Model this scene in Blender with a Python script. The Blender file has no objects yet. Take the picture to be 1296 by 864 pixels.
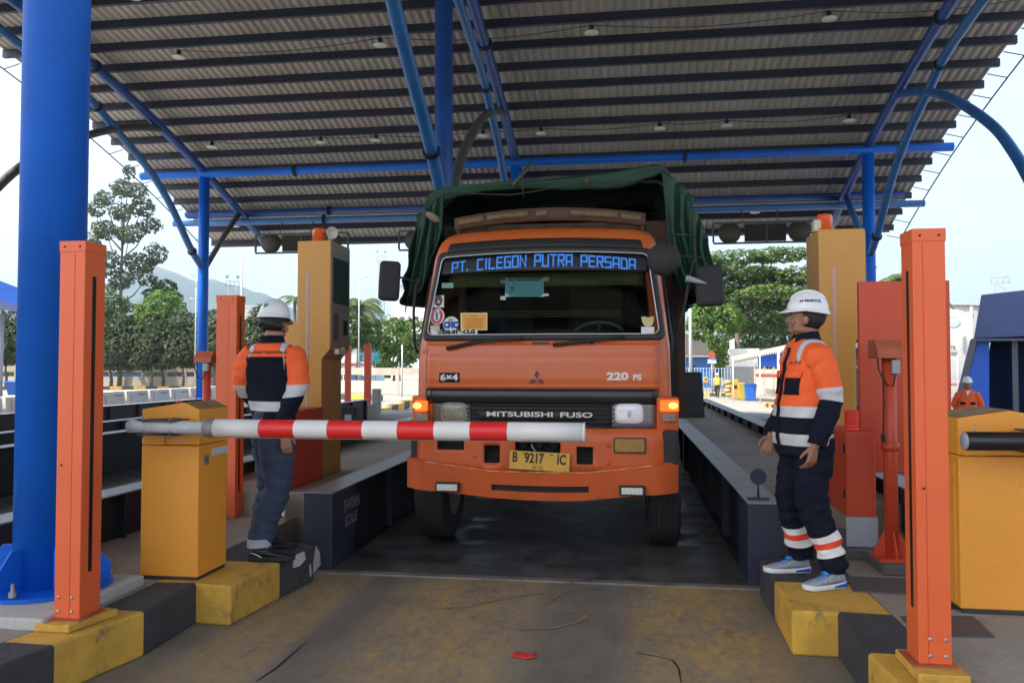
import bpy, bmesh, math, random
from mathutils import Vector, Matrix, noise as mnoise
from mathutils.bvhtree import BVHTree
random.seed(11)
R=math.radians
scene=bpy.context.scene; COL=scene.collection
# ---------------------------------------------------------------- camera
CAMZ=1.55; PITCH=math.atan(.031); YAW=math.atan(.142*math.cos(PITCH))
cd=bpy.data.cameras.new('camera'); cam=bpy.data.objects.new('camera',cd); COL.objects.link(cam)
cam.location=(0,0,CAMZ); cam.rotation_euler=(math.pi/2+PITCH,0,YAW)
cd.sensor_width=36; cd.lens=36*1000/1296; cd.clip_end=12000; cd.clip_start=.05
scene.camera=cam
# ---------------------------------------------------------------- sky, sun, exposure
SUN_EL,SUN_AZ=56.,235.          # azimuth measured clockwise from +Y
wd=bpy.data.worlds.new('World'); scene.world=wd; wd.use_nodes=True
wn=wd.node_tree.nodes; wl=wd.node_tree.links
bg=wn['Background']; sky=wn.new('ShaderNodeTexSky'); sky.sky_type='NISHITA'; sky.sun_disc=False
sky.sun_elevation=R(SUN_EL); sky.sun_rotation=R(SUN_AZ); sky.air_density=1.0; sky.dust_density=3.0; sky.ozone_density=1.5; sky.altitude=0
hs=wn.new('ShaderNodeHueSaturation'); hs.inputs['Saturation'].default_value=.68; wl.new(sky.outputs[0],hs.inputs['Color'])
_tc=wn.new('ShaderNodeTexCoord'); _mp=wn.new('ShaderNodeMapping'); _mp.inputs['Scale'].default_value=(1,1,3.2); _cn=wn.new('ShaderNodeTexNoise'); _cn.inputs['Scale'].default_value=2.2; _cn.inputs['Detail'].default_value=7; _cn.inputs['Roughness'].default_value=.6
wl.new(_tc.outputs['Generated'],_mp.inputs[0]); wl.new(_mp.outputs[0],_cn.inputs['Vector'])
_cr=wn.new('ShaderNodeValToRGB'); _cr.color_ramp.elements[0].position=.40; _cr.color_ramp.elements[0].color=(.94,.97,1,1); _cr.color_ramp.elements[1].position=.68; _cr.color_ramp.elements[1].color=(1.22,1.18,1.14,1); wl.new(_cn.outputs[0],_cr.inputs[0])
_mm=wn.new('ShaderNodeMixRGB'); _mm.blend_type='MULTIPLY'; _mm.inputs[0].default_value=1; wl.new(hs.outputs[0],_mm.inputs[1]); wl.new(_cr.outputs[0],_mm.inputs[2])
wl.new(_mm.outputs[0],bg.inputs[0]); bg.inputs[1].default_value=.15
sd=bpy.data.lights.new('sun','SUN'); sd.energy=3.3; sd.angle=R(.6); sd.color=(1,.95,.87)
sun=bpy.data.objects.new('sun',sd); COL.objects.link(sun)
_d=Vector((math.sin(R(SUN_AZ))*math.cos(R(SUN_EL)),math.cos(R(SUN_AZ))*math.cos(R(SUN_EL)),math.sin(R(SUN_EL))))
sun.rotation_euler=_d.to_track_quat('Z','Y').to_euler(); sun.location=_d*60
scene.view_settings.view_transform='Standard'; scene.view_settings.look='None'
scene.view_settings.exposure=1.40; scene.view_settings.gamma=1; scene.view_settings.use_curve_mapping=False
try:
    scene.cycles.use_denoising=True
    scene.cycles.max_bounces=8; scene.cycles.diffuse_bounces=4; scene.cycles.transparent_max_bounces=16
    scene.cycles.sample_clamp_indirect=6
except Exception: pass
# ---------------------------------------------------------------- sight lines of the survey photo -> points in the place
_fw=Vector((-math.sin(YAW)*math.cos(PITCH),math.cos(YAW)*math.cos(PITCH),math.sin(PITCH)))
_rt=Vector((math.cos(YAW),math.sin(YAW),0)); _up=_rt.cross(_fw)
CAMP=Vector((0,0,CAMZ))
def ray(x,y): return _fw+_rt*((x-648)/1000)-_up*((y-432)/1000)
def W(x,y,Y): d=ray(x,y); return CAMP+d*(Y/d.y)
def G(x,y,z=0.): d=ray(x,y); return CAMP+d*((z-CAMZ)/d.z)
def DP(x,y,D): return CAMP+ray(x,y)*D
# ---------------------------------------------------------------- materials
MATS={}
def pm(name,col,rough=.5,metal=0.,vary=.12,vs=1.5,bump=0.,bs=40.,dirt=None,coat=0.,stretch=None,spec=.5,emit=None):
    """procedural surface: base colour broken up by noise, optional worn patches dirt=(colour, share 0..1, scale), fine bump"""
    if name in MATS: return MATS[name]
    m=bpy.data.materials.new(name); m.use_nodes=True; N=m.node_tree.nodes; L=m.node_tree.links
    b=N['Principled BSDF']; tc=N.new('ShaderNodeTexCoord'); mp=N.new('ShaderNodeMapping'); L.new(tc.outputs['Object'],mp.inputs[0])
    if stretch: mp.inputs['Scale'].default_value=stretch
    n=N.new('ShaderNodeTexNoise'); n.inputs['Scale'].default_value=vs; n.inputs['Detail'].default_value=8; n.inputs['Roughness'].default_value=.62
    L.new(mp.outputs[0],n.inputs['Vector'])
    cr=N.new('ShaderNodeValToRGB'); cr.color_ramp.elements[0].position=.28; cr.color_ramp.elements[1].position=.72
    cr.color_ramp.elements[0].color=tuple(max(0,c*(1-vary)) for c in col)+(1,)
    cr.color_ramp.elements[1].color=tuple(min(1,c*(1+vary)) for c in col)+(1,)
    L.new(n.outputs[0],cr.inputs[0]); out=cr.outputs[0]
    if dirt:
        dc,amt,ds=dirt
        n2=N.new('ShaderNodeTexNoise'); n2.inputs['Scale'].default_value=ds; n2.inputs['Detail'].default_value=10; n2.inputs['Roughness'].default_value=.7
        L.new(mp.outputs[0],n2.inputs['Vector'])
        r2=N.new('ShaderNodeValToRGB'); p=.72-.42*amt; r2.color_ramp.elements[0].position=p; r2.color_ramp.elements[1].position=p+.14
        L.new(n2.outputs[0],r2.inputs[0])
        mx=N.new('ShaderNodeMixRGB'); mx.inputs[2].default_value=tuple(dc)+(1,); L.new(r2.outputs[0],mx.inputs[0]); L.new(out,mx.inputs[1]); out=mx.outputs[0]
    L.new(out,b.inputs['Base Color'])
    mr=N.new('ShaderNodeMapRange'); mr.inputs[3].default_value=max(.03,rough-.1); mr.inputs[4].default_value=min(1,rough+.1); L.new(n.outputs[0],mr.inputs[0]); L.new(mr.outputs[0],b.inputs['Roughness'])
    b.inputs['Metallic'].default_value=metal; b.inputs['Coat Weight'].default_value=coat; b.inputs['Specular IOR Level'].default_value=spec
    if bump:
        n3=N.new('ShaderNodeTexNoise'); n3.inputs['Scale'].default_value=bs; n3.inputs['Detail'].default_value=6; L.new(mp.outputs[0],n3.inputs['Vector'])
        bp=N.new('ShaderNodeBump'); bp.inputs['Strength'].default_value=bump; bp.inputs['Distance'].default_value=.02
        L.new(n3.outputs[0],bp.inputs['Height']); L.new(bp.outputs[0],b.inputs['Normal'])
    if emit:
        b.inputs['Emission Color'].default_value=tuple(emit[0])+(1,); b.inputs['Emission Strength'].default_value=emit[1]
    MATS[name]=m; return m
def leafmat(name,cols,trans=.3):
    if name in MATS: return MATS[name]
    m=bpy.data.materials.new(name); m.use_nodes=True; N=m.node_tree.nodes; L=m.node_tree.links
    N.remove(N['Principled BSDF']); o=N['Material Output']
    g=N.new('ShaderNodeNewGeometry'); cr=N.new('ShaderNodeValToRGB'); e=cr.color_ramp.elements
    e[0].color=tuple(cols[0])+(1,); e[1].color=tuple(cols[-1])+(1,)
    for i,c in enumerate(cols[1:-1]): k=e.new((i+1)/(len(cols)-1)); k.color=tuple(c)+(1,)
    L.new(g.outputs['Random Per Island'],cr.inputs[0])
    d=N.new('ShaderNodeBsdfDiffuse'); t=N.new('ShaderNodeBsdfTranslucent'); gl=N.new('ShaderNodeBsdfGlossy'); gl.inputs['Roughness'].default_value=.6
    mx=N.new('ShaderNodeMixShader'); mx.inputs[0].default_value=trans; m2=N.new('ShaderNodeMixShader'); m2.inputs[0].default_value=.02
    L.new(cr.outputs[0],d.inputs[0]); L.new(cr.outputs[0],t.inputs[0]); L.new(d.outputs[0],mx.inputs[1]); L.new(t.outputs[0],mx.inputs[2])
    L.new(mx.outputs[0],m2.inputs[1]); L.new(gl.outputs[0],m2.inputs[2]); L.new(m2.outputs[0],o.inputs[0])
    MATS[name]=m; return m
# ---------------------------------------------------------------- mesh builder
ORG={}
def setp(o,label=None,cat=None,group=None,kind=None):
    if label: o['label']=label
    if cat: o['category']=cat
    if group: o['group']=group
    if kind: o['kind']=kind
    return o
def thing(name,label,cat,loc=(0,0,0),group=None):
    o=bpy.data.objects.new(name,None); COL.objects.link(o); o.location=loc; o.empty_display_size=.2
    ORG[o.name]=Vector(loc); return setp(o,label,cat,group)
class MB:
    def __init__(s): s.v=[];s.f=[];s.m=[];s.sm=[]
    def add(s,vs,fs,mi=0,smooth=False):
        o=len(s.v); s.v+=[Vector(v) for v in vs]
        for i,f in enumerate(fs):
            s.f.append([o+k for k in f]); s.m.append(mi[i] if isinstance(mi,(list,tuple)) else mi); s.sm.append(smooth)
        return s
    def box(s,a,b,mi=0,M=None):
        x0,y0,z0=(min(a[i],b[i]) for i in range(3)); x1,y1,z1=(max(a[i],b[i]) for i in range(3))
        vs=[Vector(p) for p in ((x0,y0,z0),(x1,y0,z0),(x1,y1,z0),(x0,y1,z0),(x0,y0,z1),(x1,y0,z1),(x1,y1,z1),(x0,y1,z1))]
        if M: vs=[M@v for v in vs]
        return s.add(vs,[(0,3,2,1),(4,5,6,7),(0,1,5,4),(1,2,6,5),(2,3,7,6),(3,0,4,7)],mi)
    def cbox(s,c,d,mi=0,M=None):
        return s.box([c[i]-d[i]/2 for i in range(3)],[c[i]+d[i]/2 for i in range(3)],mi,M)
    def prism(s,poly,axis,a,b,mi=0):
        """2D outline extruded along an axis; outline gives the other two coordinates in x,y,z order"""
        n=len(poly)
        def P(p,t):
            q=list(p); q.insert(axis,t); return q
        vs=[P(p,a) for p in poly]+[P(p,b) for p in poly]
        fs=[tuple(range(n)),tuple(range(2*n-1,n-1,-1))]+[(i,i+n,(i+1)%n+n,(i+1)%n) for i in range(n)]
        return s.add(vs,fs,mi)
    def tube(s,path,r,n=12,mi=0,caps=True,smooth=True):
        path=[Vector(p) for p in path]; k=len(path); rs=r if isinstance(r,(list,tuple)) else [r]*k
        vs=[];ref=None
        for i,p in enumerate(path):
            t=(path[min(i+1,k-1)]-path[max(i-1,0)]).normalized()
            if ref is None: ref=Vector((0,0,1)) if abs(t.z)<.9 else Vector((1,0,0))
            u=(ref-t*ref.dot(t)).normalized(); w=t.cross(u); ref=u
            for j in range(n): a=2*math.pi*j/n; vs.append(p+(u*math.cos(a)+w*math.sin(a))*rs[i])
        fs=[(i*n+j,i*n+(j+1)%n,(i+1)*n+(j+1)%n,(i+1)*n+j) for i in range(k-1) for j in range(n)]
        s.add(vs,fs,mi,smooth)
        if caps: s.add(vs[:n],[tuple(range(n-1,-1,-1))],mi); s.add(vs[-n:],[tuple(range(n))],mi)
        return s
    def lathe(s,prof,c,ax=(0,0,1),n=20,mi=0,smooth=True):
        """profile of (radius, height) turned about an axis through c"""
        ax=Vector(ax).normalized(); u=ax.orthogonal().normalized(); w=ax.cross(u); c=Vector(c)
        k=len(prof); vs=[c+ax*h+(u*math.cos(2*math.pi*j/n)+w*math.sin(2*math.pi*j/n))*max(r,1e-4) for r,h in prof for j in range(n)]
        return s.add(vs,[(i*n+j,i*n+(j+1)%n,(i+1)*n+(j+1)%n,(i+1)*n+j) for i in range(k-1) for j in range(n)],mi,smooth)
    def ell(s,c,r,mi=0,n=16,k=10,M=None):
        vs=[];c=Vector(c)
        for i in range(k+1):
            a=math.pi*i/k
            for j in range(n):
                b=2*math.pi*j/n; p=Vector((r[0]*math.sin(a)*math.cos(b),r[1]*math.sin(a)*math.sin(b),r[2]*math.cos(a)))
                vs.append(c+(M@p if M else p))
        return s.add(vs,[(i*n+j,(i+1)*n+j,(i+1)*n+(j+1)%n,i*n+(j+1)%n) for i in range(k) for j in range(n)],mi,True)
    def grid(s,fn,nu,nv,mi=0,smooth=True,skip=None):
        vs=[fn(i/nu,j/nv) for j in range(nv+1) for i in range(nu+1)]; fs=[];ms=[]
        for j in range(nv):
            for i in range(nu):
                if skip and skip(i,j): continue
                fs.append((j*(nu+1)+i,j*(nu+1)+i+1,(j+1)*(nu+1)+i+1,(j+1)*(nu+1)+i)); ms.append(mi(i,j) if callable(mi) else mi)
        return s.add(vs,fs,ms,smooth)
    def build(s,name,mats,parent=None,bevel=0,seg=2,weld=True,label=None,cat=None,group=None,kind=None,loc=None,solid=0,ang=40):
        me=bpy.data.meshes.new(name)
        if not isinstance(mats,(list,tuple)): mats=[mats]
        org=ORG[parent.name] if parent else Vector(loc or (0,0,0))
        me.from_pydata([v-org for v in s.v],[],s.f)
        for m in [q for q in mats if q]: me.materials.append(m)
        me.polygons.foreach_set('material_index',s.m); me.polygons.foreach_set('use_smooth',s.sm)
        if weld:
            b=bmesh.new(); b.from_mesh(me); bmesh.ops.remove_doubles(b,verts=b.verts,dist=1e-5); bmesh.ops.recalc_face_normals(b,faces=b.faces); b.to_mesh(me); b.free()
        me.update()
        o=bpy.data.objects.new(name,me); COL.objects.link(o)
        if parent: o.parent=parent
        else: o.location=org
        ORG[o.name]=org
        if solid:
            q=o.modifiers.new('solid','SOLIDIFY'); q.thickness=solid; q.offset=0
        if bevel:
            q=o.modifiers.new('bevel','BEVEL'); q.width=bevel; q.segments=seg; q.limit_method='ANGLE'; q.angle_limit=R(ang); q.harden_normals=False
        return setp(o,label,cat,group,kind)
def copy_tree(o,parent=None):
    c=o.copy(); COL.objects.link(c)
    if parent: c.parent=parent
    for ch in [x for x in bpy.data.objects if x.parent==o]: copy_tree(ch,c)
    return c
def text_geo(body,size=1.,bold=0.,xs=1.,align='CENTER'):
    cu=bpy.data.curves.new('lettering','FONT'); cu.body=body; cu.size=size; cu.align_x=align; cu.align_y='CENTER'; cu.offset=bold; cu.resolution_u=3
    o=bpy.data.objects.new('lettering',cu); COL.objects.link(o); dg=bpy.context.evaluated_depsgraph_get()
    me=bpy.data.meshes.new_from_object(o.evaluated_get(dg)); vs=[(v.co.x*xs,v.co.y) for v in me.vertices]; fs=[tuple(p.vertices) for p in me.polygons]
    bpy.data.objects.remove(o); bpy.data.curves.remove(cu); bpy.data.meshes.remove(me)
    return vs,fs
def put_text(mb,body,fn,size=1.,bold=0.,xs=1.,mi=0,align='CENTER'):
    vs,fs=text_geo(body,size,bold,xs,align); mb.add([fn(x,y) for x,y in vs],fs,mi)
GL={'P':[[(0,0),(0,1),(1,1),(1,.45),(0,.45)]],'T':[[(0,1),(1,1)],[(.5,1),(.5,0)]],'.':[[(.1,0),(.1,.14)]],'C':[[(1,1),(0,1),(0,0),(1,0)]],'I':[[(.5,0),(.5,1)]],
 'L':[[(0,1),(0,0),(1,0)]],'E':[[(1,1),(0,1),(0,0),(1,0)],[(0,.5),(.85,.5)]],'G':[[(1,1),(0,1),(0,0),(1,0),(1,.5),(.5,.5)]],'O':[[(0,0),(0,1),(1,1),(1,0),(0,0)]],
 'N':[[(0,0),(0,1),(1,0),(1,1)]],'U':[[(0,1),(0,0),(1,0),(1,1)]],'R':[[(0,0),(0,1),(1,1),(1,.5),(0,.5)],[(.45,.5),(1,0)]],'A':[[(0,0),(0,1),(1,1),(1,0)],[(0,.4),(1,.4)]],
 'S':[[(1,1),(0,1),(0,.5),(1,.5),(1,0),(0,0)]],'D':[[(0,0),(0,1),(.75,1),(1,.75),(1,0),(0,0)]],'M':[[(0,0),(0,1),(.5,.35),(1,1),(1,0)]],'B':[[(0,0),(0,1),(1,1),(1,0),(0,0)],[(0,.5),(1,.5)]],
 'H':[[(0,0),(0,1)],[(1,0),(1,1)],[(0,.5),(1,.5)]],'F':[[(0,0),(0,1),(1,1)],[(0,.5),(.85,.5)]],'2':[[(0,1),(1,1),(1,.5),(0,.5),(0,0),(1,0)]],'0':[[(0,0),(0,1),(1,1),(1,0),(0,0)]],
 '6':[[(1,1),(0,1),(0,0),(1,0),(1,.55),(0,.55)]],'4':[[(.75,0),(.75,1),(0,.3),(1,.3)]],'x':[[(0,.1),(1,.85)],[(0,.85),(1,.1)]]}
def strokes(body,cw,ch,th,gap):
    """square stroke lettering -> list of (verts2d, faces, layer)"""
    out=[];x=0.;lay=0
    for c in body:
        if c==' ': x+=cw*.8+gap; continue
        w=cw*(.25 if c=='.' else .34 if c=='I' else 1)
        for pl in GL[c]:
            pts=[Vector((x+p[0]*w,p[1]*ch)) for p in pl]; closed=(pl[0]==pl[-1] and len(pl)>2)
            if closed: pts=pts[:-1]
            n=len(pts);vs=[]
            for i in range(n):
                d1=(pts[i]-pts[i-1]) if (i>0 or closed) else None; d2=(pts[(i+1)%n]-pts[i]) if (i<n-1 or closed) else None
                if d1 is None: d=d2.normalized(); nn=Vector((-d.y,d.x))*th/2; p=pts[i]-d*th/2*(0 if c in 'Ax4' else .6)
                elif d2 is None: d=d1.normalized(); nn=Vector((-d.y,d.x))*th/2; p=pts[i]+d*th/2*(0 if c in 'Ax4' else .6)
                else:
                    a=d1.normalized();b=d2.normalized();na=Vector((-a.y,a.x));nb=Vector((-b.y,b.x));m=(na+nb)
                    if m.length<.3: m=na
                    m.normalize(); nn=m*(th/2/max(.45,m.dot(na))); p=pts[i]
                vs+=[p+nn,p-nn]
            k=n if closed else n-1
            out.append((vs,[(2*i,2*i+1,2*((i+1)%n)+1,2*((i+1)%n)) for i in range(k)],lay%3)); lay+=1
        x+=w+gap
    return out,x-gap
def pbox(mb,x0,y0,x1,y1,Y,d,mi=0):
    """box whose face towards the road covers the measured rectangle at distance Y and runs d deep"""
    a=W(x0,(y0+y1)/2,Y).x;b=W(x1,(y0+y1)/2,Y).x;t=W((x0+x1)/2,y0,Y).z;u=W((x0+x1)/2,y1,Y).z
    return mb.box((a,Y,u),(b,Y+d,t),mi)
def sstep(a,b,x):
    t=max(0,min(1,(x-a)/(b-a))); return t*t*(3-2*t)
# ================================================================ palette
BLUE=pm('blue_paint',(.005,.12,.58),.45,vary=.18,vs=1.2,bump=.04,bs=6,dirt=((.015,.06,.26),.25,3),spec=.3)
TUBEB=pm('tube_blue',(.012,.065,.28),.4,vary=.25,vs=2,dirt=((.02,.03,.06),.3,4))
SKYB=pm('strut_blue',(.025,.13,.36),.42,vary=.2,vs=2,dirt=((.03,.06,.12),.3,4))
PURL=pm('purlin_dark',(.012,.017,.04),.5,vary=.3,vs=2,dirt=((.04,.035,.03),.2,3))
GREYT=pm('weathered_pipe',(.07,.07,.07),.6,vary=.25,vs=3)
SHEET=pm('roof_sheet',(.44,.415,.385),.6,vary=.14,vs=.5,stretch=(3,.25,1),dirt=((.22,.18,.14),.22,1.6))
ORANGE=pm('pillar_orange',(.74,.125,.034),.42,vary=.07,vs=2.,bump=.03,bs=12,dirt=((.50,.13,.06),.2,7))
ORDARK=pm('orange_red',(.56,.064,.022),.45,vary=.08,vs=2,dirt=((.30,.06,.04),.15,4))
YEL=pm('machine_yellow',(.82,.325,.034),.42,vary=.06,vs=1.6,bump=.03,bs=10,dirt=((.45,.22,.06),.22,8))
KIOSK=pm('kiosk_yellow',(.60,.29,.055),.42,vary=.07,vs=1.5,dirt=((.35,.2,.07),.13,5))
KYEL=pm('kerb_yellow',(.58,.33,.045),.8,vary=.22,vs=5,bump=.35,bs=45,dirt=((.14,.11,.06),.36,4.5))
KBLK=pm('kerb_black',(.048,.046,.048),.8,vary=.3,vs=5,bump=.35,bs=45,dirt=((.13,.12,.11),.26,7))
WHITE=pm('white_paint',(.78,.77,.74),.5,vary=.08,vs=5,dirt=((.45,.42,.38),.2,8))
CHIP=pm('chipped_plaster',(.55,.53,.50),.85,vary=.15,vs=9,bump=.4,bs=60)
BLACK=pm('black_rubber',(.018,.018,.018),.75,vary=.25,vs=6)
DSTEEL=pm('dark_steel',(.05,.05,.052),.5,metal=.3,vary=.25,vs=4,dirt=((.10,.07,.05),.25,6))
GREYP=pm('grey_paint',(.30,.32,.34),.5,vary=.1,vs=3)
BOLT=pm('bolt_zinc',(.42,.40,.37),.45,metal=.7,vary=.2,vs=30)
GLASSD=pm('screen_glass',(.02,.022,.025),.12,vary=.2,vs=2,coat=.5)
def concrete(n,c,d=(.16,.14,.11)): return pm(n,c,.85,vary=.18,vs=1.3,bump=.4,bs=30,dirt=(d,.33,2.2))
CONC=concrete('island_concrete',(.29,.25,.20)); CONCD=concrete('plinth_concrete',(.10,.095,.09),(.05,.05,.05)); CONCL=concrete('pale_concrete',(.44,.42,.385),(.30,.28,.25)); APRON=concrete('apron_concrete',(.29,.265,.225),(.21,.19,.16))
def road_mat():
    m=bpy.data.materials.new('worn_lane_asphalt'); m.use_nodes=True; N=m.node_tree.nodes; L=m.node_tree.links; b=N['Principled BSDF']
    g=N.new('ShaderNodeNewGeometry'); sx=N.new('ShaderNodeSeparateXYZ'); L.new(g.outputs['Position'],sx.inputs[0])
    def noise(sc,det=8,ro=.65,st=(1,1,1)):
        mp=N.new('ShaderNodeMapping'); mp.inputs['Scale'].default_value=st; L.new(g.outputs['Position'],mp.inputs[0])
        n=N.new('ShaderNodeTexNoise'); n.inputs['Scale'].default_value=sc; n.inputs['Detail'].default_value=det; n.inputs['Roughness'].default_value=ro; L.new(mp.outputs[0],n.inputs['Vector']); return n.outputs[0]
    def ramp(x,a,c,ca=(0,0,0,1),cc=(1,1,1,1)):
        r=N.new('ShaderNodeValToRGB'); r.color_ramp.elements[0].position=a; r.color_ramp.elements[1].position=c; r.color_ramp.elements[0].color=ca; r.color_ramp.elements[1].color=cc; L.new(x,r.inputs[0]); return r.outputs[0]
    def math_(op,a,c):
        q=N.new('ShaderNodeMath'); q.operation=op
        for i,z in enumerate((a,c)):
            if isinstance(z,(int,float)): q.inputs[i].default_value=z
            else: L.new(z,q.inputs[i])
        return q.outputs[0]
    def mix(f,a,c):
        q=N.new('ShaderNodeMixRGB'); 
        if isinstance(f,(int,float)): q.inputs[0].default_value=f
        else: L.new(f,q.inputs[0])
        for i,z in ((1,a),(2,c)):
            if isinstance(z,tuple): q.inputs[i].default_value=z
            else: L.new(z,q.inputs[i])
        return q.outputs[0]
    base=ramp(math_('ADD',math_('MULTIPLY',noise(2.4,10),.6),math_('MULTIPLY',noise(30,8,.75),.4)),.34,.66,(.165,.140,.108,1),(.28,.24,.185,1))
    grit=ramp(noise(140,4),.35,.7,(.75,.75,.75,1),(1.2,1.2,1.2,1))
    q=N.new('ShaderNodeMixRGB'); q.blend_type='MULTIPLY'; q.inputs[0].default_value=.7; L.new(base,q.inputs[1]); L.new(grit,q.inputs[2]); base=q.outputs[0]
    # old yellow paint left between the wheel tracks, worn through in streaks along the lane
    def band(c,w):
        d=math_('ABSOLUTE',math_('SUBTRACT',sx.outputs[0],c),0); mr=N.new('ShaderNodeMapRange'); mr.interpolation_type='SMOOTHSTEP'; L.new(d,mr.inputs[0]); mr.inputs[1].default_value=w*.45; mr.inputs[2].default_value=w; mr.inputs[3].default_value=1; mr.inputs[4].default_value=0; return mr.outputs[0]
    bands=math_('ADD',math_('ADD',math_('MULTIPLY',band(-1.05,.62),.9),math_('MULTIPLY',band(.42,.55),1.0)),math_('MULTIPLY',band(-2.1,.35),.75))
    worn=ramp(math_('ADD',math_('MULTIPLY',noise(2.2,10,.72,(1,.45,1)),.5),math_('MULTIPLY',noise(22,10,.75,(1.,.5,1)),.5)),.43,.56)
    yr=N.new('ShaderNodeMapRange'); yr.interpolation_type='SMOOTHSTEP'; L.new(sx.outputs[1],yr.inputs[0]); yr.inputs[1].default_value=3.2; yr.inputs[2].default_value=4.6; yr.inputs[3].default_value=.45; yr.inputs[4].default_value=1
    f=math_('MULTIPLY',math_('MULTIPLY',bands,worn),yr.outputs[0])
    col=mix(math_('MULTIPLY',f,.85),base,(.50,.315,.085,1))
    oil=ramp(noise(1.7,6,.6),.58,.75); col=mix(math_('MULTIPLY',oil,.5),col,(.05,.045,.04,1))
    trk=math_('MULTIPLY',math_('ADD',band(-1.62,.30),band(-.22,.42)),ramp(noise(5,8,.7,(1,.2,1)),.3,.7)); col=mix(math_('MULTIPLY',trk,.55),col,(.085,.075,.064,1))
    sp=ramp(noise(60,3,.6),.70,.74); col=mix(math_('MULTIPLY',sp,.5),col,(.22,.20,.17,1))
    L.new(col,b.inputs['Base Color']); b.inputs['Roughness'].default_value=.7
    bp=N.new('ShaderNodeBump'); bp.inputs['Strength'].default_value=.35; bp.inputs['Distance'].default_value=.012; L.new(noise(120,5),bp.inputs['Height']); L.new(bp.outputs[0],b.inputs['Normal'])
    return m
def deck_mat():
    m=bpy.data.materials.new('wet_deck'); m.use_nodes=True; N=m.node_tree.nodes; L=m.node_tree.links; b=N['Principled BSDF']
    g=N.new('ShaderNodeNewGeometry')
    n=N.new('ShaderNodeTexNoise'); n.inputs['Scale'].default_value=2.3; n.inputs['Detail'].default_value=9; n.inputs['Roughness'].default_value=.62; L.new(g.outputs['Position'],n.inputs['Vector'])
    r=N.new('ShaderNodeValToRGB'); r.color_ramp.elements[0].position=.36; r.color_ramp.elements[0].color=(.028,.027,.026,1); r.color_ramp.elements[1].position=.66; r.color_ramp.elements[1].color=(.105,.094,.082,1); L.new(n.outputs[0],r.inputs[0])
    L.new(r.outputs[0],b.inputs['Base Color'])
    k=N.new('ShaderNodeMapRange'); k.inputs[1].default_value=.42; k.inputs[2].default_value=.58; k.inputs[3].default_value=.46; k.inputs[4].default_value=.88; L.new(n.outputs[0],k.inputs[0]); L.new(k.outputs[0],b.inputs['Roughness'])
    n2=N.new('ShaderNodeTexNoise'); n2.inputs['Scale'].default_value=45; n2.inputs['Detail'].default_value=5; L.new(g.outputs['Position'],n2.inputs['Vector'])
    bp=N.new('ShaderNodeBump'); bp.inputs['Strength'].default_value=.12; bp.inputs['Distance'].default_value=.01; L.new(n2.outputs[0],bp.inputs['Height']); L.new(bp.outputs[0],b.inputs['Normal'])
    return m
ROAD=road_mat(); DECK=deck_mat()
YARD=pm('yard_concrete',(.27,.25,.215),.85,vary=.16,vs=.12,bump=.2,bs=20,dirt=((.19,.175,.155),.3,.35))
# ================================================================ ground, road, islands
def gz(x,y):
    d=0.
    d=min(d,-.45*sstep(6.1,7.4,x)); d=min(d,-.6*sstep(-14.1,-16.5,x) if x<-14.1 else 0)
    d=min(d,-.7*sstep(25,42,y)); return d
xs=[-6000,-2500,-900,-350,-160,-90,-55,-35,-25,-20,-17,-16.5,-16,-15.4,-14.8,-14.1,-10,-5,0,5,6.1,6.4,6.7,7,7.4,9,13,20,35,60,100,180,400,1000,2600,6000]
ys=[-6000,-600,-120,-50,-25,-14,-6,0,6,12,18,22,25,28,31,34,37,40,42,50,65,85,120,200,420,1000,2600,6000]
mb=MB(); nx=len(xs)
mb.add([(x,y,gz(x,y)-.03) for y in ys for x in xs],[(j*nx+i,j*nx+i+1,(j+1)*nx+i+1,(j+1)*nx+i) for j in range(len(ys)-1) for i in range(nx-1)],0,True)
mb.build('ground',YARD,kind='structure')
mb=MB(); mb.add([(-14,-14,0),(6.05,-14,0),(6.05,24.6,0),(-14,24.6,0)],[(0,1,2,3)]); mb.build('road',ROAD,kind='structure')
# thin curved scuffs of yellow paint and two cracks on the lane
mb=MB()
def ribbon(pts,w,mi):
    vs=[]
    for i,p in enumerate(pts):
        a=pts[max(i-1,0)];b=pts[min(i+1,len(pts)-1)]; t=Vector((b[0]-a[0],b[1]-a[1])).normalized(); ww=w*(.45+.55*math.sin(math.pi*(i+.3)/(len(pts)-.4)))*(.8+.4*random.random())
        vs+=[(p[0]-t.y*ww,p[1]+t.x*ww,.004),(p[0]+t.y*ww,p[1]-t.x*ww,.004)]
    mb.add(vs,[(2*i,2*i+1,2*i+3,2*i+2) for i in range(len(pts)-1)],mi)
def pxcurve(pp,w,mi):
    P=[G(*p) for p in pp]; out=[]
    for i in range(len(P)-1):
        for k in range(5): t=k/5; out.append(P[i].lerp(P[i+1],t))
    out.append(P[-1]); ribbon([(p.x,p.y) for p in out],w,mi)
pxcurve([(538,771),(590,768),(640,757),(688,750)],.010,0)
pxcurve([(690,766),(705,754),(725,746),(755,744)],.010,0)
pxcurve([(652,797),(700,795),(730,788),(742,780),(735,776),(715,774)],.012,0)
pxcurve([(922,795),(921,803),(928,808)],.02,0)
pxcurve([(325,862),(350,845),(388,812)],.006,1)
pxcurve([(838,832),(852,836),(859,846),(862,864)],.005,1)
pxcurve([(805,826),(838,832)],.004,1)
mb.build('road_markings',[pm('scuffed_yellow',(.30,.20,.06),.8,vary=.3,vs=20),pm('crack_dark',(.012,.011,.010),.9)],kind='structure',weld=False)
# threshold angle iron in front of the deck
mb=MB(); mb.box((-2.6,5.70,.0),(1.15,5.775,.012)); mb.build('threshold_strip',pm('worn_angle_iron',(.26,.23,.19),.55,metal=.4,vary=.3,vs=6,dirt=((.10,.07,.05),.4,9)),kind='structure')
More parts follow.
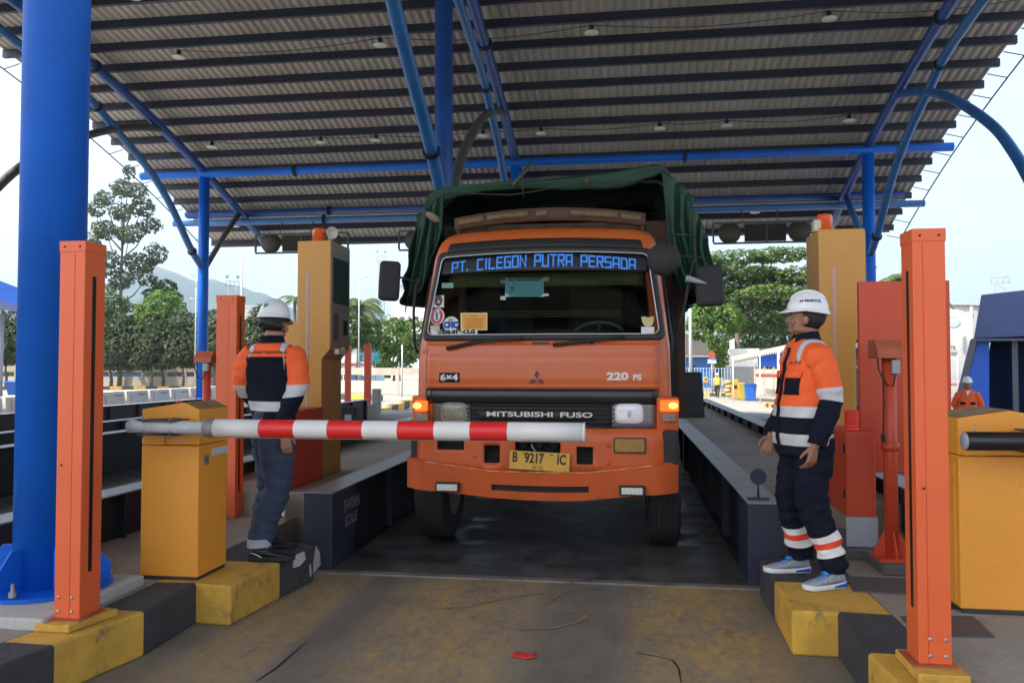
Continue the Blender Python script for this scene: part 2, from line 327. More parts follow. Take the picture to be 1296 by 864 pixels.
# islands
def plan(mb,poly,z0,z1,mi=0): mb.prism(poly,2,z0,z1,mi)
mb=MB(); plan(mb,[(-3.93,-6),(-3.2,-6),(-3.24,2.0),(-2.94,3.42),(-2.83,3.95),(-2.83,6.6),(-3.93,6.6)],.0,.238); mb.build('pavement',CONC,kind='structure',bevel=.008)
mb=MB(); plan(mb,[(1.40,-6),(3.3,-6),(3.3,3.0),(5.6,3.0),(5.6,6.7),(1.40,6.7)],.0,.238); mb.build('pavement',CONC,kind='structure',bevel=.008)
mb=MB(); mb.box((-3.93,6.6,0),(-2.47,22,.45)); mb.box((1.115,6.7,0),(2.20,22,.45)); mb.build('raised_walkway',CONCD if False else CONC,kind='structure',bevel=.01)
mb=MB(); mb.box((-9.0,5.6,0),(-7.4,23,.40)); mb.box((-13.8,6,0),(-12.4,23,.3)); mb.build('far_walkway',CONC,kind='structure')
# kerbs: cast blocks in turn yellow and black
def kerb(pieces):
    mb=MB()
    for poly,mi in pieces: plan(mb,poly,0,.24 if mi<2 else .243,mi)
    return mb
LK=[([(-3.2,-6),(-2.9,-6),(-2.95,2.0),(-2.66,3.42),(-2.94,3.42),(-3.24,2.0)],1),
    ([(-2.66,3.42),(-2.55,3.95),(-2.83,3.95),(-2.94,3.42)],0),
    ([(-2.55,3.95),(-2.56,4.49),(-2.83,4.49),(-2.83,3.95)],1),
    ([(-2.33,4.47),(-2.28,5.04),(-2.83,5.04),(-2.83,4.49),(-2.56,4.49)],0),
    ([(-2.28,5.04),(-2.225,5.48),(-2.26,5.58),(-2.35,5.63),(-2.83,5.63),(-2.83,5.04)],1)]
kerb(LK).build('kerb',[KYEL,KBLK],kind='structure',bevel=.018,seg=3)
RK=[([(.90,5.03),(1.40,5.03),(1.40,5.63),(.96,5.63),(.90,5.57)],1),
    ([(.885,4.45),(1.12,4.45),(1.40,4.45),(1.40,5.03),(.90,5.03)],0),
    ([(1.10,3.85),(1.40,3.85),(1.40,4.45),(1.12,4.45)],1),
    ([(1.12,3.25),(1.40,3.25),(1.40,3.85),(1.10,3.85)],0),
    ([(1.25,-6),(1.40,-6),(1.40,3.25),(1.12,3.25)],1)]
kerb(RK).build('kerb',[KYEL,KBLK],kind='structure',bevel=.018,seg=3)
# two flakes of bare plaster where the black kerb end is chipped
mb=MB()
for pp in ([(371,703),(384,697),(386,707),(378,716),(370,718)],[(399,690),(404,699),(405,714),(398,720),(392,729),(391,715),(397,706)]):
    vs=[]
    for x,y in pp:
        t=(y-690)/40; p=W(x,y,5.25 if pp[0][0]<380 else 5.50); vs.append(p)
    c=sum(vs,Vector())/len(vs)
    # lay them on the kerb's road face
    out=[]
    for p in vs:
        yy=p.y; d=ray(*pp[vs.index(p)]); 
        best=None
        for k in range(200):
            y0=4.9+k*.0045; q=CAMP+d*(y0/d.y); fx=-2.28+.125*(y0-5.04) if y0<5.48 else -2.225-.35*(y0-5.48)
            if best is None or abs(q.x-fx)<best[0]: best=(abs(q.x-fx),q)
        out.append(best[1]+Vector((.006,-.004,0)))
    mb.add(out,[tuple(range(len(out)))])
mb.build('kerb_chips',CHIP,kind='structure',solid=.004)
# ================================================================ weighbridges: deck and two flanged side beams each
FLANGE=pm('worn_flange',(.27,.27,.275),.42,metal=.35,vary=.3,vs=2.5,dirt=((.09,.085,.085),.35,3.5))
NAVY=pm('beam_navy',(.022,.025,.046),.55,vary=.25,vs=3,dirt=((.045,.042,.045),.2,5))
BEAMB=pm('beam_black',(.014,.015,.018),.6,vary=.3,vs=3)
def guard_beam(par,xa,xb,Y0,Y1,lane,h=.59):
    """steel side beam: closed navy end box, then web with stiffeners under a flat flange"""
    mb=MB(); xm=(xa+xb)/2
    mb.box((xa,Y0,0),(xb,Y0+.52,h-.012),0)
    mb.box((xm-.04,Y0+.52,.02),(xm+.04,Y1,h-.014),1)
    mb.box((xa,Y0+.5201,0),(xb,Y1,.02),1)
    y=Y0+1.6
    while y<Y1: mb.box((xa+.01,y,.021),(xb-.01,y+.02,h-.0145),1); y+=1.15
    b=mb.build('guard_beam',[NAVY,BEAMB],par,bevel=.004)
    fl=MB(); fl.box((xa-.004,Y0-.004,h-.012),(xb+.004,Y1,h)); fl.build('flange',FLANGE,b,bevel=.003)
    return b
def weighbridge(x0,x1,Y0,Y1,label,bw=.23,face=True):
    t=thing('weighbridge',label,'weighbridge',((x0+x1)/2,Y0,0),'weighbridges side by side under the canopy')
    mb=MB(); mb.box((x0,Y0,-.02),(x1,Y1,.006)); mb.build('deck',DECK,t)
    bl=guard_beam(t,x0-bw,x0,Y0,Y1,1); br=guard_beam(t,x1,x1+bw,Y0,Y1,-1)
    return t,bl,br
wb,bl,br=weighbridge(-2.2,.86,5.79,21.5,'dark wet weighbridge deck under the orange truck between two navy steel beams')
mb=MB()
put_text(mb,'EWINN',lambda x,y:Vector((-2.196,6.03+x,.435+y)),.13,.004,.85,align='LEFT')
put_text(mb,'SCALE',lambda x,y:Vector((-2.196,6.06+x,.315+y)),.12,.004,.85,align='LEFT')
mb.build('lettering',pm('faded_white',(.17,.17,.17),.7,vary=.5,vs=25),bl)
weighbridge(-7.25,-4.0,4.0,22,'empty weighbridge beyond the left worker, its nearest black beam edged in pale steel')
weighbridge(-12.3,-9.05,4.5,22,'farthest empty weighbridge at left, in front of the row of white blocks')
weighbridge(2.29+.12,5.7,6.2,24,'empty weighbridge at right behind the standing worker, its black beam ending in the sunlit yard')
# dark end box standing on the far end of the right beam
mb=MB(); mb.prism([(1.16,.46),(1.70,.46),(1.64,1.42),(1.20,1.42)],1,17.3,17.9); mb.build('end_box',BEAMB,loc=(1.4,17.6,.46),bevel=.01,label='tall black steel box at the far end of the beam right of the truck',cat='steel box')
# ================================================================ canopy: barrel roof on tube trusses
RR,YC=48.,9.
def rz(Y,za): return za-(RR-math.sqrt(RR*RR-(Y-YC)**2))
TX=(-13.4,-3.25,6.95); ZS=10.52; XL,XR=-15.75,9.1; YE=28.75
can=thing('canopy','large blue steel canopy with corrugated barrel roof over the toll lanes','canopy',(-3.25,14,0))
mb=MB(); NW=122; nu=NW*6; YB=-3.2; Ys=[YB+(YE-YB)*i/34 for i in range(35)]  # unseen roof end behind the camera, length set for front light and screen reflection
vs=[]
for Y in Ys:
    for i in range(nu+1):
        x=XL+(XR-XL)*i/nu; ph=(i%6)/6; k=(0,.15,.85,1,.85,.15)[i%6]
        vs.append((x,Y,rz(Y,ZS)+.048*k))
mb.add(vs,[(j*(nu+1)+i,j*(nu+1)+i+1,(j+1)*(nu+1)+i+1,(j+1)*(nu+1)+i) for j in range(34) for i in range(nu)],0,False)
mb.build('roof_sheet',SHEET,can,weld=False)
k=-24
while 18.04+.87*k<YE:
    Y=18.04+.87*k; z=rz(Y,ZS)
    mb=MB(); mb.box((XL-.02,Y-.035,z-.20),(XR+.05,Y+.035,z-.004)); mb.box((XL-.02,Y+.035,z-.20),(XR+.05,Y+.07,z-.186))
    mb.build('purlin',PURL,can); k+=1
def flange_ring(par,p,ax,r,m):
    mb=MB()
    for d in (-.03,.02): mb.lathe([(r*.9,d),(r*1.38,d),(r*1.38,d+.022),(r*.9,d+.022)],p,ax,16,0,False)
    for a in range(6):
        pass
    mb.build('flange_ring',m,par)
def sidept(px,py,X): d=ray(px,py); p=CAMP+d*(X/d.x); return (p.y,p.z)
low=[sidept(x,y,-13.4) for x,y in ((-35,0),(0,37),(107,120),(143,160),(187,213),(215,258),(240,312))]+[(23.55,4.75)]
knee=[(21.3,8.5),(20.1,8.17),(19.0,7.78),(17.9,7.27),(16.75,6.6),(15.85,5.98),(15.25,5.42),(14.75,4.85),(14.35,4.3)]
def smoothpath(P,n=6):
    P=[Vector((0,)+tuple(p)) for p in P]; out=[]
    for i in range(len(P)-1):
        a=P[max(i-1,0)];b=P[i];c=P[i+1];d=P[min(i+2,len(P)-1)]
        for t in range(n):
            t/=n; out.append(.5*((2*b)+(c-a)*t+(2*a-5*b+4*c-d)*t*t+(3*b-a-3*c+d)*t**3))
    return out+[P[-1]]
for X in TX:
    pth=[(X,Y,rz(Y,10.12)) for Y in [-3.0+i*1.0 for i in range(31)]+[28.4]]
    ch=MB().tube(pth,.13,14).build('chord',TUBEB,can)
    p=Vector((X,18.3,rz(18.3,10.12))); flange_ring(ch,p,(0,1,-.2),.13,PURL)
    st=MB().tube([(X,p.y,p.z) for p in smoothpath(low)],.105,12).build('strut',SKYB,can)
    q=smoothpath(low); flange_ring(st,(X,q[-6].y,q[-6].z),(q[-5]-q[-7]),.105,PURL); flange_ring(st,(X,q[14].y,q[14].z),(q[15]-q[13]),.105,PURL)
    MB().tube([(X,p.y,p.z) for p in smoothpath(knee)],.10,12).build('knee_brace',GREYT if X<0 else SKYB,can)
    MB().tube([(X,23.8,4.7),(X,25.0,5.95),(X,26.1,6.95)],.09,12).build('strut',GREYT if X<-5 else SKYB,can)
    st=MB().tube([(X,p.y,p.z) for p in smoothpath([(13.9,4.6),(12.7,5.5),(10.8,6.75),(9,8.4),(7.6,9.95)])],.115,12).build('strut',SKYB,can)
    flange_ring(st,(X,13.1,5.2),(0,-1.2,.9),.115,PURL)
    for Y in (14.,23.7):
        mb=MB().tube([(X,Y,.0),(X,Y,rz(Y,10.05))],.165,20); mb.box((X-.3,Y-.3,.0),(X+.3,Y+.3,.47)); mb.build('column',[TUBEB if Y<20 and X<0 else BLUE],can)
for Y,z,x0,x1,m in ((23.62,7.72,-15.55,9.2,TUBEB),(26.55,7.02,-15.7,8.85,TUBEB),(26.1,6.62,-15.9,9.3,SKYB)):
    tt=MB().tube([(x0,Y,z),(x1,Y,z)],.125 if Y<24 else .11,14).build('tie_tube',BLUE if Y<24 else m,can)
    for xx in (-10.3,1.8): flange_ring(tt,(xx,Y,z),(1,0,0),.125,PURL)
for X,s in ((XL,-1),(XR,1)):
    mb=MB(); P=[(X+s*.45,Y,rz(Y,ZS-.18)) for Y in [YB+i*.87 for i in range(40)] if Y<YE+.5]; mb.tube(P,.02,6)
    for p in P: mb.tube([p,(X-s*.02,p[1],p[2]+.12)],.014,5)
    mb.build('edge_rail',PURL,can)
mb=MB(); mb.box((XL,YE,rz(YE,ZS)-.10),(XR,YE+.03,rz(YE,ZS)+.06)); mb.build('eave_trim',GREYT,can)
def wire(Y,z,xs_):
    mb=MB()
    for a,b in zip(xs_[:-1],xs_[1:]): mb.tube([(a+(b-a)*t/8,Y,z-.18*math.sin(math.pi*t/8)*((b-a)/5.2)) for t in range(9)],.012,5)
    mb.build('cable',GREYT,can)
wire(18.1,rz(18.1,ZS)-.24,[-10.97,-5.77,-.71,4.53,8.5]); wire(22.4,rz(22.4,ZS)-.24,[-12.42,-8.95,-7.24,-4.03,-2.33,1.02,2.85,6.09])
# foreground column with finned foot on its pad
mb=MB().tube([(-3.24,4.1,.302),(-3.24,4.1,rz(4.1,10.05))],.172,40,0,True); col=mb.build('column',BLUE,can)
for a in (20,80,140,200,260,320):
    c,s=math.cos(R(a)),math.sin(R(a)); M=Matrix.Translation((-3.24,4.1,.302))@Matrix.Rotation(R(a),4,'Z')
    mb=MB(); mb.add([M@Vector(p) for y in (-.008,.008) for p in ((.165,y,.03),(.33,y,.03),(.33,y,.12),(.23,y,.25),(.165,y,.25))],[(4,3,2,1,0),(5,6,7,8,9),(0,1,6,5),(1,2,7,6),(2,3,8,7),(3,4,9,8),(4,0,5,9)])
    mb.build('gusset',BLUE,col,bevel=.003)
    mb=MB(); p=M@Vector((.29,.09,0)); mb.lathe([(0,0),(.02,0),(.02,.03),(.010,.03),(.010,.07),(0,.07)],(p.x,p.y,.331),n=8,smooth=False); mb.build('anchor_bolt',BOLT,col)
mb=MB(); mb.lathe([(.0,0),(.335,0),(.335,.022),(0,.022)],(-3.24,4.1,.302),n=32,smooth=False); mb.build('base_plate',BLUE,col)
mb=MB(); mb.box((-3.92,3.58,.236),(-2.85,4.42,.30)); mb.build('footing',CONCL,kind='structure',bevel=.012)
# lamps
LAMPM=pm('lamp_white',(.7,.7,.67),.35,vary=.06)
lamps=[]
def lamp(x,Y,label,tilt=0,drop=.42):
    z=rz(Y,ZS)-drop; t=thing('canopy_lamp',label,'lamp',(x,Y,z),'dish lamps hung under the canopy roof')
    MB().lathe([(.0,.0),(.15,-.0),(.165,.012),(.15,.03),(.06,.06),(.05,.06)],(x,Y,z),n=20).build('dish',LAMPM,t)
    MB().lathe([(.055,.06),(.055,.17),(.03,.18),(.012,.2),(.012,drop-.2)],(x,Y,z),n=12).build('housing',BLACK,t)
    if tilt: t.rotation_euler.y=R(tilt)
for r,(Y,xx,nm) in enumerate(((18.12,(-10.97,-5.77,-.71,4.53),'front row high under the canopy'),(22.38,(-12.42,-8.95,-7.24,-4.03,-2.33,1.02,2.85,6.09),'middle row under the canopy'),(26.95,(-14.02,4.32,7.63),'back row by the low roof edge'))):
    for i,x in enumerate(xx):
        o=('leftmost','second from left','third from left','fourth from left','fifth from left','sixth from left','seventh from left','eighth from left')[i]
        if i==len(xx)-1: o='rightmost'
        lamp(x,Y,'white dish lamp, %s of the %s'%(o,nm))
lamp(-10.62,15.78,'white dish lamp at the top edge near the thick blue column, nearest of all')
lamp(7.35,17.6,'white dish lamp tilted outward beside the right end truss',25)
# ================================================================ light-curtain pillars
SLOT=pm('slot_black',(.008,.008,.009),.35)
def pillar(label,x0,x1,y0,y1,z0,z1,slot_side,base=True):
    t=thing('sensor_pillar',label,'pillar',((x0+x1)/2,(y0+y1)/2,.24),'orange sensor pillars')
    mb=MB(); mb.box((x0,y0,z0),(x1,y1,z1-.0)); b=mb.build('casing',ORANGE,t,bevel=.004)
    mb=MB(); mb.box((x0-.003,y0-.003,z1-.05),(x1+.003,y1+.003,z1+.006)); mb.build('cap',ORANGE,b,bevel=.003)
    xs_=x1 if slot_side>0 else x0; s=slot_side; ym=(y0+y1)/2-.008
    mb=MB(); mb.box((xs_-.01*s,ym-.013,z0+.22),(xs_+.0025*s,ym+.013,z1-.17)); mb.build('slot',SLOT,t)
    mb=MB(); xm=x0+(x1-x0)*(.60 if s>0 else .30); mb.box((xm-.0012,y0-.0015,z0+.005),(xm+.0012,y0+.004,z1-.055)); mb.build('seam',ORDARK,t)
    for px in (.18,.70):
        for pz in (.035,.105):
            xx=x0+(x1-x0)*px if s>0 else x1-(x1-x0)*px*.9-.004; MB().lathe([(0,0),(.0085,0),(.0085,.005),(.004,.007),(0,.007)],(xx,y0-.0,z0+pz),(0,-1,0),8,0,False).build('bolt',BOLT,t)
    for pz in (z1-.024,z0+.52*(z1-z0)-.22): MB().lathe([(0,0),(.006,0),(.005,.003),(0,.004)],(x0+(x1-x0)*(.2 if s>0 else .22),y0-.003,pz),(0,-1,0),8).build('screw',DSTEEL,t)
    MB().lathe([(0,0),(.006,0),(.005,.003),(0,.004)],(x0+(x1-x0)*.8,y0-.003,z1-.024),(0,-1,0),8).build('screw',DSTEEL,t)
    if base:
        mb=MB(); mb.box((x0-.03,y0-.03,z0-.006),(x1+.02,y1+.02,z0)); mb.build('foot_plate',pm('rusty_orange',(.36,.10,.04),.7,vary=.3,vs=12),t)
    return t
pillar('tall orange sensor pillar with black slot beside the thick blue column',-2.845,-2.705,3.65,3.81,.285,2.18,1)
pillar('tall orange sensor pillar with black slot in front of the right yellow barrier cabinet',1.232,1.365,3.60,3.745,.29,2.135,-1)
mb=MB(); mb.prism([(-2.89,3.57),(-2.70,3.57),(-2.635,3.86),(-2.86,3.90)],2,.242,.278); mb.build('pillar_plinth',KYEL,kind='structure',bevel=.006)
mb=MB(); mb.prism([(1.195,3.50),(1.40,3.50),(1.40,3.80),(1.20,3.80)],2,.244,.283); mb.build('pillar_plinth',[KYEL],kind='structure',bevel=.006)
pillar('orange sensor pillar behind the worker with his back turned',-3.52,-3.33,6.45,6.60,.24,2.16,1,False)
# cable hood on a short post left of that pillar
def hood_post(label,x,y,zb,zt,s=1.,block=True):
    t=thing('cable_post',label,'post',(x,y,zb))
    r=.043*s
    MB().tube([(x,y,zb+.02),(x,y,zt)],r,16).build('pole',ORDARK,t)
    mb=MB(); w=.10*s; d=.10*s
    mb.prism([(y-d,zt-.02),(y+d,zt-.02),(y+d,zt+.10*s),(y-d*.3,zt+.10*s),(y-d,zt+.03*s)],0,x-w,x+w,0); mb.build('hood',pm('hood_top',(.42,.10,.045),.6,vary=.25,vs=8,dirt=((.13,.10,.08),.35,5)),t,bevel=.003)
    mb=MB(); mb.lathe([(r+.004,0),(r+.014,.005),(r+.014,.05),(r+.004,.055)],(x,y,zt-.62*s),n=16); mb.box((x+r,y-.015,zt-.61*s),(x+r+.035,y+.015,zt-.57*s)); mb.build('pipe_clamp',ORDARK,t)
    mb=MB(); mb.box((x-.005,y-r-.035,zt-.12*s),(x+.045,y-r-.0,zt-.03*s)); mb.build('junction_box',GREYP,t,bevel=.004)
    MB().tube([(x+.02,y-r-.02,zt-.12*s),(x+.0,y-r-.03,zt-.20*s),(x-.04,y-r-.03,zt-.19*s),(x-.085,y-r-.02,zt-.09*s),(x-.085,y-r-.01,zt-.02*s)],.005,6).build('cable',BLACK,t)
    MB().tube([(x-.06,y-r-.02,zt-.02),(x-.055,y-r-.03,zt-.3*s),(x-.065,y-r-.03,zt-.5*s)],.004,6).build('cable',BLACK,t)
    MB().ell((x-.065,y-r-.03,zt-.53*s),(.014,.014,.03)).build('cable_plug',BLACK,t)
    mb=MB(); mb.box((x-.11*s,y-.11*s,zb),(x+.11*s,y+.11*s,zb+.02))
    for a in (0,90,180,270):
        M=Matrix.Translation((x,y,zb+.02))@Matrix.Rotation(R(a),4,'Z'); mb.add([M@Vector(p) for yy in (-.006,.006) for p in ((r*.9,yy,0),(.11*s,yy,0),(.11*s,yy,.03),(r*1.05,yy,.16*s),(r*.9,yy,.16*s))],[(4,3,2,1,0),(5,6,7,8,9),(0,1,6,5),(1,2,7,6),(2,3,8,7),(3,4,9,8),(4,0,5,9)])
    mb.build('gusset_foot',ORDARK,t)
    return t
mb=MB(); mb.box((1.60,5.27,.238),(1.98,5.72,.305)); mb.build('concrete_block',CONCD,kind='structure',bevel=.012)
hood_post('orange post with a cable hood on a concrete block, in front of the red board',1.71,5.45,.305,1.62)
hood_post('orange post with a cable hood standing behind the left barrier cabinet',-3.63,6.5,.24,1.60,.8)
# big red board behind the right pillar
t=thing('display_board','large flat red steel board standing behind the right sensor pillar','board',(1.98,5.95,.24))
mb=MB(); mb.box((1.655,5.90,.80),(2.262,5.95,2.15)); mb.build('panel',ORDARK,t,bevel=.006)
mb=MB(); mb.box((2.06,5.952,.24),(2.16,6.03,2.0)); mb.build('post',ORDARK,t)
# grey meter box by the left kiosk is built with the kiosk below
# ================================================================ barrier gates
GREYARM=pm('arm_grey',(.52,.52,.52),.5,vary=.15,vs=8,dirt=((.25,.22,.2),.25,14))
ARMW=pm('arm_white',(.72,.70,.66),.45,vary=.06,vs=6,dirt=((.42,.38,.33),.18,12)); ARMR=pm('arm_red',(.72,.02,.018),.4,vary=.08,vs=5,dirt=((.45,.08,.06),.1,14))
HOODTOP=pm('cabinet_top_dusty',(.30,.19,.075),.7,vary=.2,vs=4,dirt=((.13,.11,.09),.5,3))
def cabinet(par,x0,x1,y0,y1,z0,zs,zt,pk=.74):
    mb=MB(); mb.box((x0,y0,z0+.02),(x1,y1,zs-.004)); c=mb.build('cabinet_body',YEL,par,bevel=.008)
    mb=MB(); mb.box((x0+.006,y0+.006,z0),(x1-.006,y1-.006,z0+.02)); mb.build('plinth_frame',DSTEEL,par)
    xm=x0+(x1-x0)*pk-.02; ze=zt-.042
    mb=MB(); mb.prism([(x0,zs),(x1,zs),(x1,ze),(xm+.02,zt),(x0,ze)],1,y0,y1,0); h=mb.build('lid',[YEL],par,bevel=.006)
    mb=MB()
    n=Vector((-(zt-ze),0,-(xm+.02-x0)));
    for (xa,za,xb,zb) in ((x0,ze,xm+.02,zt),(xm+.02,zt,x1,ze)):
        mb.add([(xa,y0+.004,za+.003),(xb,y0+.004,zb+.003),(xb,y1-.004,zb+.003),(xa,y1-.004,za+.003)],[(0,1,2,3)])
    mb.build('lid_top',HOODTOP,h)
    mb=MB(); mb.box((x0+.02,y0-.012,zs-.0),(x0+.16,y0,zs+.085)); mb.build('hinge_box',YEL,h,bevel=.003)
    return c,h
t=thing('barrier_gate','yellow barrier cabinet at left carrying the lowered red and white boom','barrier',(-2.77,4.7,.24))
c,h=cabinet(t,-2.965,-2.585,4.545,4.90,.24,1.065,1.325)
mb=MB(); mb.box((-2.587,4.60,.935),(-2.582,4.665,1.0)); mb.build('lock',BOLT,t); mb=MB(); mb.box((-2.587,4.61,.95),(-2.5795,4.655,.985)); mb.build('lock_badge',pm('lock_green',(.10,.16,.06),.5,vary=.3,vs=40),t)
mb=MB(); mb.box((-2.586,4.70,.985),(-2.581,4.895,1.03)); mb.build('label_strip',pm('strip_pale',(.55,.58,.60),.4,vary=.1),t)
AY=4.38; AZ=1.185
arm=MB(); arm.tube([(-2.925,AY,AZ+.004),(-2.35,AY,AZ-.002)],.0385,18); a=arm.build('boom_tube',GREYARM,t)
MB().lathe([(.0,0),(.0385,0),(.041,.004),(.041,.012),(0,.014)],(-2.925,AY,AZ+.004),(-1,0,0),16).build('tube_cap',pm('cap_dull',(.35,.36,.37),.5),a)
pr=[270,331,375,417,461,505,551,596,643,738]; xs2=[W(p,545,AY).x for p in pr]
for i in range(9):
    MB().tube([(xs2[i],AY,AZ),(xs2[i+1],AY,AZ)],.0525,24,0,i in (0,8)).build('boom_stripe',ARMR if i%2 else ARMW,t)
MB().lathe([(.0,0),(.052,0),(.0555,.004),(.0555,.01),(.0,.012)],(xs2[-1],AY,AZ),(1,0,0),24).build('boom_end',ARMW,t)
MB().lathe([(.04,-.05),(.0535,-.045),(.0555,-.03),(.0555,.01),(.053,.015)],(xs2[0],AY,AZ),(1,0,0),20).build('sleeve',pm('sleeve_worn',(.26,.25,.24),.6,vary=.35,vs=25,metal=.4),t)
for dx0,dx1 in ((-2.86,-2.62),):
    mb=MB(); mb.box((dx0,AY-.045,AZ+.040),(dx1,AY+.12,AZ+.046)); mb.box((dx0,AY-.045,AZ-.048),(dx1,AY+.12,AZ-.042)); mb.box((-2.78,AY+.05,AZ-.048),(-2.70,4.546,AZ+.046)); mb.build('clamp_bracket',DSTEEL,t,bevel=.002)
    for bx in (-2.83,-2.66):
        MB().tube([(bx,AY-.03,AZ-.06),(bx,AY-.03,AZ+.065)],.005,6).build('clamp_bolt',BOLT,t)
mb=MB(); mb.box((xs2[0],AY-.004,AZ-.0565),(xs2[-1],AY+.01,AZ-.0525)); mb.build('rubber_edge',pm('edge_dirty',(.30,.26,.22),.8),t)
t=thing('barrier_gate','yellow barrier cabinet at the right edge with a black boom end','barrier',(1.98,4.7,.24))
cabinet(t,1.765,2.24,4.53,4.95,.243,1.075,1.315,.55)
mb=MB(); mb.box((1.76,4.58,.30),(1.766,4.90,1.03)); mb.build('door',YEL,t,bevel=.002)
BARM=pm('boom_black',(.015,.015,.016),.35,vary=.4,vs=6)
MB().tube([(1.735,4.36,1.165),(5.3,4.36,1.18)],.048,24).build('boom_tube',BARM,t)
MB().lathe([(0,0),(.044,0),(.046,.006),(.040,.012),(0,.013)],(1.735,4.36,1.165),(-1,0,0),24).build('boom_end',pm('end_grey',(.36,.39,.42),.5,vary=.15,vs=20),t)
mb=MB(); mb.box((2.03,4.30,1.216),(2.35,4.50,1.222)); mb.box((2.03,4.30,1.104),(2.35,4.50,1.110)); mb.box((2.1,4.42,1.104),(2.2,4.531,1.222)); mb.build('clamp_bracket',DSTEEL,t)
MB().tube([(1.782,4.36,1.20),(1.782,4.36,1.25)],.005,6).build('clamp_bolt',BOLT,t)
mb=MB(); mb.box((1.7,4.6,.2385),(3.1,5.1,.2425)); mb.build('floor_plate',DSTEEL,loc=(2.4,4.8,.2385),label='dark steel floor sheet under the right barrier cabinet',cat='steel plate')
for nm,pp in (('grey steel cover plate on the pavement beside the standing worker',[(1.36,5.20),(1.75,5.20),(1.72,4.86),(1.31,4.86)]),('grey steel cover plate at the foot of the right sensor pillar',[(1.425,4.42),(1.80,4.47),(1.77,4.15),(1.405,4.12)])):
    mb=MB(); mb.prism(pp,2,.2385,.247); mb.build('cover_plate',pm('cover_steel',(.085,.083,.085),.6,metal=.2,vary=.2,vs=6,dirt=((.15,.13,.11),.3,5)),loc=(pp[0][0],pp[0][1],.2385),label=nm,cat='cover plate',bevel=.003)
# ================================================================ ticket kiosks
KPAN=pm('kiosk_panel',(.33,.30,.27),.45,vary=.1,vs=3,dirt=((.2,.16,.12),.2,5)); KDARK=pm('kiosk_shade_brown',(.28,.13,.035),.5,vary=.12,vs=2)
STRIPE=pm('kiosk_stripe',(.42,.37,.35),.4,vary=.1,vs=4); STRIPER=pm('kiosk_stripe_pink',(.55,.34,.27),.4,vary=.12,vs=1.2)
BEACON=pm('beacon_amber',(.75,.11,.02),.25,vary=.15,vs=20,coat=.4); HORN=pm('horn_cream',(.60,.56,.45),.5,vary=.1)
def kiosk(label,x0,y0,w,ov,d,z0,zk,zt,stripe,detail):
    t=thing('ticket_kiosk',label,'kiosk',(x0+w/2,y0+d/2,z0),'yellow ticket kiosks')
    x1=x0+w
    mb=MB(); mb.prism([(x0,z0),(x1,z0),(x1,zk),(x1+ov,zk+.10),(x1+ov,zt),(x0,zt)],1,y0,y0+d,0); b=mb.build('body',KIOSK,t,bevel=.010)
    mb=MB(); mb.box((x1+ov,y0+.015,zk+.13),(x1+ov+.006,y0+d-.015,zt-.02)); mb.build('terminal_panel',KPAN,t,bevel=.003)
    mb=MB(); mb.box((x1+ov+.006,y0+.05,zt-.62),(x1+ov+.0105,y0+d-.05,zt-.16)); mb.build('screen',GLASSD,t,bevel=.002)
    mb=MB(); mb.box((x1+ov+.006,y0+.07,zt-1.0),(x1+ov+.011,y0+.20,zt-.72)); mb.build('ticket_slot',pm('slot_dull',(.10,.09,.085),.5),t)
    mb=MB(); mb.box((x1+ov+.006,y0+d-.2,zt-.93),(x1+ov+.011,y0+d-.09,zt-.78)); mb.build('card_reader',BLACK,t)
    mb=MB(); mb.box((x1+ov+.006,y0+.10,zt-1.13),(x1+ov+.05,y0+.26,zt-1.08)); mb.ell((x1+ov+.02,y0+.3,zt-1.10),(.03,.05,.04)); mb.build('receipt_tray',WHITE,t)
    mb=MB(); xs_=x0+w*.42; mb.box((xs_-.014,y0-.004,z0+.15),(xs_+.014,y0+.004,zt-.32)); mb.build('stripe',stripe,t,bevel=.003)
    bx=x0+w*(.62 if detail else .30); by=y0+.16
    MB().lathe([(.085,0),(.085,.02),(.07,.022),(.068,.12),(.06,.145),(0,.15)],(bx,by,zt+.002),n=20).build('beacon',BEACON,t)
    if not detail:
        mb=MB(); mb.box((x0-.01,y0+.1,zt),(x0+.05,y0+.2,zt+.10)); mb.build('alarm_box',HORN,t,bevel=.01); return t
    mb=MB().lathe([(.02,0),(.025,.04),(.04,.07),(.060,.09),(.062,.095),(.05,.09),(.03,.06),(0,.055)],(x1+.0,y0+.20,zt+.095),(.55,-.83,0),18); mb.box((x1-.02,y0+.19,zt),(x1+.01,y0+.24,zt+.08)); mb.build('horn_speaker',HORN,t)
    return t
kL=kiosk('tall yellow ticket kiosk with a dark screen behind the left worker',-3.235,7.5,.265,.085,.55,.45,1.62,2.80,STRIPE,True)
mb=MB(); mb.box((-3.42,7.62,1.70),(-3.2355,7.74,2.0)); mb.build('meter_box',KIOSK,kL,bevel=.004); mb=MB(); mb.box((-3.36,7.612,1.60),(-3.28,7.62,1.72)); mb.build('meter_cover',GREYP,kL)
kR=kiosk('tall yellow ticket kiosk behind the right worker',1.595,6.8,.285,.085,.45,.45,1.75,2.68,STRIPER,False)
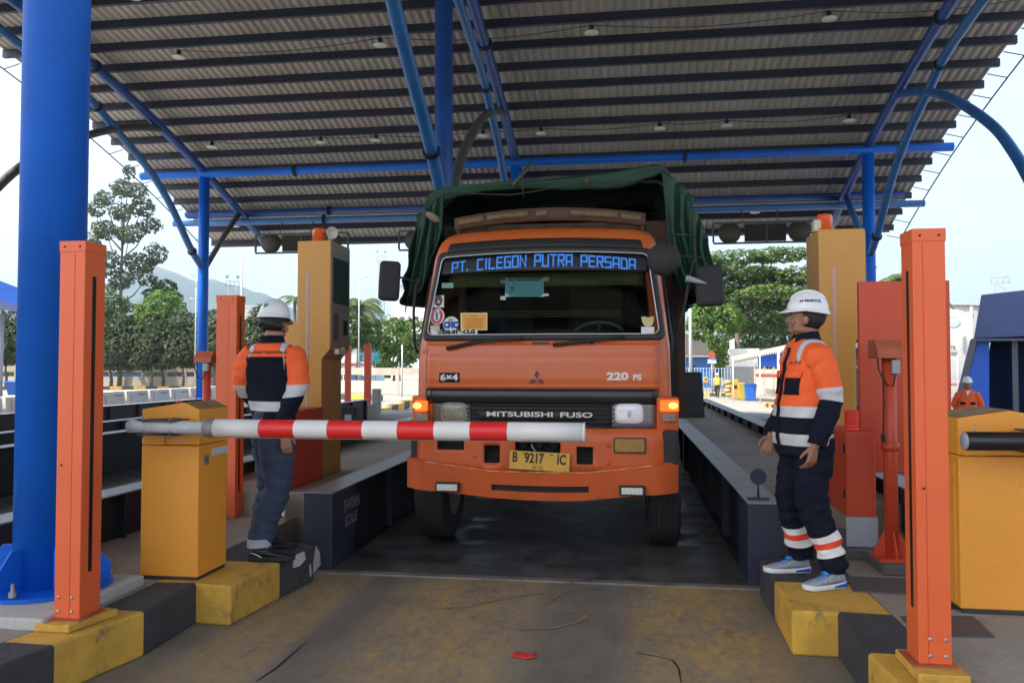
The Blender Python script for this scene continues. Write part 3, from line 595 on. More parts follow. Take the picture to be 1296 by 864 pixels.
# red cabinets with a ribbed red light, standing in front of the kiosks
def redcab(label,x0,x1,y0,y1,z0,z1,foot):
    t=thing('control_cabinet',label,'cabinet',((x0+x1)/2,(y0+y1)/2,.24))
    mb=MB(); mb.box((x0,y0,z0),(x1,y1,z1)); b=mb.build('casing',ORDARK,t,bevel=.006)
    mb=MB(); mb.box((x0+.01,y0-.004,z0+.03),(x1-.01,y0,z1-.04)); mb.build('door',ORDARK,t,bevel=.002)
    for z in (z0+.15,z1-.12): mb=MB(); mb.box((x0-.006,y0+.02,z-.03),(x0+.004,y0+.05,z+.03)); mb.build('hinge',BLACK,t)
    if foot: mb=MB(); mb.box((x0-.005,y0-.012,z0-.20),(x1+.005,y0-.004,z0)); mb.build('foot_plate',pm('plate_zinc',(.38,.42,.46),.4,metal=.3,vary=.12,vs=5),t)
    mb=MB(); cx,cy=(x0+.07,y0+.10); pr=[(0,0),(.055,0)]
    for k in range(6): pr+=[(.055,.012+k*.02),(.047,.018+k*.02),(.047,.026+k*.02),(.055,.03+k*.02)]
    pr+=[(.05,.14),(0,.145)]; mb.lathe(pr,(cx,cy,z1),n=18); mb.build('signal_light',pm('signal_red',(.8,.05,.03),.35,vary=.1,vs=20),t)
    if not foot:
        mb=MB(); mb.lathe(pr,(cx+.0,cy+.30,z1),n=18); mb.build('signal_light',MATS['signal_red'],t)
    return t
redcab('narrow red control cabinet with grey foot plate behind the right worker',1.505,1.70,5.72,6.3,.52,1.10,True)
redcab('red control cabinet standing in front of the left kiosk',-3.2,-2.92,6.62,7.42,.45,1.15,False)
mb=MB(); mb.box((1.42,5.66,.238),(1.78,6.4,.31)); mb.build('cabinet_plinth',CONCD,kind='structure',bevel=.01)
mb=MB(); mb.prism([(-3.06,.245),(-2.866,.245),(-2.866,.47),(-2.89,.495),(-3.06,.495)],1,6.42,6.44,0); sg=mb.build('warning_sign',WHITE,loc=(-2.84,6.43,.24),label='small white sign with red letters at the plinth beside the jeans leg',cat='sign')
mb=MB(); put_text(mb,'AM',lambda x,y:Vector((-2.95+x,6.416,.35+y)),.12,.004,.9); mb.box((-3.055,6.417,.25),(-2.868,6.4195,.275)); mb.build('lettering',pm('sign_red',(.55,.02,.02),.5),sg)
# round discs on posts at the beam ends
def disc(label,x,y,z,m,r=.058):
    t=thing('disc_marker',label,'marker',(x,y,z)); 
    mb=MB(); mb.box((x-.075,y-.035,z),(x+.075,y+.035,z+.008)); mb.build('foot',NAVY,t); MB().tube([(x,y,z+.008),(x,y,z+.13)],.008,8).build('stem',NAVY,t)
    MB().lathe([(0,0),(r,0),(r,.012),(0,.012)],(x,y,z+.16),(0,-1,0),24,0,False).build('disc',m,t,bevel=.002)
disc('small dark round disc on a stem on the end of the right beam',.955,5.93,.592,NAVY)
disc('small red round disc on a stem at the far left beam',-9.2,15.4,.592,pm('disc_red',(.35,.03,.03),.5),.085)
# red scrap on the lane
mb=MB(); mb.grid(lambda u,v:Vector((-.60+.12*u+.01*math.sin(9*v),4.20+.075*v+.01*math.sin(7*u),.006+.012*abs(mnoise.noise(Vector((u*5,v*5,3)))))),8,5); mb.build('plastic_scrap',pm('scrap_red',(.7,.035,.03),.5,vary=.35,vs=40),loc=(-.54,4.24,0),label='flattened red plastic scrap lying on the lane',cat='scrap',solid=.004)
# ================================================================ hanging signal gantries seen from behind
def gantry(label,xa,xb,Y=25.9,z0=5.47,z1=6.12):
    t=thing('signal_gantry',label,'signal frame',((xa+xb)/2,Y,z0),'signal frames hung below the roof edge')
    mb=MB(); r=.03
    for z in (z0,z1): mb.box((xa,Y-r,z-r),(xb,Y+r,z+r))
    mb.build('frame_rail',GREYT,t)
    for x in (xa,(xa+xb)/2,xb): q=MB(); q.box((x-r+.001,Y-r-.002,z0+r),(x+r-.001,Y+r+.002,z1-r)); q.build('frame_bar',GREYT,t)
    SIG=pm('signal_back',(.055,.05,.038),.6,vary=.2)
    for x in (xa+.52,xb-.62):
        MB().lathe([(0,-.12),(.2,-.10),(.34,-.02),(.36,.05),(.34,.08),(0,.08)],(x,Y+.05,(z0+z1)/2+.02),(0,1,0),24).build('signal_back',SIG,t)
    q=MB(); q.box((xa+.98,Y-.02,z0+.05),(xb-1.05,Y+.08,z1-.05)); q.build('sign_back',BLACK,t)
    for x in ((xa+xb)/2+.35,xa+.9): MB().tube([(x,Y,z1),(x,Y+.15,6.62)],.018,6).build('hanger',GREYT,t)
gantry('signal frame with round lamp backs hanging left of the left kiosk',-12.7,-9.35)
gantry('signal frame hanging just left of the truck tarpaulin',-7.55,-4.2)
gantry('signal frame hidden behind the truck tarpaulin',-2.3,1.05)
gantry('signal frame with round lamp backs hanging right of the truck',2.85,6.15)
# ================================================================ the truck
TOR=pm('truck_orange',(.56,.110,.019),.34,vary=.10,vs=1.6,bump=.02,bs=4,dirt=((.44,.17,.08),.32,3.2),coat=.25)
TORB=pm('bumper_orange',(.56,.096,.016),.42,vary=.12,vs=2.5,bump=.03,bs=7,dirt=((.30,.085,.03),.34,6))
TRIM=pm('trim_black',(.022,.021,.020),.55,vary=.25,vs=4,dirt=((.06,.05,.04),.22,5))
TRIMG=pm('trim_gloss',(.016,.016,.018),.22,vary=.2,vs=2)
RUST=pm('rusty_brown',(.075,.038,.022),.75,vary=.3,vs=5,dirt=((.05,.03,.02),.4,7))
CHAS=pm('chassis_black',(.02,.019,.018),.7,vary=.3,vs=5)
TYRE=pm('tyre_rubber',(.026,.025,.024),.85,vary=.25,vs=5,bump=.2,bs=50,dirt=((.07,.06,.05),.22,6))
RIM=pm('rim_dirty',(.30,.28,.25),.6,metal=.3,vary=.3,vs=6)
INT=pm('cab_interior',(.012,.012,.011),.8,vary=.3,vs=5)
SEAT=pm('seat_cloth',(.035,.033,.032),.9,vary=.3,vs=8)
def glassmat():
    m=bpy.data.materials.new('windscreen_glass'); m.use_nodes=True; N=m.node_tree.nodes; L=m.node_tree.links; N.remove(N['Principled BSDF']); o=N['Material Output']
    t=N.new('ShaderNodeBsdfTransparent'); t.inputs[0].default_value=(.55,.62,.57,1); g=N.new('ShaderNodeBsdfGlossy'); g.inputs['Roughness'].default_value=.03
    f=N.new('ShaderNodeFresnel'); f.inputs[0].default_value=1.45; x=N.new('ShaderNodeMixShader'); L.new(f.outputs[0],x.inputs[0]); L.new(t.outputs[0],x.inputs[1]); L.new(g.outputs[0],x.inputs[2]); L.new(x.outputs[0],o.inputs[0]); return m
GLASS=glassmat()
XC=-.645
def lerpt(T,z):
    if z<=T[0][0]: return T[0][1]
    for (a,b),(c,d) in zip(T[:-1],T[1:]):
        if z<=c: return b+(d-b)*(z-a)/(c-a)
    return T[-1][1]
FT=[(1.05,6.06),(1.36,6.045),(1.60,6.05),(1.72,6.075),(1.78,6.10),(2.44,6.31),(2.54,6.36),(2.60,6.42),(2.655,6.52),(2.69,6.66)]
WT=[(1.05,1.005),(1.36,1.005),(1.72,.998),(1.78,.990),(2.44,.935),(2.54,.915),(2.60,.90),(2.655,.865),(2.69,.79)]
def cabw(z): return lerpt(WT,z)
def cabf(z): return lerpt(FT,z)
def arch(x): return .035*(1-min(1,((x-XC)/.9)**2))      # the roof line and screen head are gently arched
def cs(x,z,off=0.):
    """point on the cab's front skin at world x, height z; off moves it towards the road"""
    w=cabw(z); u=abs(x-XC)/w; y=cabf(z)+.05*u*u
    if u>.86: q=(u-.86)/.14; y+=.16*(1-math.sqrt(max(0,1-min(1,q)**2)))
    return Vector((x,y-off,z))
truck=thing('truck','orange six-wheel truck under a green tarpaulin standing on the weighbridge with hazard lights lit','truck',(XC,7.0,.006))
# ---- cab shell
zs_=[1.05,1.2,1.36,1.48,1.60,1.72,1.78,1.90,2.05,2.2,2.32,2.44,2.50,2.54,2.58,2.60,2.63,2.655,2.675,2.69]
us=[-1,-.995,-.985,-.965,-.94,-.90,-.86,-.8,-.7,-.6,-.5,-.4,-.3,-.2,-.1,0,.1,.2,.3,.4,.5,.6,.7,.8,.86,.90,.94,.965,.985,.995,1]
def shell(i,j):
    z=zs_[j]; n=len(us)
    if i==0: return Vector((XC-cabw(z),7.55,z))
    if i==n+1: return Vector((XC+cabw(z),7.55,z))
    x=XC+us[i-1]*cabw(z); p=cs(x,z); p.z+=arch(x)*sstep(1.9,2.6,z); return p
mb=MB(); n=len(us)
vs=[shell(i,j) for j in range(len(zs_)) for i in range(n+2)]
fs=[];NW2=n+2
for j in range(len(zs_)-1):
    for i in range(n+1):
        open_=(6<=j<11 and 6<=i-1+1<=24) 
        side_win=(i in (0,n) and 6<=j<11)
        if open_ : continue
        fs.append((j*NW2+i,j*NW2+i+1,(j+1)*NW2+i+1,(j+1)*NW2+i))
mb.add(vs,fs,0,True)
top=[shell(i,len(zs_)-1) for i in range(n+2)]
mb.add(top,[tuple(range(n+2))],0,True)
# rear wall and floor of the cab
mb.add([(XC-.97,7.55,1.05),(XC+.97,7.55,1.05),(XC+.86,7.55,2.62),(XC-.86,7.55,2.62)],[(0,1,2,3)])
cabo=mb.build('cab',TOR,truck,weld=True)
q=cabo.modifiers.new('es','EDGE_SPLIT'); q.split_angle=R(38)
# screen rubber and chrome bead, pane
def loop(zb,zt,xb,xt,r,n=6):
    P=[];
    for cx,cz,a0 in ((-1,zb,180),(1,zb,270),(1,zt,0),(-1,zt,90)):
        X=(xb if cz==zb else xt); px=XC+cx*(X-r); pz=cz+(r if cz==zb else -r)
        for k in range(n+1): a=R(a0+90*k/n); P.append((px+r*math.cos(a),pz+r*math.sin(a)))
    return P
def dens(P,k=8):
    out=[]
    for i in range(len(P)):
        a=P[i];b=P[(i+1)%len(P)]; d=math.dist(a,b); m=max(1,int(d/.08))
        for t in range(m): out.append((a[0]+(b[0]-a[0])*t/m,a[1]+(b[1]-a[1])*t/m))
    return out
def onskin(p,off): 
    v=cs(p[0],p[1],off); v.z+=arch(p[0])*sstep(1.9,2.6,p[1]); return v
inner=dens(loop(1.80,2.43,.905,.835,.05))
def scaled(P,d):
    out=[]
    for x,z in P:
        cz=2.115; sx=1+d/.87; sz=1+d/.315; out.append((XC+(x-XC)*sx,cz+(z-cz)*sz))
    return out
mb=MB(); A=[onskin(p,.012) for p in scaled(inner,.052)];B=[onskin(p,.018) for p in inner]; m_=len(A)
mb.add(A+B,[(i,(i+1)%m_,m_+(i+1)%m_,m_+i) for i in range(m_)],0,True); A2=[onskin(p,-.015) for p in scaled(inner,.054)]
mb.add(A+A2,[(i,(i+1)%m_,m_+(i+1)%m_,m_+i) for i in range(m_)],0,True); B2=[onskin(p,-.03) for p in scaled(inner,-.004)]
mb.add(B+B2,[(i,(i+1)%m_,m_+(i+1)%m_,m_+i) for i in range(m_)],0,True)
mb.build('screen_rubber',TRIM,truck)
MB().tube([onskin(p,.021) for p in scaled(inner,.004)]+[onskin(scaled(inner,.004)[0],.021)],.0045,6).build('chrome_bead',pm('bead',(.62,.62,.6),.35,metal=.4),truck)
mb=MB(); mb.grid(lambda u,v:onskin((XC+(2*u-1)*(.9-.07*v),1.80+.63*v),.006),24,8); ws=mb.build('windscreen',GLASS,truck)
# dark vent panel above the screen with slats
mb=MB(); mb.grid(lambda u,v:onskin((XC+(2*u-1)*(.80-.02*v),2.478+.075*v),.004),30,3); vp=mb.build('vent_panel',TRIM,truck,solid=.006)
mb=MB()
for k in range(4): mb.tube([onskin((XC+(-.78+1.56*t/20),2.485+.02*k),.010) for t in range(21)],.0035,5)
mb.build('vent_slats',CHAS,vp)
# tinted sun strip with the firm's lettering
mb=MB(); mb.grid(lambda u,v:onskin((XC+(2*u-1)*(.845-.012*v),2.288+.135*v),.012),28,4); band=mb.build('screen_banner',pm('banner_black',(.006,.006,.008),.45),ws,solid=.001)
st_,tw=strokes('PT. CILEGON PUTRA PERSADA',.046,.082,.0135,.0205)
mb=MB(); x0_=W(570,330,6.22).x; x1_=W(804,330,6.22).x; sc=(x1_-x0_)/tw
for vs,fs,lay in st_:
    pv=[]
    for p in vs:
        x=x0_+p.x*sc; 
        # the line of words curves with the head of the screen
        pv.append(onskin((x,2.316+p.y*(.95+.12*(1-abs(x-XC)/.8))+.020*(1-((x-XC)/.72)**2)-.012),.0145+.0004*lay))
    mb.add(pv,fs,0)
mb.build('lettering',pm('letter_blue',(.055,.30,1.0),.4,vary=.04),band,weld=False)
# ---- behind the glass: dark cab, green visor band, seats, wheel, dash
mb=MB(); mb.box((XC-.84,7.40,1.5),(XC+.84,7.42,2.6)); mb.box((XC-.9,6.3,1.40),(XC+.9,7.4,1.42)); mb.build('cab_lining',INT,truck)
mb=MB(); mb.grid(lambda u,v:Vector((XC+(2*u-1)*.80,6.46-.02*v,2.205+.11*v)),20,2); mb.build('visor_curtain',pm('curtain_green',(.20,.24,.10),.9,vary=.25,vs=30,stretch=(3,1,.3)),truck,solid=.006)
mb=MB()
for k in range(3): mb.box((XC-.62,6.95,1.985+.022*k),(XC+.62,6.953,1.993+.022*k))
mb.build('curtain_stripes',pm('stripe_olive',(.22,.24,.13),.8,vary=.3,vs=15),truck)
mb=MB(); mb.grid(lambda u,v:Vector((XC+(2*u-1)*.88,6.22+.30*v,1.76+.06*math.sin(v*2.6)+.01)),16,5); mb.build('dashboard',INT,truck,solid=.01)
for sx in (-.42,.40):
    mb=MB(); mb.cbox((XC+sx,7.12,1.95),(.50,.14,.62)); mb.cbox((XC+sx,7.12,2.33),(.30,.10,.16)); mb.build('seat',SEAT,truck,bevel=.04,seg=3)
mb=MB(); cx,cy,cz=XC+.44,6.50,1.80; ax=Vector((0,.55,-.83)).normalized(); u_=Vector((1,0,0)); v_=ax.cross(u_)
mb.tube([Vector((cx,cy,cz))+(u_*math.cos(2*math.pi*k/28)+v_*math.sin(2*math.pi*k/28))*.21 for k in range(29)],.014,8); 
for a in (30,150,270): mb.tube([(cx,cy,cz),Vector((cx,cy,cz))+(u_*math.cos(R(a))+v_*math.sin(R(a)))*.21],.012,6)
mb.build('steering_wheel',pm('wheel_grey',(.16,.16,.17),.6),truck)
# stickers and papers on the inside of the screen
def sticker(name,px0,py0,px1,py1,m,round_=False,off=.0085,par=None):
    c=lambda px,py:(W(px,py,cabf(W(px,py,6.15).z)+.03).x, W(px,py,cabf(W(px,py,6.15).z)+.03).z)
    mb=MB()
    if round_:
        (xa,za),(xb,zb)=c(px0,py1),c(px1,py0); cx=(xa+xb)/2;cz=(za+zb)/2
        P=[(cx+(xb-xa)/2*math.cos(2*math.pi*k/28),cz+(zb-za)/2*math.sin(2*math.pi*k/28)) for k in range(28)]
    else: P=[c(px0,py1),c(px1,py1),c(px1,py0),c(px0,py0)]
    def sk(p): 
        v=cs(p[0],p[1],off); return v
    mb.add([sk(p) for p in P],[tuple(range(len(P)))]); return mb.build(name,m,par or ws), sk, c
PAPER=pm('paper_white',(.66,.64,.60),.6,vary=.06,vs=20)
paper,sk,cc=sticker('paper_notice',640,352.5,689,376,pm('paper_blue',(.20,.48,.52),.7,vary=.06,vs=8))
for a,b,c_,d in ((634,355,640,359),(689,351,695,356),(634,375,641,380),(689,372,695,375)): sticker('tape',a,b,c_,d,pm('tape_clear',(.38,.40,.34),.4),par=paper)
def tx(par,body,px,py,size,m,xs=1.,bold=.002,off=.0105,al='CENTER'):
    x,z=cc(px,py); mb=MB(); put_text(mb,body,lambda a,b:cs(x+a,z+b,off),size,bold,xs,0,al); return mb.build('lettering',m,par,weld=False)
INK=pm('ink_dark',(.02,.035,.06),.6)
tx(paper,'MV. PAN HARVEST',665,355,.030,INK,1.05,.0012); tx(paper,'P. KRAKATAU BANDAR',663,359.5,.022,pm('ink_blue',(.05,.16,.25),.6),1.0,.0005); tx(paper,'NO\n44',649,366.5,.022,INK); tx(paper,'HP : 081   219',677,364.5,.014,pm('ink_blue',(.05,.16,.25),.6))
s1,_,_=sticker('sticker',548,373.5,562,389,PAPER); sticker('badge',550,374,560.5,387.5,pm('badge_maroon',(.10,.03,.045),.5,vary=.5,vs=60),True,.0095,s1); sticker('badge_centre',552.8,379.5,557.5,384,pm('badge_tan',(.5,.33,.27),.5),True,.0105,s1)
s2,_,_=sticker('round_sticker',543.5,390,563.5,411,PAPER,True,.0088); sticker('badge_ring',544.5,391,561.5,410,pm('ring_red',(.52,.07,.09),.5,vary=.35,vs=90),True,.0098,s2); sticker('badge_centre',548.5,394.5,557.5,406.5,PAPER,True,.0108,s2)
sticker('badge_tower',551.2,395,554.6,405,pm('tower_blue',(.05,.16,.30),.5),False,.0118,s2)
s3,_,_=sticker('round_sticker',560.5,400.5,581.5,420,pm('paper_pale',(.62,.66,.70),.6),True,.0096); tx(s3,'CMC',571,411.5,.066,pm('cmc_blue',(.015,.035,.30),.5),.8,.006,.0112)
sticker('badge_ring',567.5,402.5,574.5,407.5,pm('ring_gold',(.45,.28,.16),.5,vary=.3,vs=60),True,.0106,s3)
s4,_,_=sticker('permit',583.5,396,617.5,418,pm('permit_cream',(.70,.60,.30),.6),False,.0086); sticker('permit_face',585.5,397.3,616,416.8,pm('permit_yellow',(.66,.33,.045),.6,vary=.12,vs=12),False,.0094,s4)
for yy,w_ in ((400,8),(404,24),(406.5,22),(409.5,24),(412,20),(414.5,22)): sticker('permit_line',600.5-w_/2,yy-.55,600.5+w_/2,yy+.45,pm('permit_ink',(.45,.12,.03),.6),False,.0102,s4)
s5,_,_=sticker('number_strip',545,417.2,605,423,PAPER,False,.0104); tx(s5,'O2-019-CLG',581,420.1,.040,pm('ink_black',(.015,.015,.015),.6),1.25,.003,.0122)
sticker('small_sticker',544.5,411.5,556.5,419,pm('sticker_tan',(.52,.42,.30),.6,vary=.3,vs=50),False,.0092)
sticker('tax_sticker',559,358,574,364.5,pm('sticker_green',(.16,.30,.24),.6,vary=.15,vs=30),False,.0086)
s6,_,_=sticker('crest_card',811.5,413.5,828,422,PAPER,False,.0086)
# winged gold crest
mb=MB(); xg,zg=cc(820,407)
P=[(0,-.045),(.03,-.03),(.045,.005),(.050,.045),(.036,.035),(.024,.045),(.012,.03),(0,.038),(-.012,.03),(-.024,.045),(-.036,.035),(-.050,.045),(-.045,.005),(-.03,-.03)]
mb.add([cs(xg+a,zg+b,.0086) for a,b in P],[tuple(range(len(P)))]); mb.build('crest',pm('crest_gold',(.50,.46,.20),.45,vary=.2,vs=60),ws)
# wipers
for pts in (((565,441),(600,433),(632,430),(662,428)),((700,436),(745,431.5),(790,425.5))):
    mb=MB(); P=[]
    for px,py in pts: 
        p=W(px,py,6.05); P.append(cs(p.x,p.z,.045))
    mb.tube(P,[.016,.013,.012,.011][:len(P)],6); mb.build('wiper',BLACK,truck)
for px,py in ((594,434.5),(749,434.0)):
    p=W(px,py,6.05); MB().ell(cs(p.x,p.z,.015),(.012,.02,.012)).build('washer_jet',BLACK,truck)
mb=MB(); p=W(684,434,6.05); mb.cbox(cs(p.x,p.z,.012),(.13,.02,.018)); mb.build('bonnet_handle',DSTEEL,truck,bevel=.003)
# bonnet flap: a raised panel with shut lines
mb=MB(); xa=XC-.905;xb=XC+.905
mb.grid(lambda u,v:cs(xa+(xb-xa)*u,1.375+(1.725-1.375)*v,.010+(.006 if .15<v<.72 else 0)),40,16); bon=mb.build('bonnet_flap',TOR,truck,solid=.006)
# badges on the flap
BADGE=pm('badge_silver',(.66,.65,.62),.4,vary=.08)
def skin_text(par,body,px,py,size,xs,bold,m,off,thick=.004):
    p=W(px,py,6.04); mb=MB(); put_text(mb,body,lambda a,b:cs(p.x+a,p.z+b,off),size,bold,xs,0); return mb.build('lettering',m,par,weld=False,solid=thick)
p=W(568,477.5,6.03); mb=MB(); mb.grid(lambda u,v:cs(p.x-.083+.166*u,p.z-.037+.074*v,.021),6,2); pl=mb.build('badge_plate',pm('badge_black',(.012,.012,.013),.4),bon,solid=.004)
def skin_strokes(par,body,px0,px1,py,ch,th,gap,cw,m,off,yr=6.03):
    st,tw=strokes(body,cw,ch,th,gap); a=W(px0,py,yr);b=W(px1,py,yr); sc=(b.x-a.x)/tw; mb=MB()
    for vs,fs,lay in st: mb.add([cs(a.x+q.x*sc,a.z+q.y-ch/2,off+.0005*lay) for q in vs],fs)
    return mb.build('lettering',m,par,weld=False,solid=.004)
skin_text(bon,'6×4',568,477.8,.072,1.25,.0022,BADGE,.026)
skin_text(bon,'220',781.5,476.5,.078,1.38,.0035,BADGE,.020); skin_text(bon,'PS',806.5,477.6,.058,1.15,.0025,BADGE,.020)
mb=MB(); p=W(679.5,478.5,6.03)
for a in (90,210,330):
    d=Vector((math.cos(R(a)),math.sin(R(a)))); e=Vector((-d.y,d.x)); l=.068
    Q=[Vector((0,0))+d*.003,d*l/2+e*l*.285,d*l,d*l/2-e*l*.285]; mb.add([cs(p.x+q.x,p.z-.006+q.y,.022) for q in Q],[(0,1,2,3)])
mb.build('emblem',pm('emblem_dull_red',(.10,.028,.035),.5,vary=.2,vs=40),bon,weld=False,solid=.004)
# black bar, grille, head lamps, turn lamps
mb=MB(); mb.grid(lambda u,v:cs(XC-.90+1.80*u,1.262+.108*v,.022+.014*math.sin(math.pi*v)),30,6); mb.build('front_bar',TRIMG,truck,solid=.012)
mb=MB(); mb.grid(lambda u,v:cs(XC-.60+1.18*u,1.075+.185*v,.004),20,3)
gr=mb.build('grille',CHAS,truck,solid=.006)
mb=MB()
for k in range(6):
    z=1.088+.033*k; mb.tube([cs(XC-.59+1.16*t/12,z,.018) for t in range(13)],.008,6)
mb.build('grille_bars',TRIM,gr)
mb=MB(); mb.grid(lambda u,v:cs(XC-.47+.88*u,1.140+.062*v,.026),12,2); pl=mb.build('name_bar',TRIM,gr,solid=.01)
skin_text(pl,'MITSUBISHI',658,524,.054,1.92,.0012,BADGE,.040); skin_text(pl,'FUSO',729.5,525,.054,1.90,.0012,BADGE,.040)
HOUS=pm('lamp_housing_old',(.12,.10,.07),.5,vary=.2,vs=6); HOUSG=pm('lamp_housing_grey',(.20,.21,.22),.45,vary=.12,vs=5)
LENSO=pm('old_lens',(.26,.24,.18),.25,vary=.25,vs=14,coat=.5); LENSN=pm('clear_lens',(.84,.85,.86),.15,metal=0,vary=.14,vs=18,coat=.8)
def headlamp(name,px0,py0,px1,py1,lx0,ly0,lx1,ly1,mh,ml,bead,new):
    a=W(px0,py1,6.02);b=W(px1,py0,6.02); mb=MB(); mb.grid(lambda u,v:cs(a.x+(b.x-a.x)*u,a.z+(b.z-a.z)*v,.014),10,4); h=mb.build(name,mh,truck,solid=.02)
    a=W(lx0,ly1,6.0);b=W(lx1,ly0,6.0); cx,cz=(a.x+b.x)/2,(a.z+b.z)/2; w,hh=(b.x-a.x)/2,(b.z-a.z)/2
    def rr(k,s): 
        an=2*math.pi*k/32; c,s_=math.cos(an),math.sin(an); ex=.42; return (cx+math.copysign(abs(c)**ex,c)*w*s,cz+math.copysign(abs(s_)**ex,s_)*hh*s)
    mb=MB(); rings=[(1,.022),(.96,.030),(.7,.038),(.35,.041),(.02,.042)]; vs=[cs(*rr(k,s),o) for s,o in rings for k in range(32)]
    mb.add(vs,[(i*32+k,i*32+(k+1)%32,(i+1)*32+(k+1)%32,(i+1)*32+k) for i in range(4) for k in range(32)],0,True); l=mb.build('lens',ml,h)
    MB().tube([cs(*rr(k,1.03),.028) for k in range(33)],.005,6).build('bezel',bead,h)
    if new:
        MB().ell(cs(cx,cz,.042),(.015,.004,.030)).build('bulb_cap',pm('bulb_dark',(.50,.51,.53),.3),h)
headlamp('headlight',545.5,508,594,540,557,510.5,588.5,532.5,HOUS,LENSO,pm('bead_dull',(.34,.32,.27),.4,metal=.3),False)
headlamp('headlight',774.5,507.5,828,541,779.5,512,813.5,535,HOUSG,LENSN,BADGE,True)
# corner panels with the flashing turn lamps
AMB=pm('turn_amber_lit',(.8,.12,.01),.3,vary=.2,vs=30,emit=((1,.15,.01),.45)); AMBH=pm('turn_hot',(.9,.35,.04),.3,emit=((1,.36,.05),1.9)); CLR=pm('marker_lens',(.22,.15,.13),.25,vary=.3,vs=20,coat=.4)
for px0,px1,hx in ((521.5,541.5,530),(831,859,850)):
    a=W(px0,533,6.08);b=W(px1,504,6.08); mb=MB(); s=1 if px0>600 else -1
    mb.prism([(a.x,6.08 if s<0 else 6.03),(b.x,6.03 if s<0 else 6.08),(b.x-.01 if s>0 else b.x,6.24),(a.x if s>0 else a.x+.01,6.24)],2,1.06,1.315); cp=mb.build('corner_panel',TORB,truck,bevel=.012,seg=3)
    q=W(hx,514,6.02); mb=MB(); mb.cbox((q.x-.015*s,6.045,q.z+.002),(.14 if s>0 else .10,.05,.086)); tl=mb.build('turn_light',AMB,cp,bevel=.012)
    MB().ell((q.x+.012*s,6.018,q.z+.005),(.034,.012,.024)).build('bulb',AMBH,tl)
    mb=MB(); mb.cbox((q.x-.02*s,6.05,q.z-.085),(.10,.04,.065)); mb.build('marker_lens',CLR,cp,bevel=.008)
# ---- bumper
def bplan(x): 
    u=abs(x-XC)/1.03; return 5.93+.04*u*u+(.13*((u-.80)/.2)**2 if u>.80 else 0)
holes=[(553,556.5,587.5,568.5),(613,563,633,585),(652.5,559,709.5,574),(730,565,750.5,587)]
hz=[]
for a,b,c_,d in holes:
    p=W(a,d,5.95);q=W(c_,b,5.95); hz.append((p.x,q.x,p.z,q.z))
xg_=sorted(set([XC-.96+1.92*k/48 for k in range(49)]+[v for h in hz for v in h[:2]])); zg_=sorted(set([.735,1.07]+[v for h in hz for v in h[2:]]))
mb=MB(); vs=[(x,bplan(x)+(.01 if z>1.06 else 0),z) for z in zg_ for x in xg_]; fs=[]; nX=len(xg_)
for j in range(len(zg_)-1):
    for i in range(nX-1):
        mx,mz=(xg_[i]+xg_[i+1])/2,(zg_[j]+zg_[j+1])/2
        if any(h[0]<mx<h[1] and h[2]<mz<h[3] for h in hz): continue
        fs.append((j*nX+i,j*nX+i+1,(j+1)*nX+i+1,(j+1)*nX+i))
mb.add(vs,fs,0,True)
mb.add([(x,bplan(x)+o,1.07+h_) for x in xg_ for o,h_ in ((.01,0),(.03,.012),(.12,.012))],[(3*i+k,3*i+3+k,3*i+4+k,3*i+1+k) for i in range(nX-1) for k in (0,1)],0,True)
bump=mb.build('bumper',TORB,truck,weld=True); q=bump.modifiers.new('s','SOLIDIFY'); q.thickness=.012; q.offset=-1
mb=MB(); mb.box((XC-.8,6.10,.80),(XC+.8,6.16,1.06)); mb.build('cross_member',CHAS,truck)
for dx in (-.12,.0,.12): MB().lathe([(0,-.02),(.035,-.02),(.045,0),(.03,.01),(0,.01)],(W(681,566,6.0).x+dx,6.04,.955),(0,1,0),16).build('hose_coupling',BLACK,truck)
MB().tube([W(672,560,5.98),W(674,566,5.95),W(679,572,5.95)],.005,6).build('hose',GREYP,truck)
# step corners
for px0,px1,s in ((520.5,537.5,-1),(835,858,1)):
    a=W(px0,586,6.05).x;b=W(px1,586,6.05).x; mb=MB(); mb.box((a,6.02 if s<0 else 6.0,.815),(b,6.30,1.07)); mb.build('corner_step',CHAS,truck,bevel=.02,seg=3)
# lower apron, flared at the ends and a little bent
def apron(u,v):
    x=XC-1.06+2.12*u; t=abs(2*u-1); tc=max(0,(t-.34)/.66)
    zt=.765+.085*tc; zb=.555+.052*tc+.01*math.sin(u*9)
    y=bplan(XC+(x-XC)*.97)-.050+.02*tc*tc+.03*(1-v)*(1-tc)
    if v>.93: y+=.045*(v-.93)/.07
    if u<.008 or u>.992: y+=.34
    return Vector((x,y-.004*math.sin(14*u),zb+(zt-zb)*v))
p0,p1=W(621,620,5.88),W(745,611,5.88)
us_=sorted(set([k/56 for k in range(57)]+[.0085,.9915]+[(p0.x-XC+1.06)/2.12,(p1.x-XC+1.06)/2.12])); vs_=[0,.14,.28,.50,.6,.72,.85,.93,1]
mb=MB(); vv=[apron(u,v) for v in vs_ for u in us_]; nU=len(us_); fs=[]
for j in range(len(vs_)-1):
    for i in range(nU-1):
        um=(us_[i]+us_[i+1])/2; xm=XC-1.06+2.12*um
        if j==2 and p0.x<xm<p1.x: continue
        fs.append((j*nU+i,j*nU+i+1,(j+1)*nU+i+1,(j+1)*nU+i))
mb.add(vv,fs,0,True); ap=mb.build('lower_apron',TORB,truck); q=ap.modifiers.new('s','SOLIDIFY'); q.thickness=.012; q.offset=-1; q=ap.modifiers.new('es','EDGE_SPLIT'); q.split_angle=R(35)
mb=MB(); mb.box((p0.x-.05,5.955,.58),(p1.x+.05,5.965,.70)); mb.build('slot_backing',CHAS,ap)
mb=MB(); P=[]
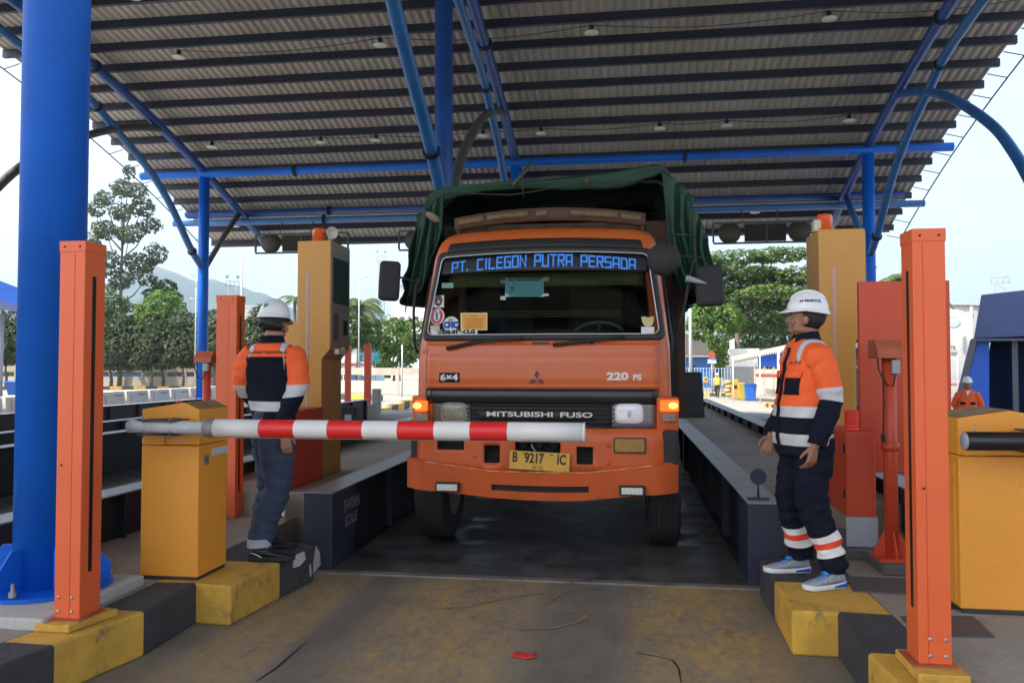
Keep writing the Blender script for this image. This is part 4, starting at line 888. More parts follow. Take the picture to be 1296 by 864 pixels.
for k in range(33): u=.09+.82*k/32; P.append(apron(u,.965)+Vector((0,-.007,0)))
mb.tube(P,[.0045+.003*math.sin(k*2.1) for k in range(33)],5); mb.build('worn_edge',pm('worn_primer',(.62,.30,.16),.6,vary=.35,vs=30),ap)
for a,b,c_,d in ((551,610.5,582,622),(784,615,817,627)):
    p=W(a,d,5.87);q=W(c_,b,5.87); mb=MB(); mb.box((p.x,5.86,p.z),(q.x,5.90,q.z)); dl=mb.build('running_light',BLACK,ap,bevel=.008)
    mb=MB(); mb.box((p.x+.014,5.855,p.z+.012),(q.x-.02,5.87,q.z-.012)); mb.build('led_strip',pm('led_pale',(.62,.60,.55),.3,vary=.3,vs=60),dl,bevel=.003)
p=W(778,572,5.93);q=W(816,555.5,5.93); mb=MB(); mb.box((p.x,5.925,p.z),(q.x,5.96,q.z)); fl=mb.build('fog_light',pm('fog_amber',(.30,.16,.02),.25,vary=.35,vs=9,coat=.5),truck,bevel=.006)
mb=MB(); mb.box((p.x-.007,5.932,p.z-.007),(q.x+.007,5.965,q.z+.007)); mb.build('fog_bezel',CHAS,fl)
for px,py in ((601,577),(770,563),(770,586)):
    p=W(px,py,5.94); MB().lathe([(0,0),(.018,0),(.016,.006),(0,.009)],(p.x,bplan(p.x)+.002,p.z),(0,-1,0),12).build('bumper_bolt',TORB,bump)
# number plate, hung crooked
M=Matrix.Translation((W(682.7,583.3,5.90).x,5.895,W(682.7,583.3,5.90).z))@Matrix.Rotation(R(2.6),4,'Y')
PLM=pm('plate_yellow',(.60,.34,.045),.45,vary=.12,vs=14,dirt=((.34,.20,.05),.25,12)); PLK=pm('plate_ink',(.018,.012,.008),.5)
mb=MB(); mb.cbox((0,0,0),(.452,.006,.138),0,M); npl=mb.build('number_plate',PLM,truck,bevel=.004)
mb=MB()
for body,x in (('B',-.185),('9217',.005-.045),('IC',.165)): put_text(mb,body,lambda a,b:M@Vector((x+a,-.0045,.018+b)),.102,.0035,.70)
for x in (-.118,.09): put_text(mb,'*',lambda a,b:M@Vector((x+a,-.0045,.035+b)),.055,.002,1)
put_text(mb,'07 • 25',lambda a,b:M@Vector((-.01+a,-.0045,-.05+b)),.026,.0004,1)
mb.build('lettering',PLK,npl,weld=False)
# ---- mirrors
def tubeobj(name,P,r,m,par=truck): return MB().tube(P,r,8).build(name,m,par)
def plan_mirror(name,px0,py0,px1,py1,Y,rot,tilt=0):
    a=W(px0,py1,Y);b=W(px1,py0,Y); c=(a+b)/2; M=Matrix.Translation(c)@Matrix.Rotation(R(rot),4,'Z')@Matrix.Rotation(R(tilt),4,'Y')
    mb=MB(); mb.cbox((0,0,0),((b.x-a.x),.075,(b.z-a.z)),0,M); o=mb.build(name,BLACK,truck,bevel=.035,seg=4)
    mb=MB(); mb.cbox((0,.04,0),((b.x-a.x)*.86,.004,(b.z-a.z)*.88),0,M); mb.build('mirror_glass',pm('mirror_glass',(.5,.5,.5),.05,metal=1),o,bevel=.015); return o
plan_mirror('wing_mirror',480,330,506,381,6.0,12,3)
tubeobj('mirror_arm',[W(502,350,6.05),W(515,353,6.08),W(531,358,6.15)],.009,BLACK)
tubeobj('mirror_frame',[W(531,352,6.16),W(526,362,6.12),W(523.5,395,6.1),W(525,438,6.1),W(529,446,6.14)],.011,BLACK)
plan_mirror('wing_mirror',880,335,915,388,6.05,-10,-3)
MB().lathe([(0,-.03),(.09,-.025),(.125,0),(.12,.02),(.09,.045),(.04,.06),(0,.063)],W(840,328,5.92),(-.1,-1,0),24).build('overlook_mirror',BLACK,truck)
tubeobj('mirror_arm',[W(855,325,5.98),W(868,324,6.0),W(888,326,6.02)],.009,BLACK); tubeobj('mirror_arm',[W(832,300,6.35),W(860,297,6.05),W(879,298,6.0)],.008,BLACK)
tubeobj('mirror_frame',[W(879,297,6.0),W(880,322,6.0),W(872,352,6.05),W(868,380,6.06),W(855,438,6.1)],.010,BLACK)
mb=MB(); mb.cbox(W(852,326,5.95),(.045,.05,.05)); mb.build('mirror_clamp',BOLT,truck,bevel=.004)
mb=MB(); mb.lathe([(.028,0),(.02,.08),(.004,.16)],W(868,352,6.02),(.9,0,-.25),10); mb.build('mirror_bracket',GREYP,truck)
# door side windows seen edge on, door seams, grab rail
for s in (-1,1):
    mb=MB(); w=lambda z:XC+s*(cabw(z)+.004); mb.add([(w(1.82),6.55,1.82),(w(1.82),7.35,1.82),(w(2.42),7.35,2.42),(w(2.42),6.62,2.42)],[(0,1,2,3)]); mb.build('side_window',GLASSD,truck,solid=.006)
    tubeobj('grab_rail',[(XC+s*1.0,6.33,1.5),(XC+s*1.02,6.36,1.75),(XC+s*.95,6.45,2.3)],.012,TRIM)
# ---- roof light board
mb=MB(); 
def board(u,v): x=XC-.80+1.62*u; return Vector((x,6.62+.10*(2*u-1)**2,2.725+.05*(1-(2*u-1)**2)+.105*v))
mb.grid(board,24,3); rb=mb.build('roof_board',RUST,truck,solid=.07)
for a,b in ((.02,.16),(.18,.40),(.44,.50),(.62,.86),(.88,.98)):
    mb=MB(); mb.grid(lambda u,v:board(a+(b-a)*u,.30+.5*v)+Vector((0,-.043,0)),8,2); mb.build('board_lens',pm('board_lens',(.13,.085,.04),.5,vary=.45,vs=26),rb,solid=.008)  # lens colour darkened to carry the shade above the cab roof
for x in (XC-.78,XC+.8): MB().tube([(x,6.72,2.64),(x,6.70,2.80)],.014,8).build('board_stay',RUST,rb)
# ---- chassis, wheels
mb=MB()
for s in (-1,1): mb.box((XC+s*.38,6.2,.72),(XC+s*.46,13.6,.95))
mb.box((XC-.95,7.6,.75),(XC+.95,8.6,1.03)); mb.box((XC-.55,6.5,.62),(XC+.55,7.5,1.04)); mb.build('chassis',CHAS,truck)
mb=MB(); mb.tube([(XC-.9,7.08,.5),(XC+.9,7.08,.5)],.06,10); mb.tube([(XC-.9,11.2,.5),(XC+.9,11.2,.5)],.08,10); mb.tube([(XC-.9,12.5,.5),(XC+.9,12.5,.5)],.08,10); mb.build('axles',CHAS,truck)
def wheel(x,y,w=.27,r=.505):
    z=r+.006; mb=MB(); pr=[]
    for t in [(-1,.62),(-1,.80),(-.98,.92),(-.90,.975)]: pr.append((t[1]*r,t[0]*w/2))
    for k in range(5):
        c=(-.66+.33*k)*w/2; 
        if k: pr+=[(r*.975,c-.17*w/2-.006),(r*.975,c-.17*w/2+.006)]
        pr+=[(r,c-.15*w/2),(r,c+.15*w/2)]
    for t in [(.90,.975),(.98,.92),(1,.80),(1,.62)]: pr.append((t[1]*r,t[0]*w/2))
    mb.lathe(pr,(x,y,z),(1,0,0),48); t=mb.build('wheel',TYRE,truck); q=t.modifiers.new('es','EDGE_SPLIT'); q.split_angle=R(35)
    MB().lathe([(.62*r,-w/2+.01),(.58*r,-w/2+.03),(.5*r,-.04),(.2*r,-.02),(.2*r,.05),(0,.05),(0,-.05),(.2*r,.0),(.5*r,.0),(.58*r,w/2-.03),(.62*r,w/2-.01)],(x,y,z),(1,0,0),24).build('rim',RIM,t)
wheel(-1.655,7.08); wheel(.325,7.08)
for y in (11.2,12.5):
    for s in (-1,1):
        for o in (.80,1.08): wheel(XC+s*o,y,.25)
for s in (-1,1):
    mb=MB(); mb.grid(lambda u,v:Vector((XC+s*(.80+.28*v),7.08-.62*math.cos(math.pi*(.05+.9*u)),.48+.60*math.sin(math.pi*(.05+.9*u)))),12,1); mb.build('mudguard',CHAS,truck,solid=.01)
# ---- load bed and tarpaulin
bx0,bx1,by0,by1=-1.78,.58,7.72,13.7
mb=MB(); mb.box((bx0,by0,1.05),(bx1,by0+.05,2.95)); mb.box((bx0,by0+.05,1.05),(bx0+.05,by1,2.9)); mb.box((bx1-.05,by0+.05,1.05),(bx1,by1,2.9)); mb.box((bx0+.05,by0+.05,1.05),(bx1-.05,by1,1.12)); mb.box((bx0+.05,by1-.05,1.12),(bx1-.05,by1,2.9)); mb.build('load_bed',RUST,truck)
mb=MB()
for k in range(8): x=bx0+.1+k*(bx1-bx0-.2)/7; mb.box((x-.03,by0-.03,1.1),(x+.03,by0-.001,2.93))
mb.build('headboard_ribs',CHAS,truck)
for k in range(5):
    y=7.42+k*1.55; mb=MB().tube([(bx0-.02,y,2.2),(bx0-.02,y,3.02),(bx0+.25,y,3.26),(XC,y,3.33),(bx1-.25,y,3.26),(bx1+.02,y,3.02),(bx1+.02,y,2.2)],.022,8); mb.build('tarp_hoop',DSTEEL,truck)
TARP=pm('tarpaulin_green',(.005,.045,.023),.62,vary=.35,vs=2.2,bump=.35,bs=16,dirt=((.02,.05,.03),.3,3)); 
prof=[(-2.02,2.12),(-1.99,2.35),(-1.97,2.6),(-1.93,2.85),(-1.88,3.05),(-1.80,3.19),(-1.6,3.245),(-1.1,3.26),(-.6,3.285),(-.1,3.33),(.22,3.375),(.37,3.355),(.45,3.2),(.52,2.95),(.60,2.7),(.69,2.45),(.77,2.25),(.79,2.15)]
def cr(P,t):
    n=len(P)-1; f=t*n; i=min(n-1,int(f)); f-=i; g=lambda k:Vector(P[max(0,min(n,k))]); a,b,c,d=g(i-1),g(i),g(i+1),g(i+2)
    return .5*((2*b)+(c-a)*f+(2*a-5*b+4*c-d)*f*f+(3*b-a-3*c+d)*f**3)
def tarp(u,v):
    p=cr(prof,u); y=7.26+6.5*v; side=abs(2*u-1)
    drape=max(0,side-.55)/.45
    fold=(mnoise.noise(Vector((u*16,v*2.2,1)))*.05+math.sin(v*70+u*9)*.018)*drape+.018*mnoise.noise(Vector((u*9,v*14,5)))*(1-drape)+.012*math.sin(u*95+5*mnoise.noise(Vector((u*6,v*3,0))))*drape
    s=1 if u>.5 else -1; pinch=.5+.5*min(1,v*7)
    x=p.x+s*fold*1.6-s*.16*drape*sstep(0,.12,v); z=p.y+(-.05*math.sin(v*math.pi*4)**2*(1-drape))+.12*sstep(0,.15,v)*(1-drape)*0
    if drape>.6: z+=.10*mnoise.noise(Vector((v*9,u*3,2)))*(drape-.6)
    y+= -.30*drape*(1-v)**12 + .05*mnoise.noise(Vector((u*12,0,7)))
    return Vector((x,y,z))
mb=MB(); mb.grid(tarp,90,110); tp=mb.build('tarpaulin',TARP,truck,solid=.006)
# front hem, folded over the first hoop, and two gathered curtains at the corners
mb=MB(); mb.grid(lambda u,v:Vector((cr(prof,.24+.50*u).x,7.25+.03*v-.02*math.sin(9*u),cr(prof,.24+.50*u).y-.006-v*(.10+.045*math.sin(u*13)+.03*mnoise.noise(Vector((u*14,1,0)))))),50,4); mb.build('tarp_hem',TARP,tp,solid=.008)
def curtain(x0,x1,zt,zb,y,lean,name='tarp_curtain'):
    mb=MB(); mb.grid(lambda u,v:Vector((x0+(x1-x0)*u+lean*v*v+.015*math.sin(v*6+u*4),y+.05*math.sin(u*17+v*1.5)*(.4+.6*v)-.05*v+.02*mnoise.noise(Vector((u*6,v*5,y))),zt(u)+(zb(u)-zt(u))*v)),36,24); return mb.build(name,TARP,tp,solid=.008)
curtain(.34,.62,lambda u:3.30-.25*u,lambda u:2.20+.05*math.sin(7*u)-.10*u,7.12,.17)
curtain(-1.94,-1.66,lambda u:2.98+.18*u,lambda u:2.05+.45*u+.06*math.sin(8*u),7.22,-.10)
curtain(.55,.74,lambda u:3.0-.35*u,lambda u:2.24-.05*u,7.0,.08)
MB().tube([W(672,207,7.2),W(655,228,7.15),W(650,236,7.15)],.02,8).build('tarp_rope',DSTEEL,tp); MB().tube([W(660,226,7.15),W(663,250,7.2)],.008,6).build('tarp_rope',DSTEEL,tp)
MB().ell(W(548,275,7.0),(.08,.05,.035),M=Matrix.Rotation(R(35),3,'Y')).build('rolled_cloth',pm('cloth_tan',(.22,.18,.13),.9,vary=.2,vs=20),tp)
MB().tube([(cr(prof,.24+.03*k).x,7.228,cr(prof,.24+.03*k).y-.095-.03*math.sin(k*1.3)) for k in range(17)],.005,6).build('tarp_rope',pm('rope_dull',(.05,.06,.045),.9,vary=.2,vs=40),tp)
# left rear tarp hem knot
for px,py in ((743,230),(530,357)): MB().ell(W(px,py,7.15),(.03,.03,.04)).build('rope_knot',RUST,tp)
# ================================================================ people
SKIN=pm('skin_tan',(.30,.145,.085),.5,vary=.10,vs=14,bump=.04,bs=80); SKINL=pm('skin_warm',(.36,.18,.11),.5,vary=.1,vs=14,bump=.04,bs=80)
HAIR=pm('hair_black',(.012,.011,.011),.6,vary=.4,vs=40,bump=.3,bs=120)
HIVIS=pm('hivis_orange',(.90,.125,.022),.75,vary=.07,vs=5,bump=.12,bs=90); CNAVY=pm('cloth_navy',(.007,.0085,.019),.9,vary=.25,spec=.2,vs=6,bump=.15,bs=90)
REFL=pm('reflective_silver',(.55,.55,.54),.4,vary=.08,vs=20,bump=.1,bs=140); REFW=pm('reflective_white',(.78,.78,.76),.45,vary=.05,vs=20)
JEAN=pm('jeans_blue',(.030,.044,.080),.85,vary=.45,vs=4,bump=.25,bs=110,dirt=((.06,.08,.12),.25,3)); CUFF=pm('jeans_cuff',(.38,.40,.43),.85,vary=.15,vs=20)
HELM=pm('helmet_white',(.80,.80,.79),.3,vary=.03,vs=5,coat=.4)
SHOEB=pm('shoe_black',(.014,.013,.013),.45,vary=.3,vs=12); SOLEB=pm('sole_black',(.02,.02,.02),.8)
KNIT=pm('sneaker_grey',(.30,.34,.38),.8,vary=.25,vs=60,bump=.3,bs=200); LACE=pm('sneaker_blue',(.03,.24,.68),.7,vary=.2,vs=40); SOLEW=pm('sole_white',(.70,.71,.72),.6,vary=.08,vs=20); HEELB=pm('heel_blue',(.012,.09,.62),.5)
HIORED=pm('band_orange_red',(.80,.06,.02),.7,vary=.06,vs=10)
def rot2(x,y,a): c,s=math.cos(a),math.sin(a); return (x*c-y*s,x*s+y*c)
class Fig:
    """a standing figure: +Y is its front, +X its right hand side"""
    def __init__(s,loc,heading,twist=0.,head_turn=0.,head_nod=0.,vox=.0065):
        s.loc=Vector(loc); s.th=math.atan2(-heading[0],heading[1]); s.tw=twist; s.ht=head_turn; s.nod=head_nod; s.vox=vox
    def P(s,p):
        """figure space -> world"""
        x,y=rot2(p[0],p[1],s.th); return s.loc+Vector((x,y,p[2]))
    def T(s,p):
        """turn of the upper body over the hips"""
        a=s.tw*sstep(.86,1.25,p[2]); x,y=rot2(p[0],p[1],a); return s.P((x,y,p[2]))
    def H(s,p):
        """turn and nod of the head about the neck"""
        z=p[2]-1.47; y,zz=rot2(p[1],z,s.nod); x,y=rot2(p[0],y,s.tw+s.ht); return s.P((x,y,zz+1.47))
    def loft(s,mb,rings,n,mi,tf,wr=0.,wf=9.,seed=0.,close=(True,True),smooth=True):
        """rings: (centre, half widths, tilt axis vectors u,v); mi(i,j)->material"""
        vs=[]
        for i,(c,ru,rv,u,v) in enumerate(rings):
            for j in range(n):
                a=2*math.pi*j/n; ca,sa=math.cos(a),math.sin(a); e=.86
                p=Vector(c)+Vector(u)*math.copysign(abs(ca)**e,ca)*ru+Vector(v)*math.copysign(abs(sa)**e,sa)*rv
                if wr:
                    d=(p-Vector(c)); 
                    if d.length>1e-6:
                        d.normalize(); k=mnoise.noise(Vector((p.x*wf*.6+seed,p.y*wf*.6,p.z*wf*1.9)))+.5*mnoise.noise(Vector((p.x*wf*1.6+seed,p.y*wf*1.6+4,p.z*wf*3.4)))
                        k+=.55*(1-2.6*abs(mnoise.noise(Vector((p.x*5+seed,p.y*5+2,p.z*15+(p.x+p.y)*6)))))
                        p=p+d*wr*k
                vs.append(tf(p))
        m=len(rings); fs=[];ms=[]
        for i in range(m-1):
            for j in range(n):
                fs.append((i*n+j,i*n+(j+1)%n,(i+1)*n+(j+1)%n,(i+1)*n+j)); ms.append(mi(i,j) if callable(mi) else mi)
        mb.add(vs,fs,ms,smooth)
        for k,(fl,i) in enumerate(zip(close,(0,m-1))):
            if fl: mb.add(vs[i*n:(i+1)*n],[tuple(range(n))],ms[0] if k==0 else ms[-1],smooth)
    def torso_rings(s,tab):
        return [(Vector((0,t[3],t[0])),t[1],t[2],(1,0,0),(0,1,0)) for t in tab]
    def limb_rings(s,path,rads,sub=5,side=Vector((1,0,0))):
        pts=[Vector(p) for p in path]; out=[]; n=len(pts)-1
        for i in range(n):
            a=pts[max(i-1,0)];b=pts[i];c=pts[i+1];d=pts[min(i+2,n)]
            for k in range(sub):
                t=k/sub; q=.5*((2*b)+(c-a)*t+(2*a-5*b+4*c-d)*t*t+(3*b-a-3*c+d)*t**3); r0,r1=rads[i],rads[i+1]
                out.append((q,(r0[0]+(r1[0]-r0[0])*t,r0[1]+(r1[1]-r0[1])*t)))
        out.append((pts[-1],rads[-1])); R_=[]
        for i,(q,r) in enumerate(out):
            t=(out[min(i+1,len(out)-1)][0]-out[max(i-1,0)][0]).normalized(); u=(side-t*side.dot(t)).normalized(); v=t.cross(u)
            R_.append((q,r[0],r[1],u,v))
        return R_
def voxel(mb,name,mats,par,vox,smooth=3,label=None,**kw):
    o=mb.build(name,mats,par,weld=False)
    m=o.modifiers.new('r','REMESH'); m.mode='VOXEL'; m.voxel_size=vox; m.use_smooth_shade=True
    k=o.modifiers.new('s','SMOOTH'); k.factor=.5; k.iterations=smooth
    dg=bpy.context.evaluated_depsgraph_get(); me=bpy.data.meshes.new_from_object(o.evaluated_get(dg)); me.name=name
    o.modifiers.clear(); old=o.data; o.data=me; bpy.data.meshes.remove(old)
    for p in me.polygons: p.use_smooth=True
    if not me.materials: me.materials.append(mats)
    return o
def capsule(mb,a,b,ra,rb,n=12):
    a=Vector(a);b=Vector(b); d=(b-a).normalized(); P=[];Rr=[]
    for k in range(4): t=math.pi/2*(1-k/3); P.append(a-d*ra*math.sin(t)*.98); Rr.append(max(ra*math.cos(t),.0015))
    for k in range(4): t=math.pi/2*k/3; P.append(b+d*rb*math.sin(t)*.98); Rr.append(max(rb*math.cos(t),.0015))
    mb.tube(P,Rr,n)
def hand(mb,tf,wrist,fdir,palm,side,s=1.,curl=.5):
    """palm and five unequal fingers; fdir points along the fingers, palm = palm normal, side = +1 thumb towards cross(fdir,palm)"""
    f=Vector(fdir).normalized(); pn=Vector(palm); pn=(pn-f*pn.dot(f)).normalized(); w=f.cross(pn)*side; o=Vector(wrist)
    L=lambda a,b,c:o+f*a*s+w*b*s+pn*c*s
    for b in (-.027,-.009,.009,.026): capsule(mb,tf(L(.015,b*.6,0)),tf(L(.088,b,0)),.0155*s,.0125*s,10)
    for b,l,r in ((-.030,.060,.0078),(-.0105,.076,.0088),(.0095,.082,.009),(.029,.072,.0086)):
        p=L(.088,b,0); ang=.25+curl*.35
        for k,seg in enumerate((.45,.32,.23)):
            d=f*math.cos(ang)+pn*math.sin(ang); q=p+d*l*seg*s; capsule(mb,tf(p),tf(q),r*(1-.09*k)*s,r*(1-.09*(k+1))*s,9); p=q; ang+=curl*.75
    p=L(.022,.030,.006); q=L(.055,.052,.020); r_=L(.082,.056,.034); capsule(mb,tf(p),tf(q),.0135*s,.0105*s,9); capsule(mb,tf(q),tf(r_),.0105*s,.0085*s,9)
def head(mb,H):
    M=None
    def E(c,r,n=18,k=12):
        vs=[]
        for i in range(k+1):
            a=math.pi*i/k
            for j in range(n): b=2*math.pi*j/n; vs.append(H((c[0]+r[0]*math.sin(a)*math.cos(b),c[1]+r[1]*math.sin(a)*math.sin(b),c[2]+r[2]*math.cos(a))))
        mb.add(vs,[(i*n+j,(i+1)*n+j,(i+1)*n+(j+1)%n,i*n+(j+1)%n) for i in range(k) for j in range(n)],0,True)
    E((0,-.008,1.625),(.076,.098,.092)); E((0,.030,1.565),(.062,.062,.075)); E((0,.058,1.522),(.034,.036,.026))
    for sx in (-1,1):
        E((sx*.042,.066,1.575),(.025,.022,.028)); E((sx*.034,.080,1.632),(.026,.014,.010)); E((sx*.078,-.005,1.588),(.010,.020,.032)); E((sx*.013,.098,1.573),(.010,.012,.009)); E((sx*.05,.02,1.53),(.022,.045,.022))
    capsule(mb,H((0,.084,1.615)),H((0,.106,1.580)),.010,.014); E((0,.112,1.576),(.012,.012,.011))
    E((0,.088,1.546),(.026,.014,.0075)); E((0,.085,1.534),(.022,.014,.0085))
    capsule(mb,H((0,-.012,1.44)),H((0,-.004,1.55)),.060,.056,16)
def helmet(fig,par,tilt=0.,peak=True,text=None,badge=False,ridge=True):
    H=lambda p:fig.H((p[0],p[1]*math.cos(tilt)-(p[2]-1.66)*math.sin(tilt),1.66+p[1]*math.sin(tilt)+(p[2]-1.66)*math.cos(tilt)))
    n=36; mb=MB(); prof=[]
    vs=[];rows=[]
    for k in range(11):
        t=k/10*math.pi/2; rows.append((math.cos(t),math.sin(t)))
    def pt(a,c,s_,ox=0,oz=0): return H(((.100*c+ox)*math.cos(a),-.006+(.122*c+ox)*math.sin(a),1.655+.118*s_+oz))
    for c,s_ in rows: vs+=[pt(2*math.pi*j/n,max(c,.002),s_) for j in range(n)]
    mb.add(vs,[(i*n+j,i*n+(j+1)%n,(i+1)*n+(j+1)%n,(i+1)*n+j) for i in range(10) for j in range(n)],0,True)
    brim=[]
    for k,(ox,oz) in enumerate(((0,.002),(.006,-.004),(.013,-.010),(.014,-.015),(.0,-.010))):
        for j in range(n):
            a=2*math.pi*j/n; f=max(0,math.sin(a)); pk=(.038*f**2.2 if peak else .01*f)*min(1,ox/.013); b=max(0,-math.sin(a))
            p=((.100+ox)*math.cos(a)*(1-.1*f*(pk>0)),-.006+(.122+ox)*math.sin(a)+pk,1.655+oz-.012*f*(ox/.013)-.018*b*(ox/.013)); brim.append(H(p))
    mb.add(brim,[(i*n+j,i*n+(j+1)%n,(i+1)*n+(j+1)%n,(i+1)*n+j) for i in range(4) for j in range(n)],0,True)
    h=mb.build('helmet',HELM,par)
    if ridge:
        mb=MB()
        for x in (-.028,0,.028):
            P=[]
            for k in range(13):
                t=math.pi*(.18+.64*k/12); P.append(H((x,-.006+.124*math.cos(t)*math.sqrt(1-(x/.100)**2),1.655+.1195*math.sin(t)*math.sqrt(1-(x/.100)**2))))
            mb=MB().tube(P,[.002]+[.006]*11+[.002],6); mb.build('ridge',HELM,h)
    mb=MB(); P=[]
    for k in range(24): a=2*math.pi*k/24; P.append(H((.088*math.cos(a),-.006+.108*math.sin(a),1.638)))
    mb.tube(P+[P[0]],.008,6); mb.build('head_band',pm('band_dark',(.03,.03,.033),.7),h)
    def onhelm(az,el,o=.0015):
        c,s_=math.cos(el),math.sin(el); return H(((.100*c+o)*math.cos(az),-.006+(.122*c+o)*math.sin(az),1.655+(.118*s_+o*s_)))
    if text:
        a0,e0=text[1],text[2]; sg=text[3] if len(text)>3 else 1
        mb=MB(); put_text(mb,text[0],lambda x,y:onhelm(a0+sg*x/.115,e0+y/.118),.022,.0012,1.2); mb.build('lettering',pm('logo_navy',(.02,.03,.12),.5),h,weld=False)
    if badge:
        az=math.radians(-88); el=.50; mb=MB()
        for r0,r1 in ((.010,.019),(.0,.006)):
            ks=24; mb.add([onhelm(az+r*math.cos(2*math.pi*k/ks)/.115,el+r*math.sin(2*math.pi*k/ks)/.118) for r in (max(r0,.0004),r1) for k in range(ks)],[(k,(k+1)%ks,ks+(k+1)%ks,ks+k) for k in range(ks)])
        mb.build('badge',pm('badge_green',(.02,.22,.12),.5),h,weld=False)
    return h
def hair(fig,par):
    H=fig.H; n=28;k=14; vs=[];fs=[]
    for i in range(k+1):
        a=math.pi*i/k
        for j in range(n):
            b=2*math.pi*j/n; x,y,z=.082*math.sin(a)*math.cos(b),-.012+.104*math.sin(a)*math.sin(b),1.622+.097*math.cos(a); q=mnoise.noise(Vector((x*60,y*60,z*60)))*.003; vs.append(H((x*(1+q*8),y*(1+q*8),z)))
    def keep(i,j):
        a=math.pi*(i+.5)/k;b=2*math.pi*(j+.5)/n; y=-.012+.104*math.sin(a)*math.sin(b); z=1.622+.097*math.cos(a)
        return z>1.545 and (y<.01+.2*(z-1.60)) or z>1.67
    for i in range(k):
        for j in range(n):
            if keep(i,j): fs.append((i*n+j,(i+1)*n+j,(i+1)*n+(j+1)%n,i*n+(j+1)%n))
    mb=MB().add(vs,fs,0,True); o=mb.build('hair',HAIR,par,solid=.006); return o
def jacket(fig,par,arms,belly=.0,back_navy=True,front_low=1.32,n=40):
    """work jacket: orange yoke, navy body, silver bands; sleeves lofted from the shoulder"""
    Z=[.775,.80,.83,.865,.90,.935,.965,1.00,1.03,1.065,1.10,1.14,1.18,1.22,1.26,1.30,1.34,1.37,1.40,1.425,1.445,1.46,1.472,1.482]
    def hw(z): return lerpt([(.775,.192),(.85,.196),(.95,.196),(1.1,.192),(1.25,.190),(1.35,.188),(1.40,.178),(1.43,.160),(1.455,.12),(1.472,.085),(1.482,.07)],z)
    def hd(z): return lerpt([(.775,.128+belly),(.85,.132+belly),(1.0,.130+belly),(1.1,.128+belly*.8),(1.25,.128),(1.35,.118),(1.40,.105),(1.43,.092),(1.455,.08),(1.472,.07),(1.482,.066)],z)
    def cy(z): return lerpt([(.775,.012),(1.0,.014+belly*.4),(1.2,.006),(1.4,-.012),(1.482,-.012)],z)
    Z=[a for p,q in zip(Z[:-1],Z[1:]) for a in (p,(p+q)/2)]+[Z[-1]]
    rings=fig.torso_rings([(z,hw(z),hd(z),cy(z)) for z in Z])
    def mi(i,j):
        z=(Z[i]+Z[i+1])/2; a=2*math.pi*(j+.5)/n; back=math.sin(a)<-.12
        if .83<z<.90: return 2
        if 1.00<z<1.065 : return 2
        if z<1.03: return 1
        if back and back_navy: return 1 if z<1.375 else 0
        return 0
    mb=MB(); fig.loft(mb,rings,n,mi,fig.T,.009,8.,3.1)
    body=mb.build('jacket',[HIVIS,CNAVY,REFL],par,weld=False)
    for k,(path,rads) in enumerate(arms):
        mb=MB(); rr=fig.limb_rings(path,rads,13); m=len(rr)-1
        def ms(i,j):
            t=i/m
            return 0 if t<.49 else 2 if t<.585 else 1
        fig.loft(mb,rr,36,ms,fig.T,.010,11.,k*7.7); mb.build('sleeve',[HIVIS,CNAVY,REFL],body,weld=False)
    # stand collar, fallen open
    mb=MB(); nn=28
    vs=[]
    for rz_,dz,ro in ((1.462,0,.079),(1.487,.0,.074),(1.515,.0,.071),(1.518,0,.077),(1.49,0,.086),(1.466,0,.094)):
        for j in range(nn+1):
            a=math.pi/2+.30+(2*math.pi-.60)*j/nn; f=math.sin(a); vs.append(fig.T((ro*math.cos(a),-.012+ro*.96*f,rz_-.016*max(0,f))))
    mb.add(vs,[(i*(nn+1)+j,i*(nn+1)+j+1,(i+1)*(nn+1)+j+1,(i+1)*(nn+1)+j) for i in range(5) for j in range(nn)],0,True); mb.build('collar',CNAVY,body)
    return body
def snap(fig,par_body):
    me=par_body.data; org=ORG[par_body.name]; bv=BVHTree.FromPolygons([v.co+org for v in me.vertices],[tuple(p.vertices) for p in me.polygons]); return bv
def on_cloth(fig,bv,x,z,back,off=.003):
    """point of the jacket's surface straight behind/in front of torso point x,z"""
    a=fig.T((x,(-.6 if back else .6),z)); b=fig.T((x,0,z)); d=(b-a).normalized(); h=bv.ray_cast(a,d)
    return (h[0]-d*off) if h[0] is not None else b
def legs(fig,par,paths,rads,mats,mfun,seat,cut=None,name='trousers'):
    mb=MB(); n=32
    rings=fig.torso_rings(seat); fig.loft(mb,rings,n,0,fig.P,.006,9,2.2)
    for k,p in enumerate(paths):
        rr=fig.limb_rings(p,rads,18); m=len(rr)-1; fig.loft(mb,rr,40,lambda i,j:mfun(i/m),fig.P,.013,9.5,k*5.5)
    return mb.build(name,mats,par,weld=False)
